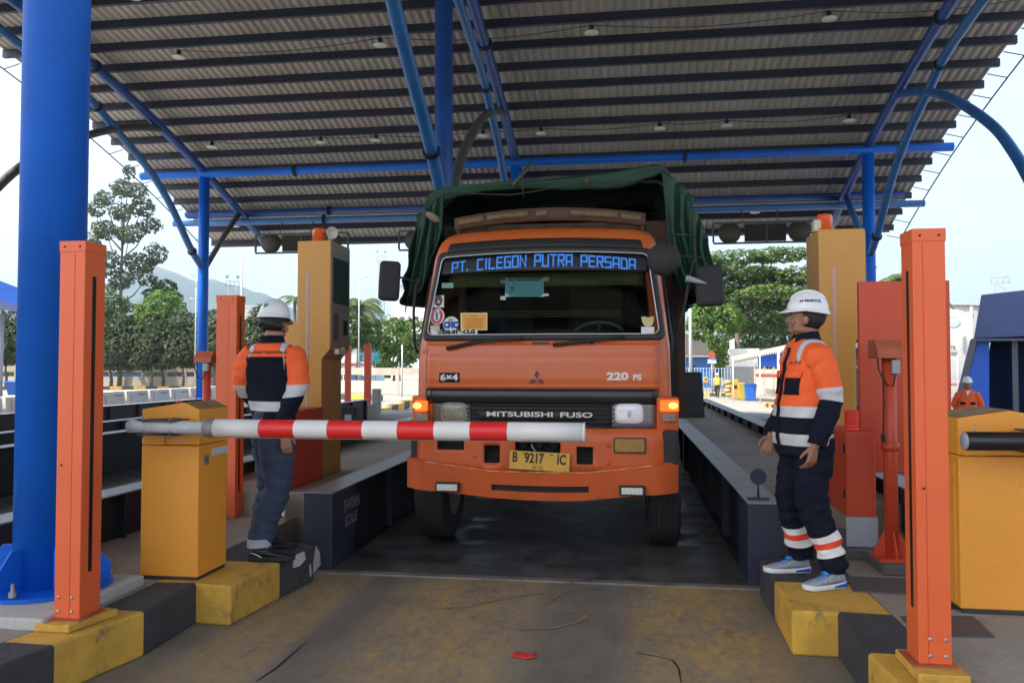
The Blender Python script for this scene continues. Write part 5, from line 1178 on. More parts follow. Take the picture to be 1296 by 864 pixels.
def shoe(fig,par,heel,toe,z0,kind,L=.29):
    """heel, toe in figure space (x,y)"""
    h=Vector((heel[0],heel[1],0)); t=Vector((toe[0],toe[1],0)); f=(t-h).normalized(); w=Vector((f.y,-f.x,0)); ln=(t-h).length
    def S(a,b,c): return fig.P(h+f*a*ln+w*b+Vector((0,0,z0+c)))
    tab=[(0,.020,.055,.035),(.03,.030,.085,.045),(.12,.036,.105,.05),(.22,.037,.112,.045),(.34,.037,.098,.0),(.46,.040,.080,0),(.60,.045,.066,0),(.74,.047,.056,0),(.86,.043,.048,0),(.95,.032,.038,0),(1.0,.014,.026,0)]
    mb=MB(); n=16; vs=[]
    for a,hw,ht,_ in tab:
        for j in range(n):
            an=2*math.pi*j/n; c,s_=math.cos(an),math.sin(an); zz=.022+(ht-.022)*(.5+.5*s_) ; ww=hw*(abs(c)**.75)*math.copysign(1,c)*(1-.22*max(0,s_))
            vs.append(S(a,ww,zz))
    mb.add(vs,[(i*n+j,i*n+(j+1)%n,(i+1)*n+(j+1)%n,(i+1)*n+j) for i in range(len(tab)-1) for j in range(n)],0,True); mb.add(vs[:n],[tuple(range(n))]); mb.add(vs[-n:],[tuple(range(n))])
    sh=mb.build('shoe',KNIT if kind else SHOEB,par)
    mb=MB(); vs=[]
    for k,(zz,g) in enumerate(((0.0,.92),(.008,1.04),(.026,1.07),(.032,.98))):
        for a,hw,ht,_ in tab: vs.append(S(a*1.02-.01,hw*g+.003,zz+(.010*(.3-a)/.3 if a<.3 and k>1 else 0)+(.006*(a-.85)/.15 if a>.85 else 0)))
        for a,hw,ht,_ in reversed(tab): vs.append(S(a*1.02-.01,-hw*g-.003,zz+(.010*(.3-a)/.3 if a<.3 and k>1 else 0)+(.006*(a-.85)/.15 if a>.85 else 0)))
    m=2*len(tab); mb.add(vs,[(i*m+j,i*m+(j+1)%m,(i+1)*m+(j+1)%m,(i+1)*m+j) for i in range(3) for j in range(m)],0,True); mb.add(vs[:m],[tuple(range(m))]); mb.build('sole',SOLEW if kind else SOLEB,sh)
    if kind:
        mb=MB()
        for k in range(5):
            a=.42+.065*k; z=.086-.033*(a-.42)/.26+.004; mb.tube([S(a,-.026,z-.010),S(a+.01,0,z+.003),S(a,.026,z-.010)],.005,6)
        mb.build('laces',LACE,sh)
        mb=MB(); mb.grid(lambda u,v:S(.22+.30*u,(-.024+.048*v),.116-.030*u-.010*(2*v-1)**2+.006),8,6); mb.grid(lambda u,v:S(.20+.12*u,(-.02+.04*v),.135-.02*u),3,3); mb.build('tongue',LACE,sh,solid=.006)
        mb=MB()
        for s_ in (-1,1): mb=MB(); mb.grid(lambda u,v:S(.03+.34*u,s_*(.040+.003*math.sin(3*u)),.010+.024*v*(1-.6*u)),6,2); mb.build('heel_counter',HEELB,sh,solid=.003)
    else:
        mb=MB(); 
        for k in range(3): a=.40+.08*k; mb.tube([S(a,-.025,.082-.02*k),S(a+.01,0,.094-.02*k),S(a,.025,.082-.02*k)],.004,5)
        mb.build('laces',pm('lace_grey',(.25,.24,.22),.8),sh)
        mb=MB(); mb.tube([S(.05,.037,.06),S(.2,.041,.045),S(.3,.042,.03)],.003,5); mb.build('piping',WHITE,sh)
    return sh
def person(fig,name_label,arms,hands,shoes,skin,legs_in):
    root=thing('person',name_label,'person',fig.loc)
    mb=MB(); head(mb,fig.H)
    T=fig.T;P=fig.P
    for a,b,ra,rb in (((0,0,1.30),(0,-.01,1.42),.10,.075),((0,0,1.0),(0,0,1.32),.11,.115),((0,0,.88),(0,0,1.02),.11,.11),((-.09,0,.88),(.09,0,.88),.075,.075),((-.13,-.01,1.37),(.13,-.01,1.37),.055,.055)): capsule(mb,T(a),T(b),ra,rb,16)
    for sh,el,wr in arms: capsule(mb,T(sh),T(el),.042,.036); capsule(mb,T(el),T(wr),.036,.026)
    for h in hands: hand(mb,T,*h)
    for hip,kn,an,toe in legs_in:
        capsule(mb,P(hip),P(kn),.062,.046); capsule(mb,P(kn),P(an),.046,.032); capsule(mb,P(an),P(toe),.030,.022)
    return root,voxel(mb,'body',skin,root,fig.vox,2)
# ---------------------------------------------------------------- worker on the right, in profile, looking up at the cab
c=Vector((1.10,5.08,.243)); F1=Fig(c,(-.95,-.30),twist=R(-4),head_turn=R(-30),head_nod=R(5),vox=.0058)
def toloc(F,p): d=Vector(p)-F.loc; return rot2(d.x,d.y,-F.th)
A_h,A_t=toloc(F1,(1.16,5.285,0)),toloc(F1,(.875,5.235,0)); B_h,B_t=toloc(F1,(1.285,4.965,0)),toloc(F1,(1.035,4.845,0))
ankA=(A_h[0]*.80+A_t[0]*.20,A_h[1]*.80+A_t[1]*.20,.10); ankB=(B_h[0]*.80+B_t[0]*.20,B_h[1]*.80+B_t[1]*.20,.10)
sL=((-.155,-.012,1.38),(-.212,-.05,1.10),(-.215,.055,.845)); sR=((.155,-.012,1.38),(.218,-.01,1.10),(.205,.115,.875))
root,body=person(F1,'worker in orange and navy jacket and grey blue trainers looking up at the truck cab',[sL,sR],
   [((-.213,.062,.835),(.06,.22,-1),(.9,.3,.15),-1,1.,.55),((.203,.12,.865),(-.04,.35,-1),(-.9,.35,.1),1,1.,.6)],None,SKIN,
   [((-.09,0,.86),(-.105,.03,.49),ankB,(ankB[0]+.0,ankB[1]+.08,.05)),((.09,0,.86),(.12,.04,.49),ankA,(ankA[0],ankA[1]+.08,.05))])
arm=lambda s,w:([(s[0][0]*.80,s[0][1],s[0][2]+.012),(s[0][0]*1.06,s[0][1],s[0][2]-.035),tuple((Vector(s[0])+Vector(s[1]))/2+Vector((s[0][0]*.10,-.012,0))),s[1],tuple((Vector(s[1])+Vector(s[2]))/2),s[2]],[(.066,.078),(.076,.084),(.070,.073),(.063,.065),(.057,.059),(.049*w,.051*w)])
jk=jacket(F1,root,[arm(sL,1),arm(sR,1)],belly=.022)
bv=snap(F1,jk)
# chest pockets, placket, shoulder tapes, tiny chest print
for x0,x1 in ((-.155,-.045),(.045,.155)):
    mb=MB(); mb.grid(lambda u,v:on_cloth(F1,bv,x0+(x1-x0)*u,1.135+.125*v,False,.006),6,6); mb.build('pocket',CNAVY,jk,solid=.006)
    mb=MB(); mb.grid(lambda u,v:on_cloth(F1,bv,x0-.004+(x1-x0+.008)*u,1.235+.045*v,False,.012),6,3); mb.build('pocket_flap',HIVIS,jk,solid=.005)
mb=MB(); mb.grid(lambda u,v:on_cloth(F1,bv,-.018+.036*u,.80+.62*v,False,.006),3,24); mb.build('placket',HIVIS if False else CNAVY,jk,solid=.004)
mb=MB(); put_text(mb,'PT. PTP',lambda a,b:on_cloth(F1,bv,-.10-a,1.325+b,False,.004),.022,.0006,1.2); mb.build('lettering',pm('print_dark',(.12,.02,.01),.7),jk,weld=False)
def shoulder_tape(fig,bv,jk):
    for s in (-1,1):
        def f(u,v):
            t=u; x=s*(.095+.035*v); y=-.105+.205*t; a=fig.T((x,y,1.75)); h=bv.ray_cast(a,Vector((0,0,-1))); return (h[0]+Vector((0,0,.004))) if h[0] is not None else fig.T((x,y,1.43))
        mb=MB(); mb.grid(f,14,3); mb.build('shoulder_tape',REFL,jk,solid=.003)
shoulder_tape(F1,bv,jk)
def navy_bands(t):
    for a,b,m in ((.715,.765,1),(.765,.815,2),(.815,.865,1)):
        if a<=t<b: return m
    return 0
seat1=[(.72,.10,.07,0),(.76,.155,.125,.0),(.82,.178,.142,.0),(.88,.182,.140,.0),(.95,.178,.134,.005),(1.0,.17,.125,.005)]
lp=lambda hx,kn,an:[(hx,0,.88),(hx*1.02,.005,.72),kn,((kn[0]+an[0])/2,(kn[1]+an[1])/2-.012,(kn[2]+an[2])/2),(an[0],an[1],an[2]+.0)]
tr=legs(F1,root,[lp(-.092,(-.125,.030,.49),ankB),lp(.092,(.125,.035,.49),ankA)],[(.095,.115),(.098,.108),(.083,.088),(.074,.080),(.064,.070)],[CNAVY,REFW,HIORED],navy_bands,seat1)
for hh,tt,an in ((A_h,A_t,ankA),(B_h,B_t,ankB)):
    shoe(F1,root,hh,tt,.0,True)
    mb=MB(); F1.loft(mb,F1.limb_rings([(an[0],an[1]-.004,.085),(an[0],an[1]-.002,.16)],[(.043,.05),(.045,.052)],3),18,0,F1.P); mb.build('sock',CNAVY,root)
hair(F1,root); helmet(F1,root,tilt=R(-3),text=('pt MARTUS',R(192),.42,1))
# ---------------------------------------------------------------- worker on the left, seen from behind
c=Vector((-2.425,5.22,.243)); F2=Fig(c,(.78,.62),twist=R(52),head_turn=R(-14),head_nod=R(-7),vox=.0058)
A_h,A_t=toloc(F2,(-2.50,5.06,0)),toloc(F2,(-2.205,5.105,0)); B_h,B_t=toloc(F2,(-2.62,5.40,0)),toloc(F2,(-2.36,5.50,0))
ankA=(A_h[0]*.80+A_t[0]*.20,A_h[1]*.80+A_t[1]*.20,.10); ankB=(B_h[0]*.80+B_t[0]*.20,B_h[1]*.80+B_t[1]*.20,.10)
sR=((.158,-.012,1.39),(.212,-.03,1.10),(.235,.02,.86)); sL=((-.158,-.012,1.39),(-.212,.0,1.10),(-.225,.10,.87))
root2,body2=person(F2,'worker in orange and navy jacket, jeans and black shoes with his back turned',[sR,sL],
   [((.236,.026,.85),(-.02,.16,-1),(-1,.25,0),1,1.,.55),((-.225,.106,.86),(.0,.3,-1),(1,.2,0),-1,1.,.5)],None,SKINL,
   [((.09,0,.86),(.085,.02,.48),ankA,(ankA[0],ankA[1]+.08,.05)),((-.09,0,.86),(-.10,.03,.48),ankB,(ankB[0],ankB[1]+.08,.05))])
jk2=jacket(F2,root2,[arm(sR,1),arm(sL,1)]); bv2=snap(F2,jk2); shoulder_tape(F2,bv2,jk2)
mb=MB(); put_text(mb,'PT. PELABUHAN TANJUNG PRIOK',lambda a,b:on_cloth(F2,bv2,-.012+a,1.400+b,True,.003),.026,.0009,.80); mb.build('lettering',MATS['print_dark'],jk2,weld=False)
seat2=[(.72,.09,.07,0),(.76,.14,.118,.0),(.82,.165,.135,-.005),(.88,.17,.135,-.005),(.95,.168,.125,.0),(1.0,.16,.115,.0)]
legs(F2,root2,[lp(.088,(.090,.02,.48),ankA),lp(-.088,(-.105,.03,.48),ankB)],[(.098,.118),(.106,.118),(.088,.094),(.080,.086),(.066,.072)],[JEAN],lambda t:0,seat2,name='jeans')
for an in (ankA,ankB):
    mb=MB(); F2.loft(mb,F2.limb_rings([(an[0],an[1],an[2]-.004),(an[0],an[1],an[2]+.05)],[(.071,.077),(.073,.079)],3),24,0,F2.P,.003,20); mb.build('cuff',CUFF,root2,weld=False)
for hh,tt in ((A_h,A_t),(B_h,B_t)): shoe(F2,root2,hh,tt,.0,False)
hair(F2,root2); helmet(F2,root2,tilt=R(-2),badge=True)
mb=MB(); P=[F2.H((.079*math.cos(a),-.012+.103*math.sin(a),1.60-.02*abs(math.cos(a)))) for a in [math.pi+math.pi*k/14 for k in range(15)]]; mb.tube(P,.016,8); mb.build('nape_strap',MATS['band_dark'],root2)
for s in (-1,1): MB().tube([F2.H((s*.085,-.02,1.64)),F2.H((s*.080,.005,1.56)),F2.H((s*.04,.06,1.505)),F2.H((0,.075,1.497))],.005,6).build('chin_strap',MATS['band_dark'],root2)
MB().cbox((0,0,0),(.05,.035,.11),0,Matrix.Translation(F2.P((-.20,-.02,.79)))@Matrix.Rotation(F2.th,4,'Z')).tube([F2.P((-.20,-.02,.84)),F2.P((-.20,-.03,.93))],.007,6).build('belt_radio',BLACK,root2,bevel=.006)
# ---------------------------------------------------------------- two far figures
def far_person(label,pos,heading,vest,trous,helm=True,walk=0.,sleeves=True,front=True,bands=True):
    F=Fig(pos,heading,vox=.014)
    w=walk
    aL=((-.17,0,1.38),(-.22,-.02-w*.10,1.12),(-.20,.04-w*.2,.90)); aR=((.17,0,1.38),(.22,-.02+w*.10,1.12),(.20,.04+w*.2,.90))
    if front: aL=((-.17,0,1.38),(-.26,-.06,1.12),(-.14,-.12,.95)); aR=((.17,0,1.38),(.26,-.06,1.12),(.14,-.12,.95))
    anL=(-.09,.22*w,.09+.05*abs(w)*0);anR=(.09,-.22*w,.09+.04*abs(w))
    rt,b=person(F,label,[aL,aR],[(aL[2],(0,.1,-1),(1,0,0),-1,1.,.5),(aR[2],(0,.1,-1),(-1,0,0),1,1.,.5)],None,SKIN,[((-.09,0,.86),(-.095,.08*w+.02,.48),anL,(anL[0],anL[1]+.12,.05)),((.09,0,.86),(.095,-.06*w+.03,.48),anR,(anR[0],anR[1]+.12,.05))])
    Zs=[.80,.83,.90,1.0,1.06,1.2,1.35,1.40,1.43,1.46,1.48]; mb=MB()
    F.loft(mb,F.torso_rings([(z,lerpt([(.8,.175),(1.2,.185),(1.38,.195),(1.43,.15),(1.46,.10),(1.48,.07)],z),lerpt([(.8,.125),(1.2,.12),(1.4,.10),(1.46,.075),(1.48,.065)],z),0) for z in Zs]),24,lambda i,j:(1 if (i==1 and bands) else 2 if (i==0 and bands) else 0),F.T,.006); jk=mb.build('jacket',[vest,REFL,CNAVY],rt,weld=False)
    if sleeves:
        for k,a in enumerate((aL,aR)):
            mb=MB(); F.loft(mb,F.limb_rings([(a[0][0]*.85,a[0][1],a[0][2]+.01),(a[0][0]*1.08,a[0][1],1.33),a[1],a[2]],[(.07,.075),(.078,.08),(.062,.064),(.048,.05)],5),14,0,F.T,.005); mb.build('sleeve',vest,jk,weld=False)
    legs(F,rt,[[(-.09,0,.88),(-.09,.01,.70),(-.095,.08*w+.02,.48),anL],[(.09,0,.88),(.09,.01,.70),(.095,-.06*w+.03,.48),anR]],[(.09,.105),(.092,.1),(.075,.08),(.06,.066)],[trous],lambda t:0,seat2)
    for a in (anL,anR): shoe(F,rt,(a[0],a[1]-.06),(a[0]*1.1,a[1]+.20),a[2]-.09,False)
    hair(F,rt); h=helmet(F,rt,ridge=False)
    return F,rt,jk
F3,r3,j3=far_person('distant worker in orange jacket with hands behind his back before the blue booth',(7.62,19.0,-.452),(-.36,-.93),HIVIS,CNAVY)
b3=snap(F3,j3)
for x0,x1 in ((-.15,-.05),(.05,.15)):
    mb=MB(); mb.grid(lambda u,v:on_cloth(F3,b3,x0+(x1-x0)*u,1.14+.06*v,False,.008),3,3); mb.build('pocket',CNAVY,j3,solid=.006)
mb=MB(); mb.grid(lambda u,v:on_cloth(F3,b3,(-.05+.1*u)*v,1.33+.12*v,False,.006),4,4); mb.build('undershirt',WHITE,j3,solid=.003)
wp=G(908,502.5,-.70); LIME=pm('vest_lime',(.55,.62,.06),.8,vary=.1,vs=8)
far_person('tiny walking figure in a yellow-green vest far down the lane',(wp.x,wp.y,-.72),(-.25,-.97),LIME,pm('trouser_dark',(.035,.028,.026),.9),walk=.8,sleeves=False,front=False)
# ================================================================ hills
HILL=pm('hill_forest',(.028,.052,.030),.95,vary=.6,vs=.009,dirt=((.13,.11,.08),.10,.008))
def ridge(px):
    return lerpt([(-500,400),(-250,372),(-60,372),(0,366),(22,372),(60,392),(105,392),(150,362),(173,351),(197,344),(220,347),(247,355),(267,354),(283,360),(310,369),(337,377),(370,392),(410,405),(460,415),(540,425),(640,435),(800,440),(1000,436),(1300,425),(1800,430)],px)
def hill(u,v):
    px=-480+2250*u; D=1500+1500*v; d=ray(px,463); d=Vector((d.x,d.y,0)); p=d*D
    top=(463-ridge(px))/1000*2600+1.5
    prof_=math.sin(min(1,v/.73)*math.pi/2)**1.5 if v<.73 else 1-.55*((v-.73)/.27)
    n=mnoise.fractal(Vector((p.x*.0022,p.y*.0022,1)),1,2.2,5)*.16+mnoise.noise(Vector((p.x*.02,p.y*.02,4)))*.03
    return Vector((p.x,p.y,-1+top*prof_*(1+n*(.4+.6*math.sin(v*3)))))
MB().grid(hill,220,34).build('hills',HILL,kind='structure')
# ================================================================ trees
BARK=pm('bark',(.16,.125,.09),.9,vary=.3,vs=6,bump=.4,bs=20)
LF_DUST=leafmat('leaves_dusty',[(.040,.060,.022),(.060,.082,.032),(.085,.105,.045)],.2)
LF_MID=leafmat('leaves_mid',[(.045,.085,.02),(.08,.135,.03),(.12,.18,.045)],.35)
LF_BRIGHT=leafmat('leaves_bright',[(.06,.12,.015),(.10,.19,.025),(.17,.26,.05)],.4)
LF_SUN=leafmat('leaves_sun',[(.045,.09,.02),(.09,.155,.03),(.16,.22,.05)],.35)
LF_DARK=leafmat('leaves_dark',[(.024,.048,.016),(.045,.08,.026),(.075,.115,.04)],.25)
LF_GREY=leafmat('leaves_greygreen',[(.075,.105,.05),(.12,.15,.08),(.18,.20,.12)],.3)
rnd=random.Random(5)
def crown(mb,blobs,n,leaf,flat=0.,mi=0):
    vol=[b[3]*b[4]*b[5] for b in blobs]; tot=sum(v**.67 for v in vol)
    for b,v in zip(blobs,vol):
        cx,cy,cz,rx,ry,rz=b; k=int(n*(v**.67)/tot)
        for _ in range(k):
            while True:
                q=Vector((rnd.uniform(-1,1),rnd.uniform(-1,1),rnd.uniform(-1,1)))
                if .02<q.length<=1: break
            r=q.length; q.normalize(); r=(r**.45); w=1+.30*mnoise.noise(Vector((q.x*2.1+cx,q.y*2.1+cy,q.z*2.1+cz)))
            c=Vector((cx+q.x*rx*r*w,cy+q.y*ry*r*w,cz+q.z*rz*r*w))
            if mnoise.noise(c*(.9/max(.4,leaf*3)))<-.22: continue
            nrm=(q*.7+Vector((rnd.uniform(-1,1),rnd.uniform(-1,1),rnd.uniform(-.3,1.2)))*(.75)); nrm.z+=flat; nrm.normalize()
            u=nrm.orthogonal().normalized(); a=rnd.uniform(0,6.28); u2=u*math.cos(a)+nrm.cross(u)*math.sin(a); v2=nrm.cross(u2)
            s=leaf*rnd.uniform(.6,1.25); t=s*rnd.uniform(.45,.7)
            mb.add([c-u2*s,c+v2*t-u2*.1*s,c+u2*s-nrm*s*.25,c-v2*t-u2*.1*s],[(0,1,2,3)],mi)
def tree(name,label,base,h,blobs,n,leaf,mat,tr=.25,cat='tree',group=None,limbs=True,lean=0.,flat=0.):
    """blobs in metres relative to the base: (x,y,z,rx,ry,rz)"""
    b=Vector(base); t=thing(name,label,cat,b,group); mb=MB()
    top=h*.8; P=[b+Vector((lean*k*k*.04+.1*math.sin(k*1.7+h),.08*math.cos(k*1.3),top*k/6)) for k in range(7)]
    mb.tube(P,[tr*(1-.12*k) for k in range(7)],9)
    if limbs:
        for bl in blobs:
            if math.hypot(bl[0],bl[1])>.5*h: continue
            c=b+Vector(bl[:3]); f=max(.15,min(.9,(bl[2]-bl[5]*.6)/top*.8)); i=min(5,int(f*6)); s=P[i].lerp(P[i+1],f*6-i)
            m=(s+c)/2+Vector((0,0,-.12*(c-s).length)); mb.tube([s,m,c],[tr*.38,tr*.26,tr*.1],6)
    mb.build('trunk',BARK,t)
    mc=MB(); crown(mc,[(b.x+q[0],b.y+q[1],b.z+q[2])+tuple(q[3:]) for q in blobs],n,leaf,flat); mc.build('crown',mat,t,weld=False)
    return t
def side(base):   # unit vector across the line of sight, so that crowns are laid out as wide as they look
    d=Vector((base.x,base.y,0)).normalized(); return Vector((d.y,-d.x,0))
def at(px,D,z=-.7):
    d=ray(px,463); d=Vector((d.x,d.y,0)); s=_fw.x*d.x+_fw.y*d.y; p=d*(D/s); return Vector((p.x,p.y,z))
def mkblobs(base,D,rows):
    """rows: (px,py,rpx,rpy,depth factor) in picture units at distance D"""
    sv=side(base); k=D/1000; out=[]
    dn=Vector((base.x,base.y,0)).normalized()
    for px,py,rx,ry,dz in rows:
        p=at(px,D,0)-Vector((base.x,base.y,0)); lat=p.dot(sv); q=sv*lat+dn*dz*rx*k
        out.append((q.x,q.y,CAMZ+(463-py)*k-base.z,rx*k,rx*k*.9,ry*k))
    return out
# tall thin tree
D=84; b=at(152,D)
tall=[(160,215,8,10,0),(150,235,14,12,.5),(170,240,14,12,-.6),(128,250,13,10,.8),(178,258,16,12,.5),(118,268,12,10,-.7),(150,268,15,12,-.3),(188,280,15,11,.4),(130,290,16,12,.6),(162,296,18,12,-.6),(115,305,11,12,.2),(196,318,14,14,-.3),(175,330,20,14,.6),(135,330,16,13,-.5),(150,352,18,14,.4),(185,350,12,12,.2),(120,345,12,14,-.4)]
tree('tall_tree','tall airy tree with sparse grey-green crown rising beside the blue column',b,CAMZ+.25*D+.7,mkblobs(b,D,tall),7500,.21,LF_GREY,.26)
D=80; b=at(206,D); tree('bushy_tree','bright green round-topped tree behind the wall, right of the tall airy tree',b,6.5,mkblobs(b,D,[(205,385,24,20,0),(188,395,20,18,.5),(222,400,16,20,-.5),(200,410,26,18,-.4)]),3600,.20,LF_BRIGHT,.2)
D=82; b=at(140,D); tree('bushy_tree','mid green tree in front of the tall airy tree, behind the left sensor pillar',b,6.5,mkblobs(b,D,[(135,385,24,22,0),(155,395,26,18,.5),(120,400,20,22,-.5)]),3200,.20,LF_MID,.2)
D=86; b=at(222,D); tree('bushy_tree','dark tree top with ragged left branch below the hills',b,7,mkblobs(b,D,[(206,362,16,8,0),(192,372,12,7,.3),(215,376,14,9,-.3)]),1400,.18,LF_DARK,.2)
# hedge-like row of dusty trees along the wall
for i,(px,py,rx,lab) in enumerate(((-40,420,34,'dusty dark tree at the far left edge, partly out of frame'),(8,418,30,'dusty dark tree left of the thick blue column'),(60,420,28,'dusty dark tree hidden behind the thick blue column'),(108,424,28,'dusty dark tree just right of the thick blue column'),(150,425,27,'dusty dark tree in the row under the tall airy tree'),(192,424,27,'dusty dark tree in the row under the bright green tree'),(232,422,26,'dusty dark tree left of the slim blue column'),(272,420,26,'dusty dark tree right of the slim blue column'),(330,415,22,'dusty dark tree by the white tank, left of the worker in jeans'))):
    D=78; b=at(px,D); tree('row_tree',lab,b,4.6,mkblobs(b,D,[(px,py-4,rx*.8,26,0),(px-rx*.6,py+10,rx*.7,24,.6),(px+rx*.6,py+8,rx*.7,25,-.6),(px,py+18,rx*.95,24,-.3),(px-rx*.4,py+30,rx*.7,14,-.5),(px+rx*.5,py+30,rx*.7,14,-.5)]),9500,.17,LF_DUST,.16,group='row of trees along the yard wall')
# right of the left kiosk: palms and a bush tree
D=77; b=at(498,D,-.7); tree('bushy_tree','bright leafy tree beside the teal sign, left of the truck',b,5,mkblobs(b,D,[(497,425,26,26,0),(480,440,18,20,.5),(515,440,18,24,-.5),(498,452,30,16,.3),(505,412,16,12,0)]),4200,.20,LF_BRIGHT,.18)
def palm(label,px,py,D,hpx,nf=15,seed=1,fl=1.0):
    r=random.Random(seed); b=at(px,D,-.7); k=D/1000; top=Vector((b.x,b.y,CAMZ+(463-py)*k)); t=thing('palm_tree',label,'palm',b,'palm trees')
    MB().tube([b,b.lerp(top,.5)+Vector((.15,0,0)),top],[.2,.16,.13],8).build('trunk',BARK,t)
    mb=MB()
    for i in range(nf):
        a=2*math.pi*i/nf+r.uniform(-.2,.2); el=r.uniform(-.1,1.1); L=hpx*k*r.uniform(.8,1.15)*fl; d=Vector((math.cos(a),math.sin(a),0)); P=[]
        for s in range(9): f=s/8; P.append(top+d*L*f*math.cos(el*.6)*(1-.12*f)+Vector((0,0,L*(math.sin(el)*f-.75*f*f))))
        for s in range(8):
            for m in range(5):
                p=P[s].lerp(P[s+1],m/5); tn=(P[s+1]-P[s]).normalized(); sd=tn.cross(Vector((0,0,1))).normalized(); l=L*.24*math.sin(math.pi*min(1,(s+m/5+1.0)/9))**.6
                for q in (-1,1): mb.add([p,p+tn*.07*L*.4,p+sd*q*l+tn*l*.6-Vector((0,0,l*.45))],[(0,1,2)])
    mb.build('fronds',leafmat('palm_green',[(.07,.11,.035),(.11,.15,.05),(.16,.19,.08)],.4),t,weld=False); return t
palm('coconut palm with drooping fronds between the left kiosk and the lamp pole',452,388,72,46,30,3); palm('pale palm just left of the left kiosk',372,378,70,26,14,4); palm('small palm behind the bright leafy tree',480,410,90,20,13,5)
palm('palm whose fronds show beside the right kiosk column',1152,356,52,56,26,8)
D=70; b=at(438,D); tree('bushy_tree','olive green tree mass behind the coconut palm',b,5,mkblobs(b,D,[(440,415,26,28,0),(465,420,20,22,.4),(530,425,22,26,-.3)]),3200,.22,LF_MID,.18)
# big spreading tree on the right
D=74; b=at(934,D)
big=[(940,350,60,22,.9),(1000,365,55,26,.8),(890,370,30,22,.7),(960,400,50,22,.7),(930,325,42,9,0),(985,322,40,10,.3),(890,340,30,9,-.3),(955,345,44,9,.4),(1010,350,34,11,0),(905,365,34,9,.5),(975,372,44,10,-.4),(930,385,36,9,.2),(1020,385,36,14,.3),(1060,345,40,14,.0),(1065,395,30,18,.2)]
tree('spreading_tree','large spreading tree with flat layered branches behind the right worker',b,11,mkblobs(b,D,big),26000,.22,LF_SUN,.34,flat=.8)
D=70; b=at(905,D); tree('bushy_tree','light green drooping tree beside the right wing mirror',b,6,mkblobs(b,D,[(898,395,22,20,0),(885,410,18,22,.4),(908,425,16,26,-.4),(925,405,18,18,.2),(912,452,10,16,.1)]),4200,.20,LF_BRIGHT,.16)
D=90; b=at(975,D); tree('bushy_tree','dark dense tree behind the awning on the right',b,7,mkblobs(b,D,[(965,415,36,30,0),(1000,410,34,32,.4),(935,425,26,30,-.3),(1040,415,30,32,0)]),5200,.26,LF_DARK,.25)
# far woods closing the horizon
mb=MB()
for i in range(420):
    px=-420+2200*i/420; D=150+60*rnd.random(); p=at(px,D,-.7); s=4+3*rnd.random()
    if 1170<px<1300: continue
    for _ in range(9):
        c=p+Vector((rnd.gauss(0,3),rnd.gauss(0,3),rnd.uniform(.5,1)*s)); 
        for _ in range(4):
            d=Vector((rnd.uniform(-1,1),rnd.uniform(-1,1),rnd.uniform(-1,1)))*1.4; u=Vector((rnd.uniform(-1,1),rnd.uniform(-1,1),rnd.uniform(-.5,.5)))*.9; v=Vector((rnd.uniform(-.4,.4),rnd.uniform(-.4,.4),1))*.9; mb.add([c+d-u-v,c+d+u-v,c+d+u+v,c+d-u+v],[(0,1,2,3)])
    mb.box((p.x-4,p.y-.5,-.7),(p.x+4,p.y+.5,s*.55-.7))
mb.build('far_wood',LF_DARK,kind='stuff',weld=False)
# ================================================================ yard: wall, kerb, blocks, bins
WALL=pm('wall_concrete',(.36,.31,.25),.9,vary=.18,vs=.8,bump=.3,bs=15,dirt=((.18,.155,.125),.35,1.6)); WALLP=pm('wall_panel_pale',(.42,.38,.31),.9,vary=.15,vs=1,dirt=((.24,.21,.17),.3,2))
def wall(label,a,b,h,n,zg=-.7,gap=True):
    a=Vector(a);b=Vector(b); L=(b-a).length; d=(b-a).normalized(); nrm=Vector((d.y,-d.x,0)); t=thing('boundary_wall',label,'wall',a)
    M=Matrix.Translation(a)@Matrix(((d.x,-nrm.x,0,0),(d.y,-nrm.y,0,0),(0,0,1,0),(0,0,0,1)))
    mb=MB(); lo=h*.50 if gap else h; mb.box((0,.03,0),(L,.11,lo),0,M); mb.build('lower_panels',WALLP,t)
    if gap: mb=MB(); mb.box((0,.03,h*.72),(L,.11,h),0,M); mb.build('top_panels',WALL,t)
    for i in range(n+1):
        x=L*i/n; mb=MB(); mb.box((x-.09,0,0),(x+.09,.2,h+.12),0,M); mb.box((x-.03,.06,h+.12),(x+.03,.12,h+.45),0,M@Matrix.Translation((0,0,0))); mb.build('wall_post',WALL,t)
    mb=MB()
    for z in (.2,.33,.44): mb.tube([M@Vector((0,.09,h+z)),M@Vector((L,.09,h+z))],.008,4)
    mb.build('barbed_wire',DSTEEL,t); return t
wa=G(-60,489,-.7); wb_=G(262,490,-.7); wall('long precast concrete boundary wall below the trees on the left',wa,wb_,2.25,12)
wc=G(262,490.5,-.7); wd_=G(545,500.5,-.7); wall('concrete boundary wall behind the orange posts, left of the truck',wc,wd_,2.1,9)
def striped_kerb(a,b,n,name='yard_kerb',h=.28,w=.3,zg=-.7):
    a=Vector(a);b=Vector(b); d=(b-a)/n; p=Vector((-d.y,d.x,0)).normalized()*w; mb=MB()
    for i in range(n):
        q=a+d*i; r=a+d*(i+1); mb.prism([(q.x,q.y),(r.x,r.y),(r.x+p.x,r.y+p.y),(q.x+p.x,q.y+p.y)],2,zg,zg+h,i%2)
    return mb.build(name,[KYEL,KBLK],kind='structure')
striped_kerb(G(-80,493.5,-.7),G(258,492,-.7),22); striped_kerb(G(262,497,-.7),G(480,507,-.7),14,h=.35); striped_kerb(G(464,529,-.35),G(545,506,-.6),11,h=.4,zg=-.6)
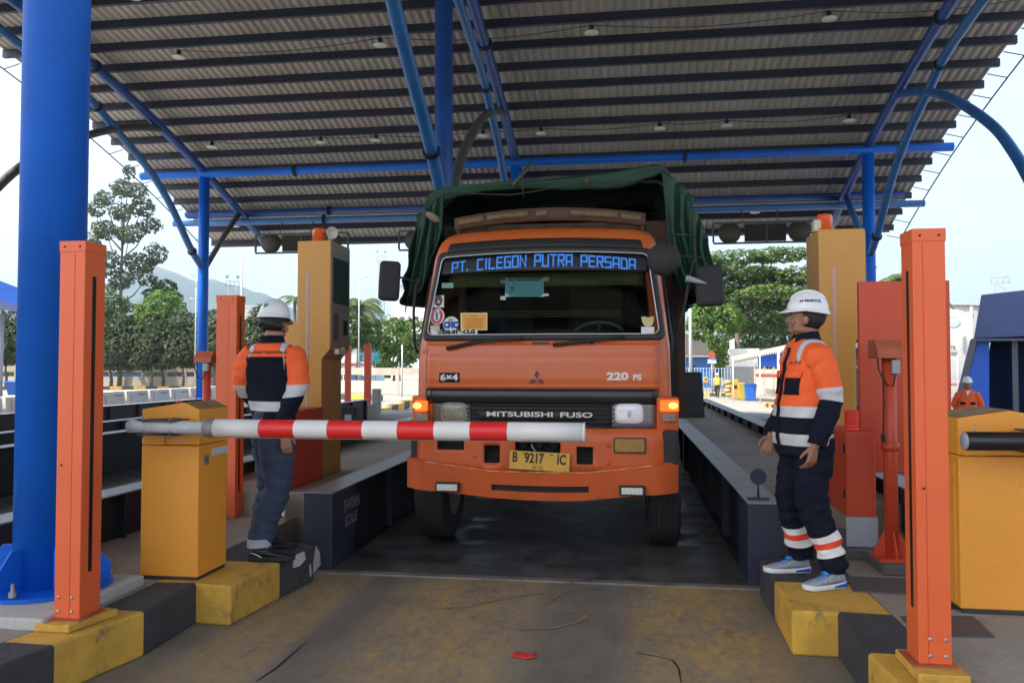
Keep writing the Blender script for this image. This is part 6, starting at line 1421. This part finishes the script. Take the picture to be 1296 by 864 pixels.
# row of white concrete blocks at the lane's edge
BLK=pm('block_white',(.62,.62,.60),.7,vary=.1,vs=3,bump=.2,bs=30,dirt=((.40,.38,.35),.25,3)); BLKP=pm('block_panel',(.50,.52,.53),.75,vary=.12,vs=4,dirt=((.34,.33,.31),.3,4))
ordn=['nearest','second','third','fourth','fifth','sixth','seventh','eighth','ninth','tenth','eleventh','farthest']
for i in range(12):
    y=16.1+1.18*i; x=-15.0; t=thing('concrete_block','white concrete road block, %s in the row beside the far left lane'%ordn[i],'road block',(x,y,-.35),'row of white concrete blocks'); z0=-.3
    if y>22: z0=-.3
    mb=MB(); mb.prism([(x-.30,z0),(x+.30,z0),(x+.24,z0+.14),(x+.14,.80),(x-.14,.80),(x-.24,z0+.14)],1,y,y+1.08,0); k=mb.build('block_body',BLK,t,bevel=.02)
    mb=MB(); mb.add([(x+.245,y+.14,z0+.22),(x+.245,y+.98,z0+.22),(x+.175,y+.96,.70),(x+.175,y+.16,.70)],[(0,1,2,3)]); mb.build('face_panel',BLKP,t,solid=.02)
    mb=MB(); mb.box((x+.16,y+.55,.66),(x+.195,y+.9,.695)); mb.build('name_mark',pm('mark_blue',(.12,.18,.30),.6),t)
def bin_(label,px0,px1,py0,py1,D,m,lid=None):
    k=D/1000; c=at((px0+px1)/2,D,CAMZ-(py1-463)*k); w=(px1-px0)*k; h=(py1-py0)*k; t=thing('wheelie_bin',label,'bin',c)
    M=Matrix.Translation(c)@Matrix.Rotation(math.atan2(-c.x,c.y),4,'Z')
    mb=MB(); s=.40; mb.add([M@Vector(p) for p in ((-w*s,-w*.35,.06),(w*s,-w*.35,.06),(w*s,w*.35,.06),(-w*s,w*.35,.06),(-w*.5,-w*.5,h*.9),(w*.5,-w*.5,h*.9),(w*.5,w*.5,h*.9),(-w*.5,w*.5,h*.9))],[(0,3,2,1),(4,5,6,7),(0,1,5,4),(1,2,6,5),(2,3,7,6),(3,0,4,7)]); mb.build('bin_body',m,t,bevel=.02)
    mb=MB(); mb.box((-w*.54,-w*.54,h*.9),(w*.54,w*.56,h*.97),0,M); mb.box((-w*.4,w*.4,h*.97),(w*.4,w*.6,h),0,M); mb.build('lid',lid or m,t,bevel=.02)
    for x in (-1,1): q=MB(); q.lathe([(0,-.03),(.09,-.03),(.09,.03),(0,.03)],M@Vector((x*w*.38,w*.36,.09)),(M.to_3x3()@Vector((1,0,0))),12); q.build('wheel',BLACK,t)
BINB=pm('bin_blue',(.02,.12,.48),.45,vary=.12,vs=6); BINY=pm('bin_olive_yellow',(.42,.36,.05),.5,vary=.12,vs=6)
bin_('blue bin at the foot of the wall, far left',10,45,482,500,58,BINB); bin_('blue wheelie bin in front of the awning posts',942,957,485.5,507.5,52,BINB); bin_('olive yellow bin beside the blue wheelie bin',934,943,484,506,53,BINY)
# blue roofed shed at the far left edge
t=thing('shed','blue corrugated shed roof at the far left edge','shed',at(-60,34,-.6)); sv=side(at(-40,34)); dn=Vector((at(-40,34).x,at(-40,34).y,0)).normalized()
SHB=pm('shed_blue',(.015,.11,.50),.5,vary=.15,vs=.6,stretch=(1,1,8))
a=at(-220,34,0);c=at(29,36,0); mb=MB()
q=[Vector((a.x,a.y,6.6)),Vector((c.x,c.y,4.28)),Vector((c.x,c.y,5.02)),Vector((a.x,a.y,8.0))]; mb.add(q+[p+dn*.15 for p in q],[(0,1,2,3),(7,6,5,4),(0,4,5,1),(1,5,6,2),(2,6,7,3),(3,7,4,0)]); mb.build('fascia',SHB,t)
mb=MB(); mb.add([q[0],q[1],q[1]+dn*9+Vector((0,0,.3)),q[0]+dn*9+Vector((0,0,.3))],[(0,1,2,3)]); mb.build('roof',SHB,t,solid=.1)
for pp in (c-sv*.6+dn*8,c-sv*6+dn*8): MB().tube([(pp.x,pp.y,-.6),(pp.x,pp.y,4.4)],.09,8).build('post',GREYP,t)
# lamp posts, floodlight masts
POLE=pm('pole_galv',(.45,.46,.46),.5,metal=.3,vary=.12,vs=3)
def lamp_post(label,px,pyt,D,armpx=14,pyb=None,r=.06):
    b=at(px,D,-.7); k=D/1000; z=CAMZ+(463-pyt)*k; sv=side(b); t=thing('lamp_post',label,'lamp post',b)
    MB().tube([b,(b.x,b.y,z)],[r*1.3,r*.7],8).build('pole',POLE,t)
    e=Vector((b.x,b.y,z))+sv*armpx*k+Vector((0,0,abs(armpx)*k*.25)); MB().tube([(b.x,b.y,z-.1),Vector((b.x,b.y,z))+sv*armpx*k*.4+Vector((0,0,abs(armpx)*k*.22)),e],r*.6,6).build('arm',POLE,t)
    M=Matrix.Translation(e); mb=MB(); mb.ell(e,(abs(armpx)*k*.3,.14,.07)); mb.build('lamp_head',WHITE,t)
lamp_post('street lamp post left of the truck by the palm',454,352,66,12); lamp_post('curved street lamp behind the slim blue column',247,350,70,-10); lamp_post('second curved street lamp lower behind the slim blue column',250,380,90,-8)
def pole(label,px,py,D,r=.05,name='pole'):
    b=at(px,D,-.7); t=MB().tube([b,(b.x,b.y,CAMZ+(463-py)*D/1000)],[r*1.2,r],8).build(name,POLE,loc=b,label=label,cat='pole'); return t
pole('tall thin mast behind the left light-curtain pillar',305,318,75,.09,'mast'); pole('utility pole with pale paint right of the truck cab',874,372,60,.11,'utility_pole'); pole('thin pole left of the utility pole',867,378,62,.06); pole('thin white pole in front of the bright leafy tree',509,436,58,.05)
MASTW=pm('mast_pale_grey',(.22,.22,.215),.6,vary=.1)
def flood_mast(label,px,py,D,w=20,h=16,pyb=463):
    b=at(px,D,-.7); k=D/1000; z=CAMZ+(463-py)*k; sv=side(b); t=thing('floodlight_mast',label,'floodlight mast',b,'floodlight masts')
    mb=MB(); hw=w*k*.28
    for s in (-1,1): mb.tube([b+sv*s*hw*1.3,Vector((b.x,b.y,z))+sv*s*hw],.07,6)
    n=14
    for i in range(n):
        f=i/n; g=(i+1)/n; s=1 if i%2 else -1; mb.tube([Vector((b.x,b.y,-.7+(z+.7)*f))+sv*s*hw*1.15,Vector((b.x,b.y,-.7+(z+.7)*g))-sv*s*hw*1.15],.04,5)
    mb.build('tower',MASTW,t)
    mb=MB(); W2=w*k*.5
    for zz in (0,.45*h*k): mb.tube([Vector((b.x,b.y,z+zz))-sv*W2,Vector((b.x,b.y,z+zz))+sv*W2],.05,5)
    for s in (-1,-.33,.33,1): mb.tube([Vector((b.x,b.y,z))+sv*W2*s,Vector((b.x,b.y,z+.45*h*k))+sv*W2*s],.04,5)
    mb.build('railing',MASTW,t)
    for s in (-1,1):
        c=Vector((b.x,b.y,z+h*k*.85))+sv*W2*.8*s; M=Matrix.Translation(c)@Matrix.Rotation(math.atan2(sv.y,sv.x),4,'Z')@Matrix.Rotation(R(25*s),4,'Y'); mb=MB(); mb.cbox((0,0,0),(W2*.45,.2,W2*.5),0,M); mb.build('floodlight',GREYP,t)
    return t
flood_mast('floodlight mast rising behind the blue booth on the right',1268,358,120,20,16); flood_mast('floodlight mast above the left light-curtain pillar',293,362,110,16,14); flood_mast('faint floodlight mast left of the truck mirror',482,330,150,12,14)
# white storage tank
TANK=pm('tank_white',(.40,.39,.36),.55,vary=.05,vs=.25,dirt=((.33,.28,.22),.14,.4)); D=130; k=D/1000; c0=at(1166,D,-.7); rr_=74*k; c0=c0+Vector((c0.x,c0.y,0)).normalized()*rr_; zt=CAMZ+(463-386)*k*1.0
t=thing('storage_tank','white cylindrical storage tank behind the right sensor pillar','tank',c0)
MB().lathe([(rr_,0),(rr_,zt+.7),(rr_*.6,zt+1.2),(0,zt+1.5)],c0,n=72).build('shell',TANK,t)
mb=MB(); P=[c0+Vector((math.cos(2*math.pi*i/72)*(rr_+.08),math.sin(2*math.pi*i/72)*(rr_+.08),zt+.72)) for i in range(73)]; mb.tube(P,.12,6); mb.build('rim',pm('rim_grey',(.42,.40,.38),.6),t)
def tankpt(px,py,o=.05):
    d=ray(px,py); q=Vector((c0.x,c0.y)); a=d.x**2+d.y**2; bb=-2*(d.x*q.x+d.y*q.y); cc_=q.length_squared-(rr_+o)**2; disc_=bb*bb-4*a*cc_
    if disc_<0: disc_=0
    s=(-bb-math.sqrt(disc_))/(2*a); return CAMP+d*s
TXT=pm('tank_lettering',(.14,.14,.14),.6)
mb=MB(); put_text(mb,'TB',lambda a,b:tankpt(1206+a,440-b),7,.1,.8); put_text(mb,'P 1000',lambda a,b:tankpt(1204+a,447.5-b),7,.1,.8); mb.build('lettering',TXT,t,weld=False)
mb=MB(); mb.add([tankpt(1206+9*math.cos(2*math.pi*i/28),407+7*math.sin(2*math.pi*i/28)) for i in range(28)],[tuple(range(28))]); mb.build('logo_oval',pm('logo_pale_blue',(.42,.55,.66),.6),t,weld=False)
mb=MB(); put_text(mb,'AKR',lambda a,b:tankpt(1206+a,407-b,.08),7,.2,.9); mb.build('logo_letters',WHITE,t,weld=False)
mb=MB(); mb.tube([tankpt(1229,388,.2),tankpt(1229,505,.2)],.22,8); mb.build('riser_pipe',pm('pipe_cream',(.62,.55,.47),.6),t)
mb=MB(); mb.add([tankpt(x,y,.10) for x,y in ((1219,426),(1223,426),(1223,447),(1219,447))],[(0,1,2,3)]); mb.build('gauge_strip',pm('gauge_grey',(.30,.31,.34),.6,vary=.3,vs=40,stretch=(.1,.1,2)),t,weld=False)
# mesh fence before the tank
t=thing('mesh_fence','thin grey mesh fence between the tank and the blue booth','fence',at(1190,40,-.45)); a=at(1188,40,-.6);b=at(1236,40,-.6); mb=MB()
for i in range(24): p=a.lerp(b,i/23); mb.tube([p,p+Vector((0,0,2.5))],.012,4)
for i in range(16): mb.tube([a+Vector((0,0,.16*i)),b+Vector((0,0,.16*i))],.010,4)
mb.build('mesh',GREYP,t)
for f in (0,.5,1): p=a.lerp(b,f); MB().tube([p,p+Vector((0,0,2.7))],.05,6).build('post',POLE,t)
t=MB(); p1=at(1200,60,.2);p2=at(1236,60,.2); t.tube([p1,p2],.14,8).build('pipe_rail',pm('pipe_red',(.45,.06,.04),.5),loc=p1,label='red pipe run low behind the mesh fence',cat='pipe'); 
# blue booth with a raked end
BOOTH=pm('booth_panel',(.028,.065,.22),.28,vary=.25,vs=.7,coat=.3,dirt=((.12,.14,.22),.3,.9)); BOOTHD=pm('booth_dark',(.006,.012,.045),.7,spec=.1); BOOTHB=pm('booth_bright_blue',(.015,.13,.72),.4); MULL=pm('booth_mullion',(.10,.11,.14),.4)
Yb=22.; t=thing('booth','dark blue toll booth with a raked end wall and deep front recess, right edge','booth',(W(1230,500,Yb).x,Yb,-.45))
pt=lambda x,y,dy=0.: W(x,y,Yb)+Vector((0,dy,0))
xr=W(1420,400,Yb).x
def lean(m):
    for v in m.v: v.x+=.46*(v.y-Yb)
    return m
A_=pt(1243,375);B_=pt(1233.5,429);C_=pt(1212,500); zf=-.45
mb=MB(); mb.prism([(B_.x,B_.z),(A_.x,A_.z),(xr,A_.z+.35),(xr,B_.z+.12)],1,Yb-.5,Yb+.02,0); lean(mb).build('parapet',BOOTH,t,bevel=.02)
slope=(A_.x-C_.x)/(A_.z-C_.z); xz=lambda z:A_.x+(z-A_.z)*slope
mb=MB(); mb.prism([(xz(zf),zf),(xz(zf)+.16,zf),(xz(B_.z)+.16,B_.z),(xz(B_.z)-.0,B_.z)],1,Yb-.45,Yb+3.5,0); lean(mb).build('raked_end',MULL,t)
mb=MB(); mb.prism([(xz(zf)+.162,zf),(xz(zf)+1.05,zf),(xz(B_.z)+.42,B_.z-.01),(xz(B_.z)+.162,B_.z-.01)],1,Yb+.05,Yb+.15,0); lean(mb).build('end_panel',BOOTHB,t)
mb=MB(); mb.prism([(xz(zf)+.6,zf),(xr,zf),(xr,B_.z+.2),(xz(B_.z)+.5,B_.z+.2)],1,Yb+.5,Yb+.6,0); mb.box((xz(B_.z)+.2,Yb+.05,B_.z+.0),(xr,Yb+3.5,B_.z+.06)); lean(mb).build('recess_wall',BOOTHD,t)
for px in (1285,1360): x=W(px,470,Yb).x; mb=MB(); mb.box((x-.07,Yb+.02,zf),(x+.07,Yb+.16,B_.z)); lean(mb).build('mullion',MULL,t)
mb=MB(); mb.box((B_.x-.02,Yb-.46,B_.z-.06),(xr,Yb+.03,B_.z)); lean(mb).build('lintel',MULL,t)
# white vehicle cab seen between the right kiosk and the red board
t=thing('white_truck','pale truck cab parked beyond the right kiosk, mostly hidden','vehicle',(7.3,21.5,-.4))
c=at(1082,22,0); M=Matrix.Translation((c.x,c.y,0))
mb=MB(); mb.box((-.9,0,1.0),(.9,1.6,2.28),0,M); mb.build('cab',WHITE,t,bevel=.05); mb=MB(); mb.box((-.75,-.012,1.55),(.75,-.002,2.05),0,M); mb.build('windscreen',GLASSD,t)
mb=MB(); mb.box((-.92,-.03,.50),(.92,1.6,1.50),0,M); mb.build('front_panel',pm('vehicle_grey',(.10,.11,.115),.5),t,bevel=.03); mb=MB(); mb.box((-.93,-.06,.34),(.93,-.0,.42),0,M); mb.build('bumper_strip',WHITE,t); mb=MB(); mb.box((-.9,0.02,-.35),(.9,1.5,.34),0,M); mb.build('chassis',CHAS,t)
mb=MB()
for k in range(5): mb.tube([(c.x+.34*math.cos(a*.5)*.8-.05*k,c.y+.4,2.65+.28*math.sin(a*.5)+.02*k) for a in range(13)],.025,6)
mb.build('cable_coil',DSTEEL,t)
# ================================================================ far end of the lanes, left of the truck
D=26; 
for lab,px0,px1,py0,py1,Dd in (('dark orange post in front of the teal sign',461.5,469.5,435,517,24),('dark orange post right beside the left kiosk',437,444,437,520,24)):
    k=Dd/1000; c=at((px0+px1)/2,Dd,CAMZ-(py1-463)*k); t=thing('steel_post',lab,'post',c,'orange posts at the far end'); w=(px1-px0)*k/2; M=Matrix.Translation(c)@Matrix.Rotation(YAW,4,'Z')
    mb=MB(); mb.box((-w,-w,0),(w,w,(py1-py0)*k),0,M); mb.build('casing',ORDARK,t,bevel=.01); mb=MB(); mb.box((-w*1.3,-w*1.3,-.12),(w*1.3,w*1.3,.0),0,M); mb.build('base',CONCD,t)
c=at(477,25,-.02); mb=MB(); M=Matrix.Translation((c.x,c.y,-.1))@Matrix.Rotation(YAW,4,'Z'); mb.box((-.13,-.13,0),(.13,.13,.95-.02),0,M); t=thing('cabinet_box','grey cabinet box beside the far orange post','cabinet',(c.x,c.y,-.1)); mb.build('casing',GREYP,t,bevel=.02); mb=MB(); mb.box((-.11,-.14,.1),(.11,-.131,.85),0,M); mb.build('door',GREYP,t,bevel=.004)
c=at(443,14.5,.45); M=Matrix.Translation((c.x,c.y,.45))@Matrix.Rotation(YAW,4,'Z'); t=thing('litter_bin','black square litter bin behind the left kiosk','bin',(c.x,c.y,.45)); mb=MB(); mb.box((-.14,-.14,0),(.14,.14,.36),0,M); mb.build('bin_body',BLACK,t,bevel=.02); mb=MB(); mb.box((-.06,-.146,.08),(.06,-.141,.22),0,M); mb.build('bin_label',GREYP,t)
# assembly point sign
D=72; k=D/1000; c=at(466,D,-.65); sv=side(c); yaw=math.atan2(sv.y,sv.x); M=Matrix.Translation((c.x,c.y,0))@Matrix.Rotation(yaw,4,'Z'); t=thing('assembly_sign','teal sign board with white lettering behind the far orange post','sign',c)
TEAL=pm('sign_teal',(.01,.40,.46),.5,vary=.05); z0=CAMZ+(463-457.5)*k; z1=CAMZ+(463-440.5)*k
mb=MB(); mb.box((-14*k,-.03,z0),(14.5*k,.03,z1),0,M); bo=mb.build('board',TEAL,t); 
for x in (-9*k,9*k): MB().tube([M@Vector((x,.06,-.65)),M@Vector((x,.06,z1))],.04,6).build('post',POLE,t)
mb=MB(); put_text(mb,'ASSEMBLY',lambda a,b:M@Vector((a,-.034,(z0+z1)/2+.05+b)),.40,.01,.9); put_text(mb,'POINT',lambda a,b:M@Vector((a,-.034,(z0+z1)/2-.36+b)),.40,.01,.9); mb.box((-10*k,-.035,z1-.18),(-6*k,-.033,z1-.08),0,M); mb.box((8*k,-.035,z1-.2),(11*k,-.033,z1-.06),0,M); mb.build('lettering',WHITE,bo,weld=False)
# white hoarding and parked buses beyond the wall gap
t=thing('white_hoarding','white panel building with a red base stripe behind the left kiosk post','building',at(450,85,-.7)); c=at(443,88,0); M=Matrix.Translation((c.x,c.y,0))@Matrix.Rotation(yaw,4,'Z'); mb=MB(); mb.box((-1.2,0,-.7),(2.6,3,3.4),0,M); mb.build('panels',WHITE,t); mb=MB(); mb.box((-1.25,-.05,1.6),(2.65,-.01,1.85),0,M); mb.build('stripe',pm('stripe_red',(.55,.07,.06),.5),t); mb=MB(); mb.box((-1.2,-.1,3.4),(2.7,3,3.9),0,M); mb.build('roof_frame',pm('frame_cream',(.55,.5,.42),.6),t)
t=thing('white_building','pale white building far behind the worker in jeans','building',at(322,120,-.7)); c=at(322,120,0); M=Matrix.Translation((c.x,c.y,0))@Matrix.Rotation(yaw,4,'Z'); mb=MB(); mb.box((-2.6,0,-.7),(2.6,6,CAMZ+.073*120),0,M); mb.build('walls',WHITE,t); mb=MB(); mb.box((-2.8,-.2,CAMZ+.073*120),(2.8,6.2,CAMZ+.073*120+.5),0,M); mb.build('roof',pm('roof_pale',(.45,.46,.47),.6),t)
t=thing('white_building','pale white block behind the small palm left of the truck mirror','building',at(515,140,-.7)); c=at(512,140,0); M=Matrix.Translation((c.x,c.y,0))@Matrix.Rotation(yaw,4,'Z'); mb=MB(); mb.box((-2.2,0,-.7),(3.6,6,CAMZ+.10*140),0,M); mb.build('walls',WHITE,t); mb=MB(); mb.box((-2.4,-.2,CAMZ+.10*140),(3.8,6.2,CAMZ+.10*140+.5),0,M); mb.build('roof',MATS['roof_pale'],t)
for i,(px,lab,cc3) in enumerate(((138,'blue parked van seen through the wall gap, leftmost of the row',(.03,.08,.20)),(163,'blue parked van seen through the wall gap below the tall tree',(.05,.10,.20)),(232,'dark parked van seen through the wall gap by the slim blue column',(.03,.035,.05)),(448,'blue parked car behind the wall left of the teal sign',(.06,.14,.34)),(474,'pale blue parked car behind the wall under the teal sign',(.25,.35,.48)))):
    D=98 if px<300 else 84; c=at(px,D,-.7); sv=side(c); M=Matrix.Translation(c)@Matrix.Rotation(math.atan2(sv.y,sv.x),4,'Z'); t=thing('parked_van',lab,'van',c,'vehicles parked beyond the wall'); s=.95 if px<300 else .55
    mb=MB(); mb.prism([(-1.9*s,.35),(1.9*s,.35),(1.9*s,1.2),(1.5*s,1.3),(1.2*s,1.95),(-1.8*s,2.0),(-1.9*s,1.2)],1,-.8,.8,0); o=mb.build('body',pm('van_%d'%i if False else 'van_paint_'+'abcde'[i],cc3,.4),t,bevel=.05); 
    for v in o.data.vertices: v.co=M.to_3x3()@v.co+Vector(c)*0 if False else v.co
    o.parent=None; me=o.data; org=ORG[o.name]
    for v in me.vertices: w_=M@(v.co+org); v.co=w_-org
    o.parent=t
    mb=MB(); mb.add([M@Vector(p) for p in ((-1.6*s,-.81,1.3),(1.1*s,-.81,1.3),(.95*s,-.81,1.8),(-1.6*s,-.81,1.85))],[(0,1,2,3)]); mb.build('side_window',GLASSD,t,solid=.01)
    for x in (-1.1*s,1.1*s): MB().lathe([(0,-.1),(.33,-.1),(.33,.1),(0,.1)],M@Vector((x,-.75,.33)),M.to_3x3()@Vector((0,1,0)),16).build('wheel',BLACK,t)
# ================================================================ far end right of the truck
# blue house with dark tiled roof
D=84; k=D/1000; c=at(880,D,-.7); sv=side(c); yaw2=math.atan2(sv.y,sv.x); M=Matrix.Translation((c.x,c.y,0))@Matrix.Rotation(yaw2,4,'Z'); t=thing('blue_house','blue walled house with a dark tiled roof behind the utility pole','house',c)
BH=pm('house_blue',(.03,.13,.36),.7,vary=.15,vs=.8,dirt=((.05,.10,.16),.2,2)); mb=MB(); mb.box((-3.0,0,-.7),(1.6,5,2.7),0,M); mb.build('wall',BH,t)
mb=MB(); mb.add([M@Vector(p) for p in ((-3.4,-.6,2.65),(2.0,-.6,2.65),(.9,1.6,4.9),(-3.4,1.6,5.1),(2.0,5.6,2.65),(-3.4,5.6,2.65))],[(0,1,2,3),(1,4,2),(3,2,4,5)]); mb.build('roof',pm('roof_tiles',(.055,.05,.045),.8,vary=.25,vs=2,stretch=(1,1,6)),t,solid=.1)
mb=MB(); mb.box((-.6,-.02,.6),(.0,-.0,1.6),0,M); mb.build('window',GLASSD,t); mb=MB(); mb.box((-3.4,-.66,2.5),(2.0,-.6,2.66),0,M); mb.build('gutter',pm('gutter_pink',(.42,.30,.27),.6),t)
# traffic sign: red house-shaped plate over a blue and white one
D=62; k=D/1000; c=at(901,D,-.7); sv=side(c); M=Matrix.Translation((c.x,c.y,0))@Matrix.Rotation(math.atan2(sv.y,sv.x),4,'Z'); zz=lambda py:CAMZ+(463-py)*k; t=thing('road_sign','post with a red gabled plate above a blue and white plate','sign',c)
MB().tube([M@Vector((0,.06,-.7)),M@Vector((0,.06,zz(444)))],.055,8).build('post',POLE,t)
mb=MB(); mb.add([M@Vector((x*k,-.02+y,zz(py))) for y in (0,.04) for x,py in ((-4,453.5),(4,453.5),(4,447),(0,443.5),(-4,447))],[(0,1,2,3,4),(9,8,7,6,5)]+[(i,i+5,(i+1)%5+5,(i+1)%5) for i in range(5)]); mb.build('red_plate',pm('plate_red',(.33,.06,.03),.5,vary=.2,vs=3),t)
mb=MB(); mb.box((-5.5*k,-.03,zz(459.5)),(5.5*k,.02,zz(454)),0,M); bp_=mb.build('blue_plate',pm('plate_blue',(.10,.18,.75),.5),t); mb=MB(); mb.box((-4.6*k,-.034,zz(457.6)),(-1.5*k,-.031,zz(455)),0,M); mb.box((-.5*k,-.034,zz(457.2)),(4.6*k,-.031,zz(456)),0,M); mb.build('white_marks',WHITE,bp_); mb=MB(); mb.box((-5.5*k,-.036,zz(459.6)),(5.5*k,-.0345,zz(458.2)),0,M); mb.build('white_strip',WHITE,bp_)
MB().lathe([(0,-.02),(.5,-.02),(.5,.02),(0,.02)],W(867,440,24)+Vector((0,0,0)),(-.2,-1,0),24,0,False).build('round_sign_back',pm('sign_back_grey',(.22,.22,.21),.6),loc=W(867,440,24),label='round grey back of a traffic disc beside the truck door',cat='sign') if False else None
# guard fence, low wall and white kiosk block behind
t=thing('pipe_fence','blue grey pipe fence before the blue house','fence',at(880,66,-.7)); a=at(868,66,-.7);b=at(925,64,-.7); mb=MB()
for i in range(16): p=a.lerp(b,i/15); mb.tube([p,p+Vector((0,0,2.1))],.03,5)
for z in (.4,1.2,2.05): mb.tube([a+Vector((0,0,z)),b+Vector((0,0,z))],.03,5)
mb.build('rails',pm('fence_blue',(.20,.30,.42),.5),t)
striped=striped_kerb(at(862,60,-.7),at(935,58,-.7),10,h=.22)
c=at(936,72,-.7); sv=side(c); M=Matrix.Translation((c.x,c.y,0))@Matrix.Rotation(math.atan2(sv.y,sv.x),4,'Z'); k=.072; zz=lambda py:CAMZ+(463-py)*k
t=thing('gatehouse','white walled gatehouse with grey shutters behind the awning','building',c); mb=MB(); mb.box((-20*k,0,-.7),(24*k,4,zz(464)),0,M); mb.build('lower_wall',pm('shutter_grey',(.30,.29,.28),.7,vary=.2,vs=2,stretch=(6,1,1)),t); mb=MB(); mb.box((-19*k,-.05,zz(464)),(24*k,4,zz(441)),0,M); mb.build('upper_wall',WHITE,t); mb=MB(); mb.box((-12*k,.5,zz(441)),(-6*k,2,zz(428)),0,M); mb.build('chimney_box',WHITE,t)
# awning on thin posts
AWN=pm('awning_cream',(.44,.40,.33),.7,vary=.1,vs=2,dirt=((.45,.38,.30),.2,2)); D=50; k=D/1000
ca=at(926,52,0);cb=at(1004,44,0); dn=Vector((.15,1,0)).normalized(); t=thing('awning','cream awning with a scalloped edge on thin white posts','awning',(ca.x,ca.y,-.7))
za=CAMZ+(463-453.5)*.052; zb=CAMZ+(463-437)*.044
A0=Vector((ca.x,ca.y,za));B0=Vector((cb.x,cb.y,zb)); bk=dn*5+Vector((0,0,-.25))
mb=MB(); mb.add([A0,B0,B0+bk,A0+bk],[(0,1,2,3)]); mb.build('canvas',AWN,t,solid=.05)
mb=MB(); n=26; vs=[]
for i in range(n*4+1):
    p=A0.lerp(B0,i/(n*4)); f=abs(math.sin(math.pi*i/4)); vs+=[p+Vector((0,0,.12)),p-Vector((0,0,.10+.16*f))]
mb.add(vs,[(2*i,2*i+2,2*i+3,2*i+1) for i in range(n*4)]); mb.build('valance',pm('valance_cream',(.42,.38,.32),.8,vary=.2,vs=8),t,solid=.02)  # cream valance, a little darker than the canvas
for f in (.03,.5,.78,.8,.98): p=A0.lerp(B0,f); MB().tube([(p.x,p.y,gz(p.x,p.y)-.05),(p.x,p.y,p.z-.05)],.035,8).build('post',WHITE,t)
mb=MB(); p=at(959.5,50,0);q=at(989,48,0); sv=(q-p).normalized(); mb.add([Vector((p.x,p.y,CAMZ+(463-463.5)*.05)),Vector((q.x,q.y,CAMZ+(463-463.5)*.048)),Vector((q.x,q.y,CAMZ+(463-447.5)*.048)),Vector((p.x,p.y,CAMZ+(463-449)*.05))],[(0,1,2,3)]); bn=mb.build('banner',pm('banner_blue',(.02,.12,.78),.5,vary=.1,vs=2),loc=p,label='bright blue banner hung under the cream awning',cat='banner',solid=.03)
# beige wall with a red pipe
a=at(955,62,-.7);b=at(1030,56,-.7); wall('low beige wall under the awning with a red pipe along it',a,b,2.0,6,gap=False)
MB().tube([at(958,60.5,CAMZ-.7+.0),at(1030,54.5,CAMZ-.7)],.13,8).build('pipe',MATS['pipe_red'],loc=at(958,60.5,.9),label='dark red pipe running along the beige wall',cat='pipe')
# orange tan water barriers
BAR=pm('barrier_orange',(.62,.27,.05),.55,vary=.12,vs=4); BART=pm('barrier_tan',(.42,.28,.11),.7,vary=.25,vs=4)
for lab,px,py0,py1,w,D,m in (('orange plastic barrier block standing beside the bins',930.5,480,503,10,54,BAR),('stack of tan sacks left of the orange barrier block',922,481,502,9,55,BART),('small orange barrier by the pipe fence',893,477,484,6,64,BAR)):
    k=D/1000; c=at(px,D,CAMZ-(py1-463)*k); h=(py1-py0)*k; w*=k; t=thing('road_barrier',lab,'barrier',c); M=Matrix.Translation(c)@Matrix.Rotation(math.atan2(-c.x,c.y),4,'Z')
    if m is BART:
        for j in range(4): mb=MB(); mb.ell((0,0,0),(w*.6,.3,h*.16),M=None); mb.v=[M@(v+Vector((.05*(-1)**j,0,h*(.14+.24*j)))) for v in mb.v]; mb.build('sack',m,t)
    else:
        mb=MB(); mb.prism([(-w*.55,0),(w*.55,0),(w*.5,h*.3),(w*.36,h),(-w*.36,h),(-w*.5,h*.3)],1,-.25,.25,0); mb.v=[M@v for v in mb.v]; mb.build('block',m,t,bevel=.04); mb=MB(); mb.box((-w*.2,-.27,h*.5),(w*.2,-.245,h*.7),0,M); mb.build('grip_recess',BLACK,t)
striped_kerb(at(966,40,-.42),at(986,36,-.38),6,h=.34,zg=-.62,w=.5)
# ================================================================ sunlit yard apron right of the beams
mb=MB(); mb.add([(2.2,25.1,-.02),(9,25.1,-.46),(12,48,-.712),(2.6,48,-.712)],[(0,1,2,3)]); mb.build('yard_apron',APRON,kind='structure')
# thin air between here and the hills
hz_=MB(); hz_.box((-5200,-300,-25),(5200,5200,620)); ho=hz_.build('haze',None,kind='stuff'); ho.data.materials.clear()
hm=bpy.data.materials.new('haze_air'); hm.use_nodes=True; N=hm.node_tree.nodes; N.remove(N['Principled BSDF']); pv=N.new('ShaderNodeVolumePrincipled'); pv.inputs['Color'].default_value=(.66,.84,1,1); pv.inputs['Density'].default_value=.00027; pv.inputs['Anisotropy'].default_value=.2
hm.node_tree.links.new(pv.outputs[0],N['Material Output'].inputs['Volume']); ho.data.materials.append(hm)
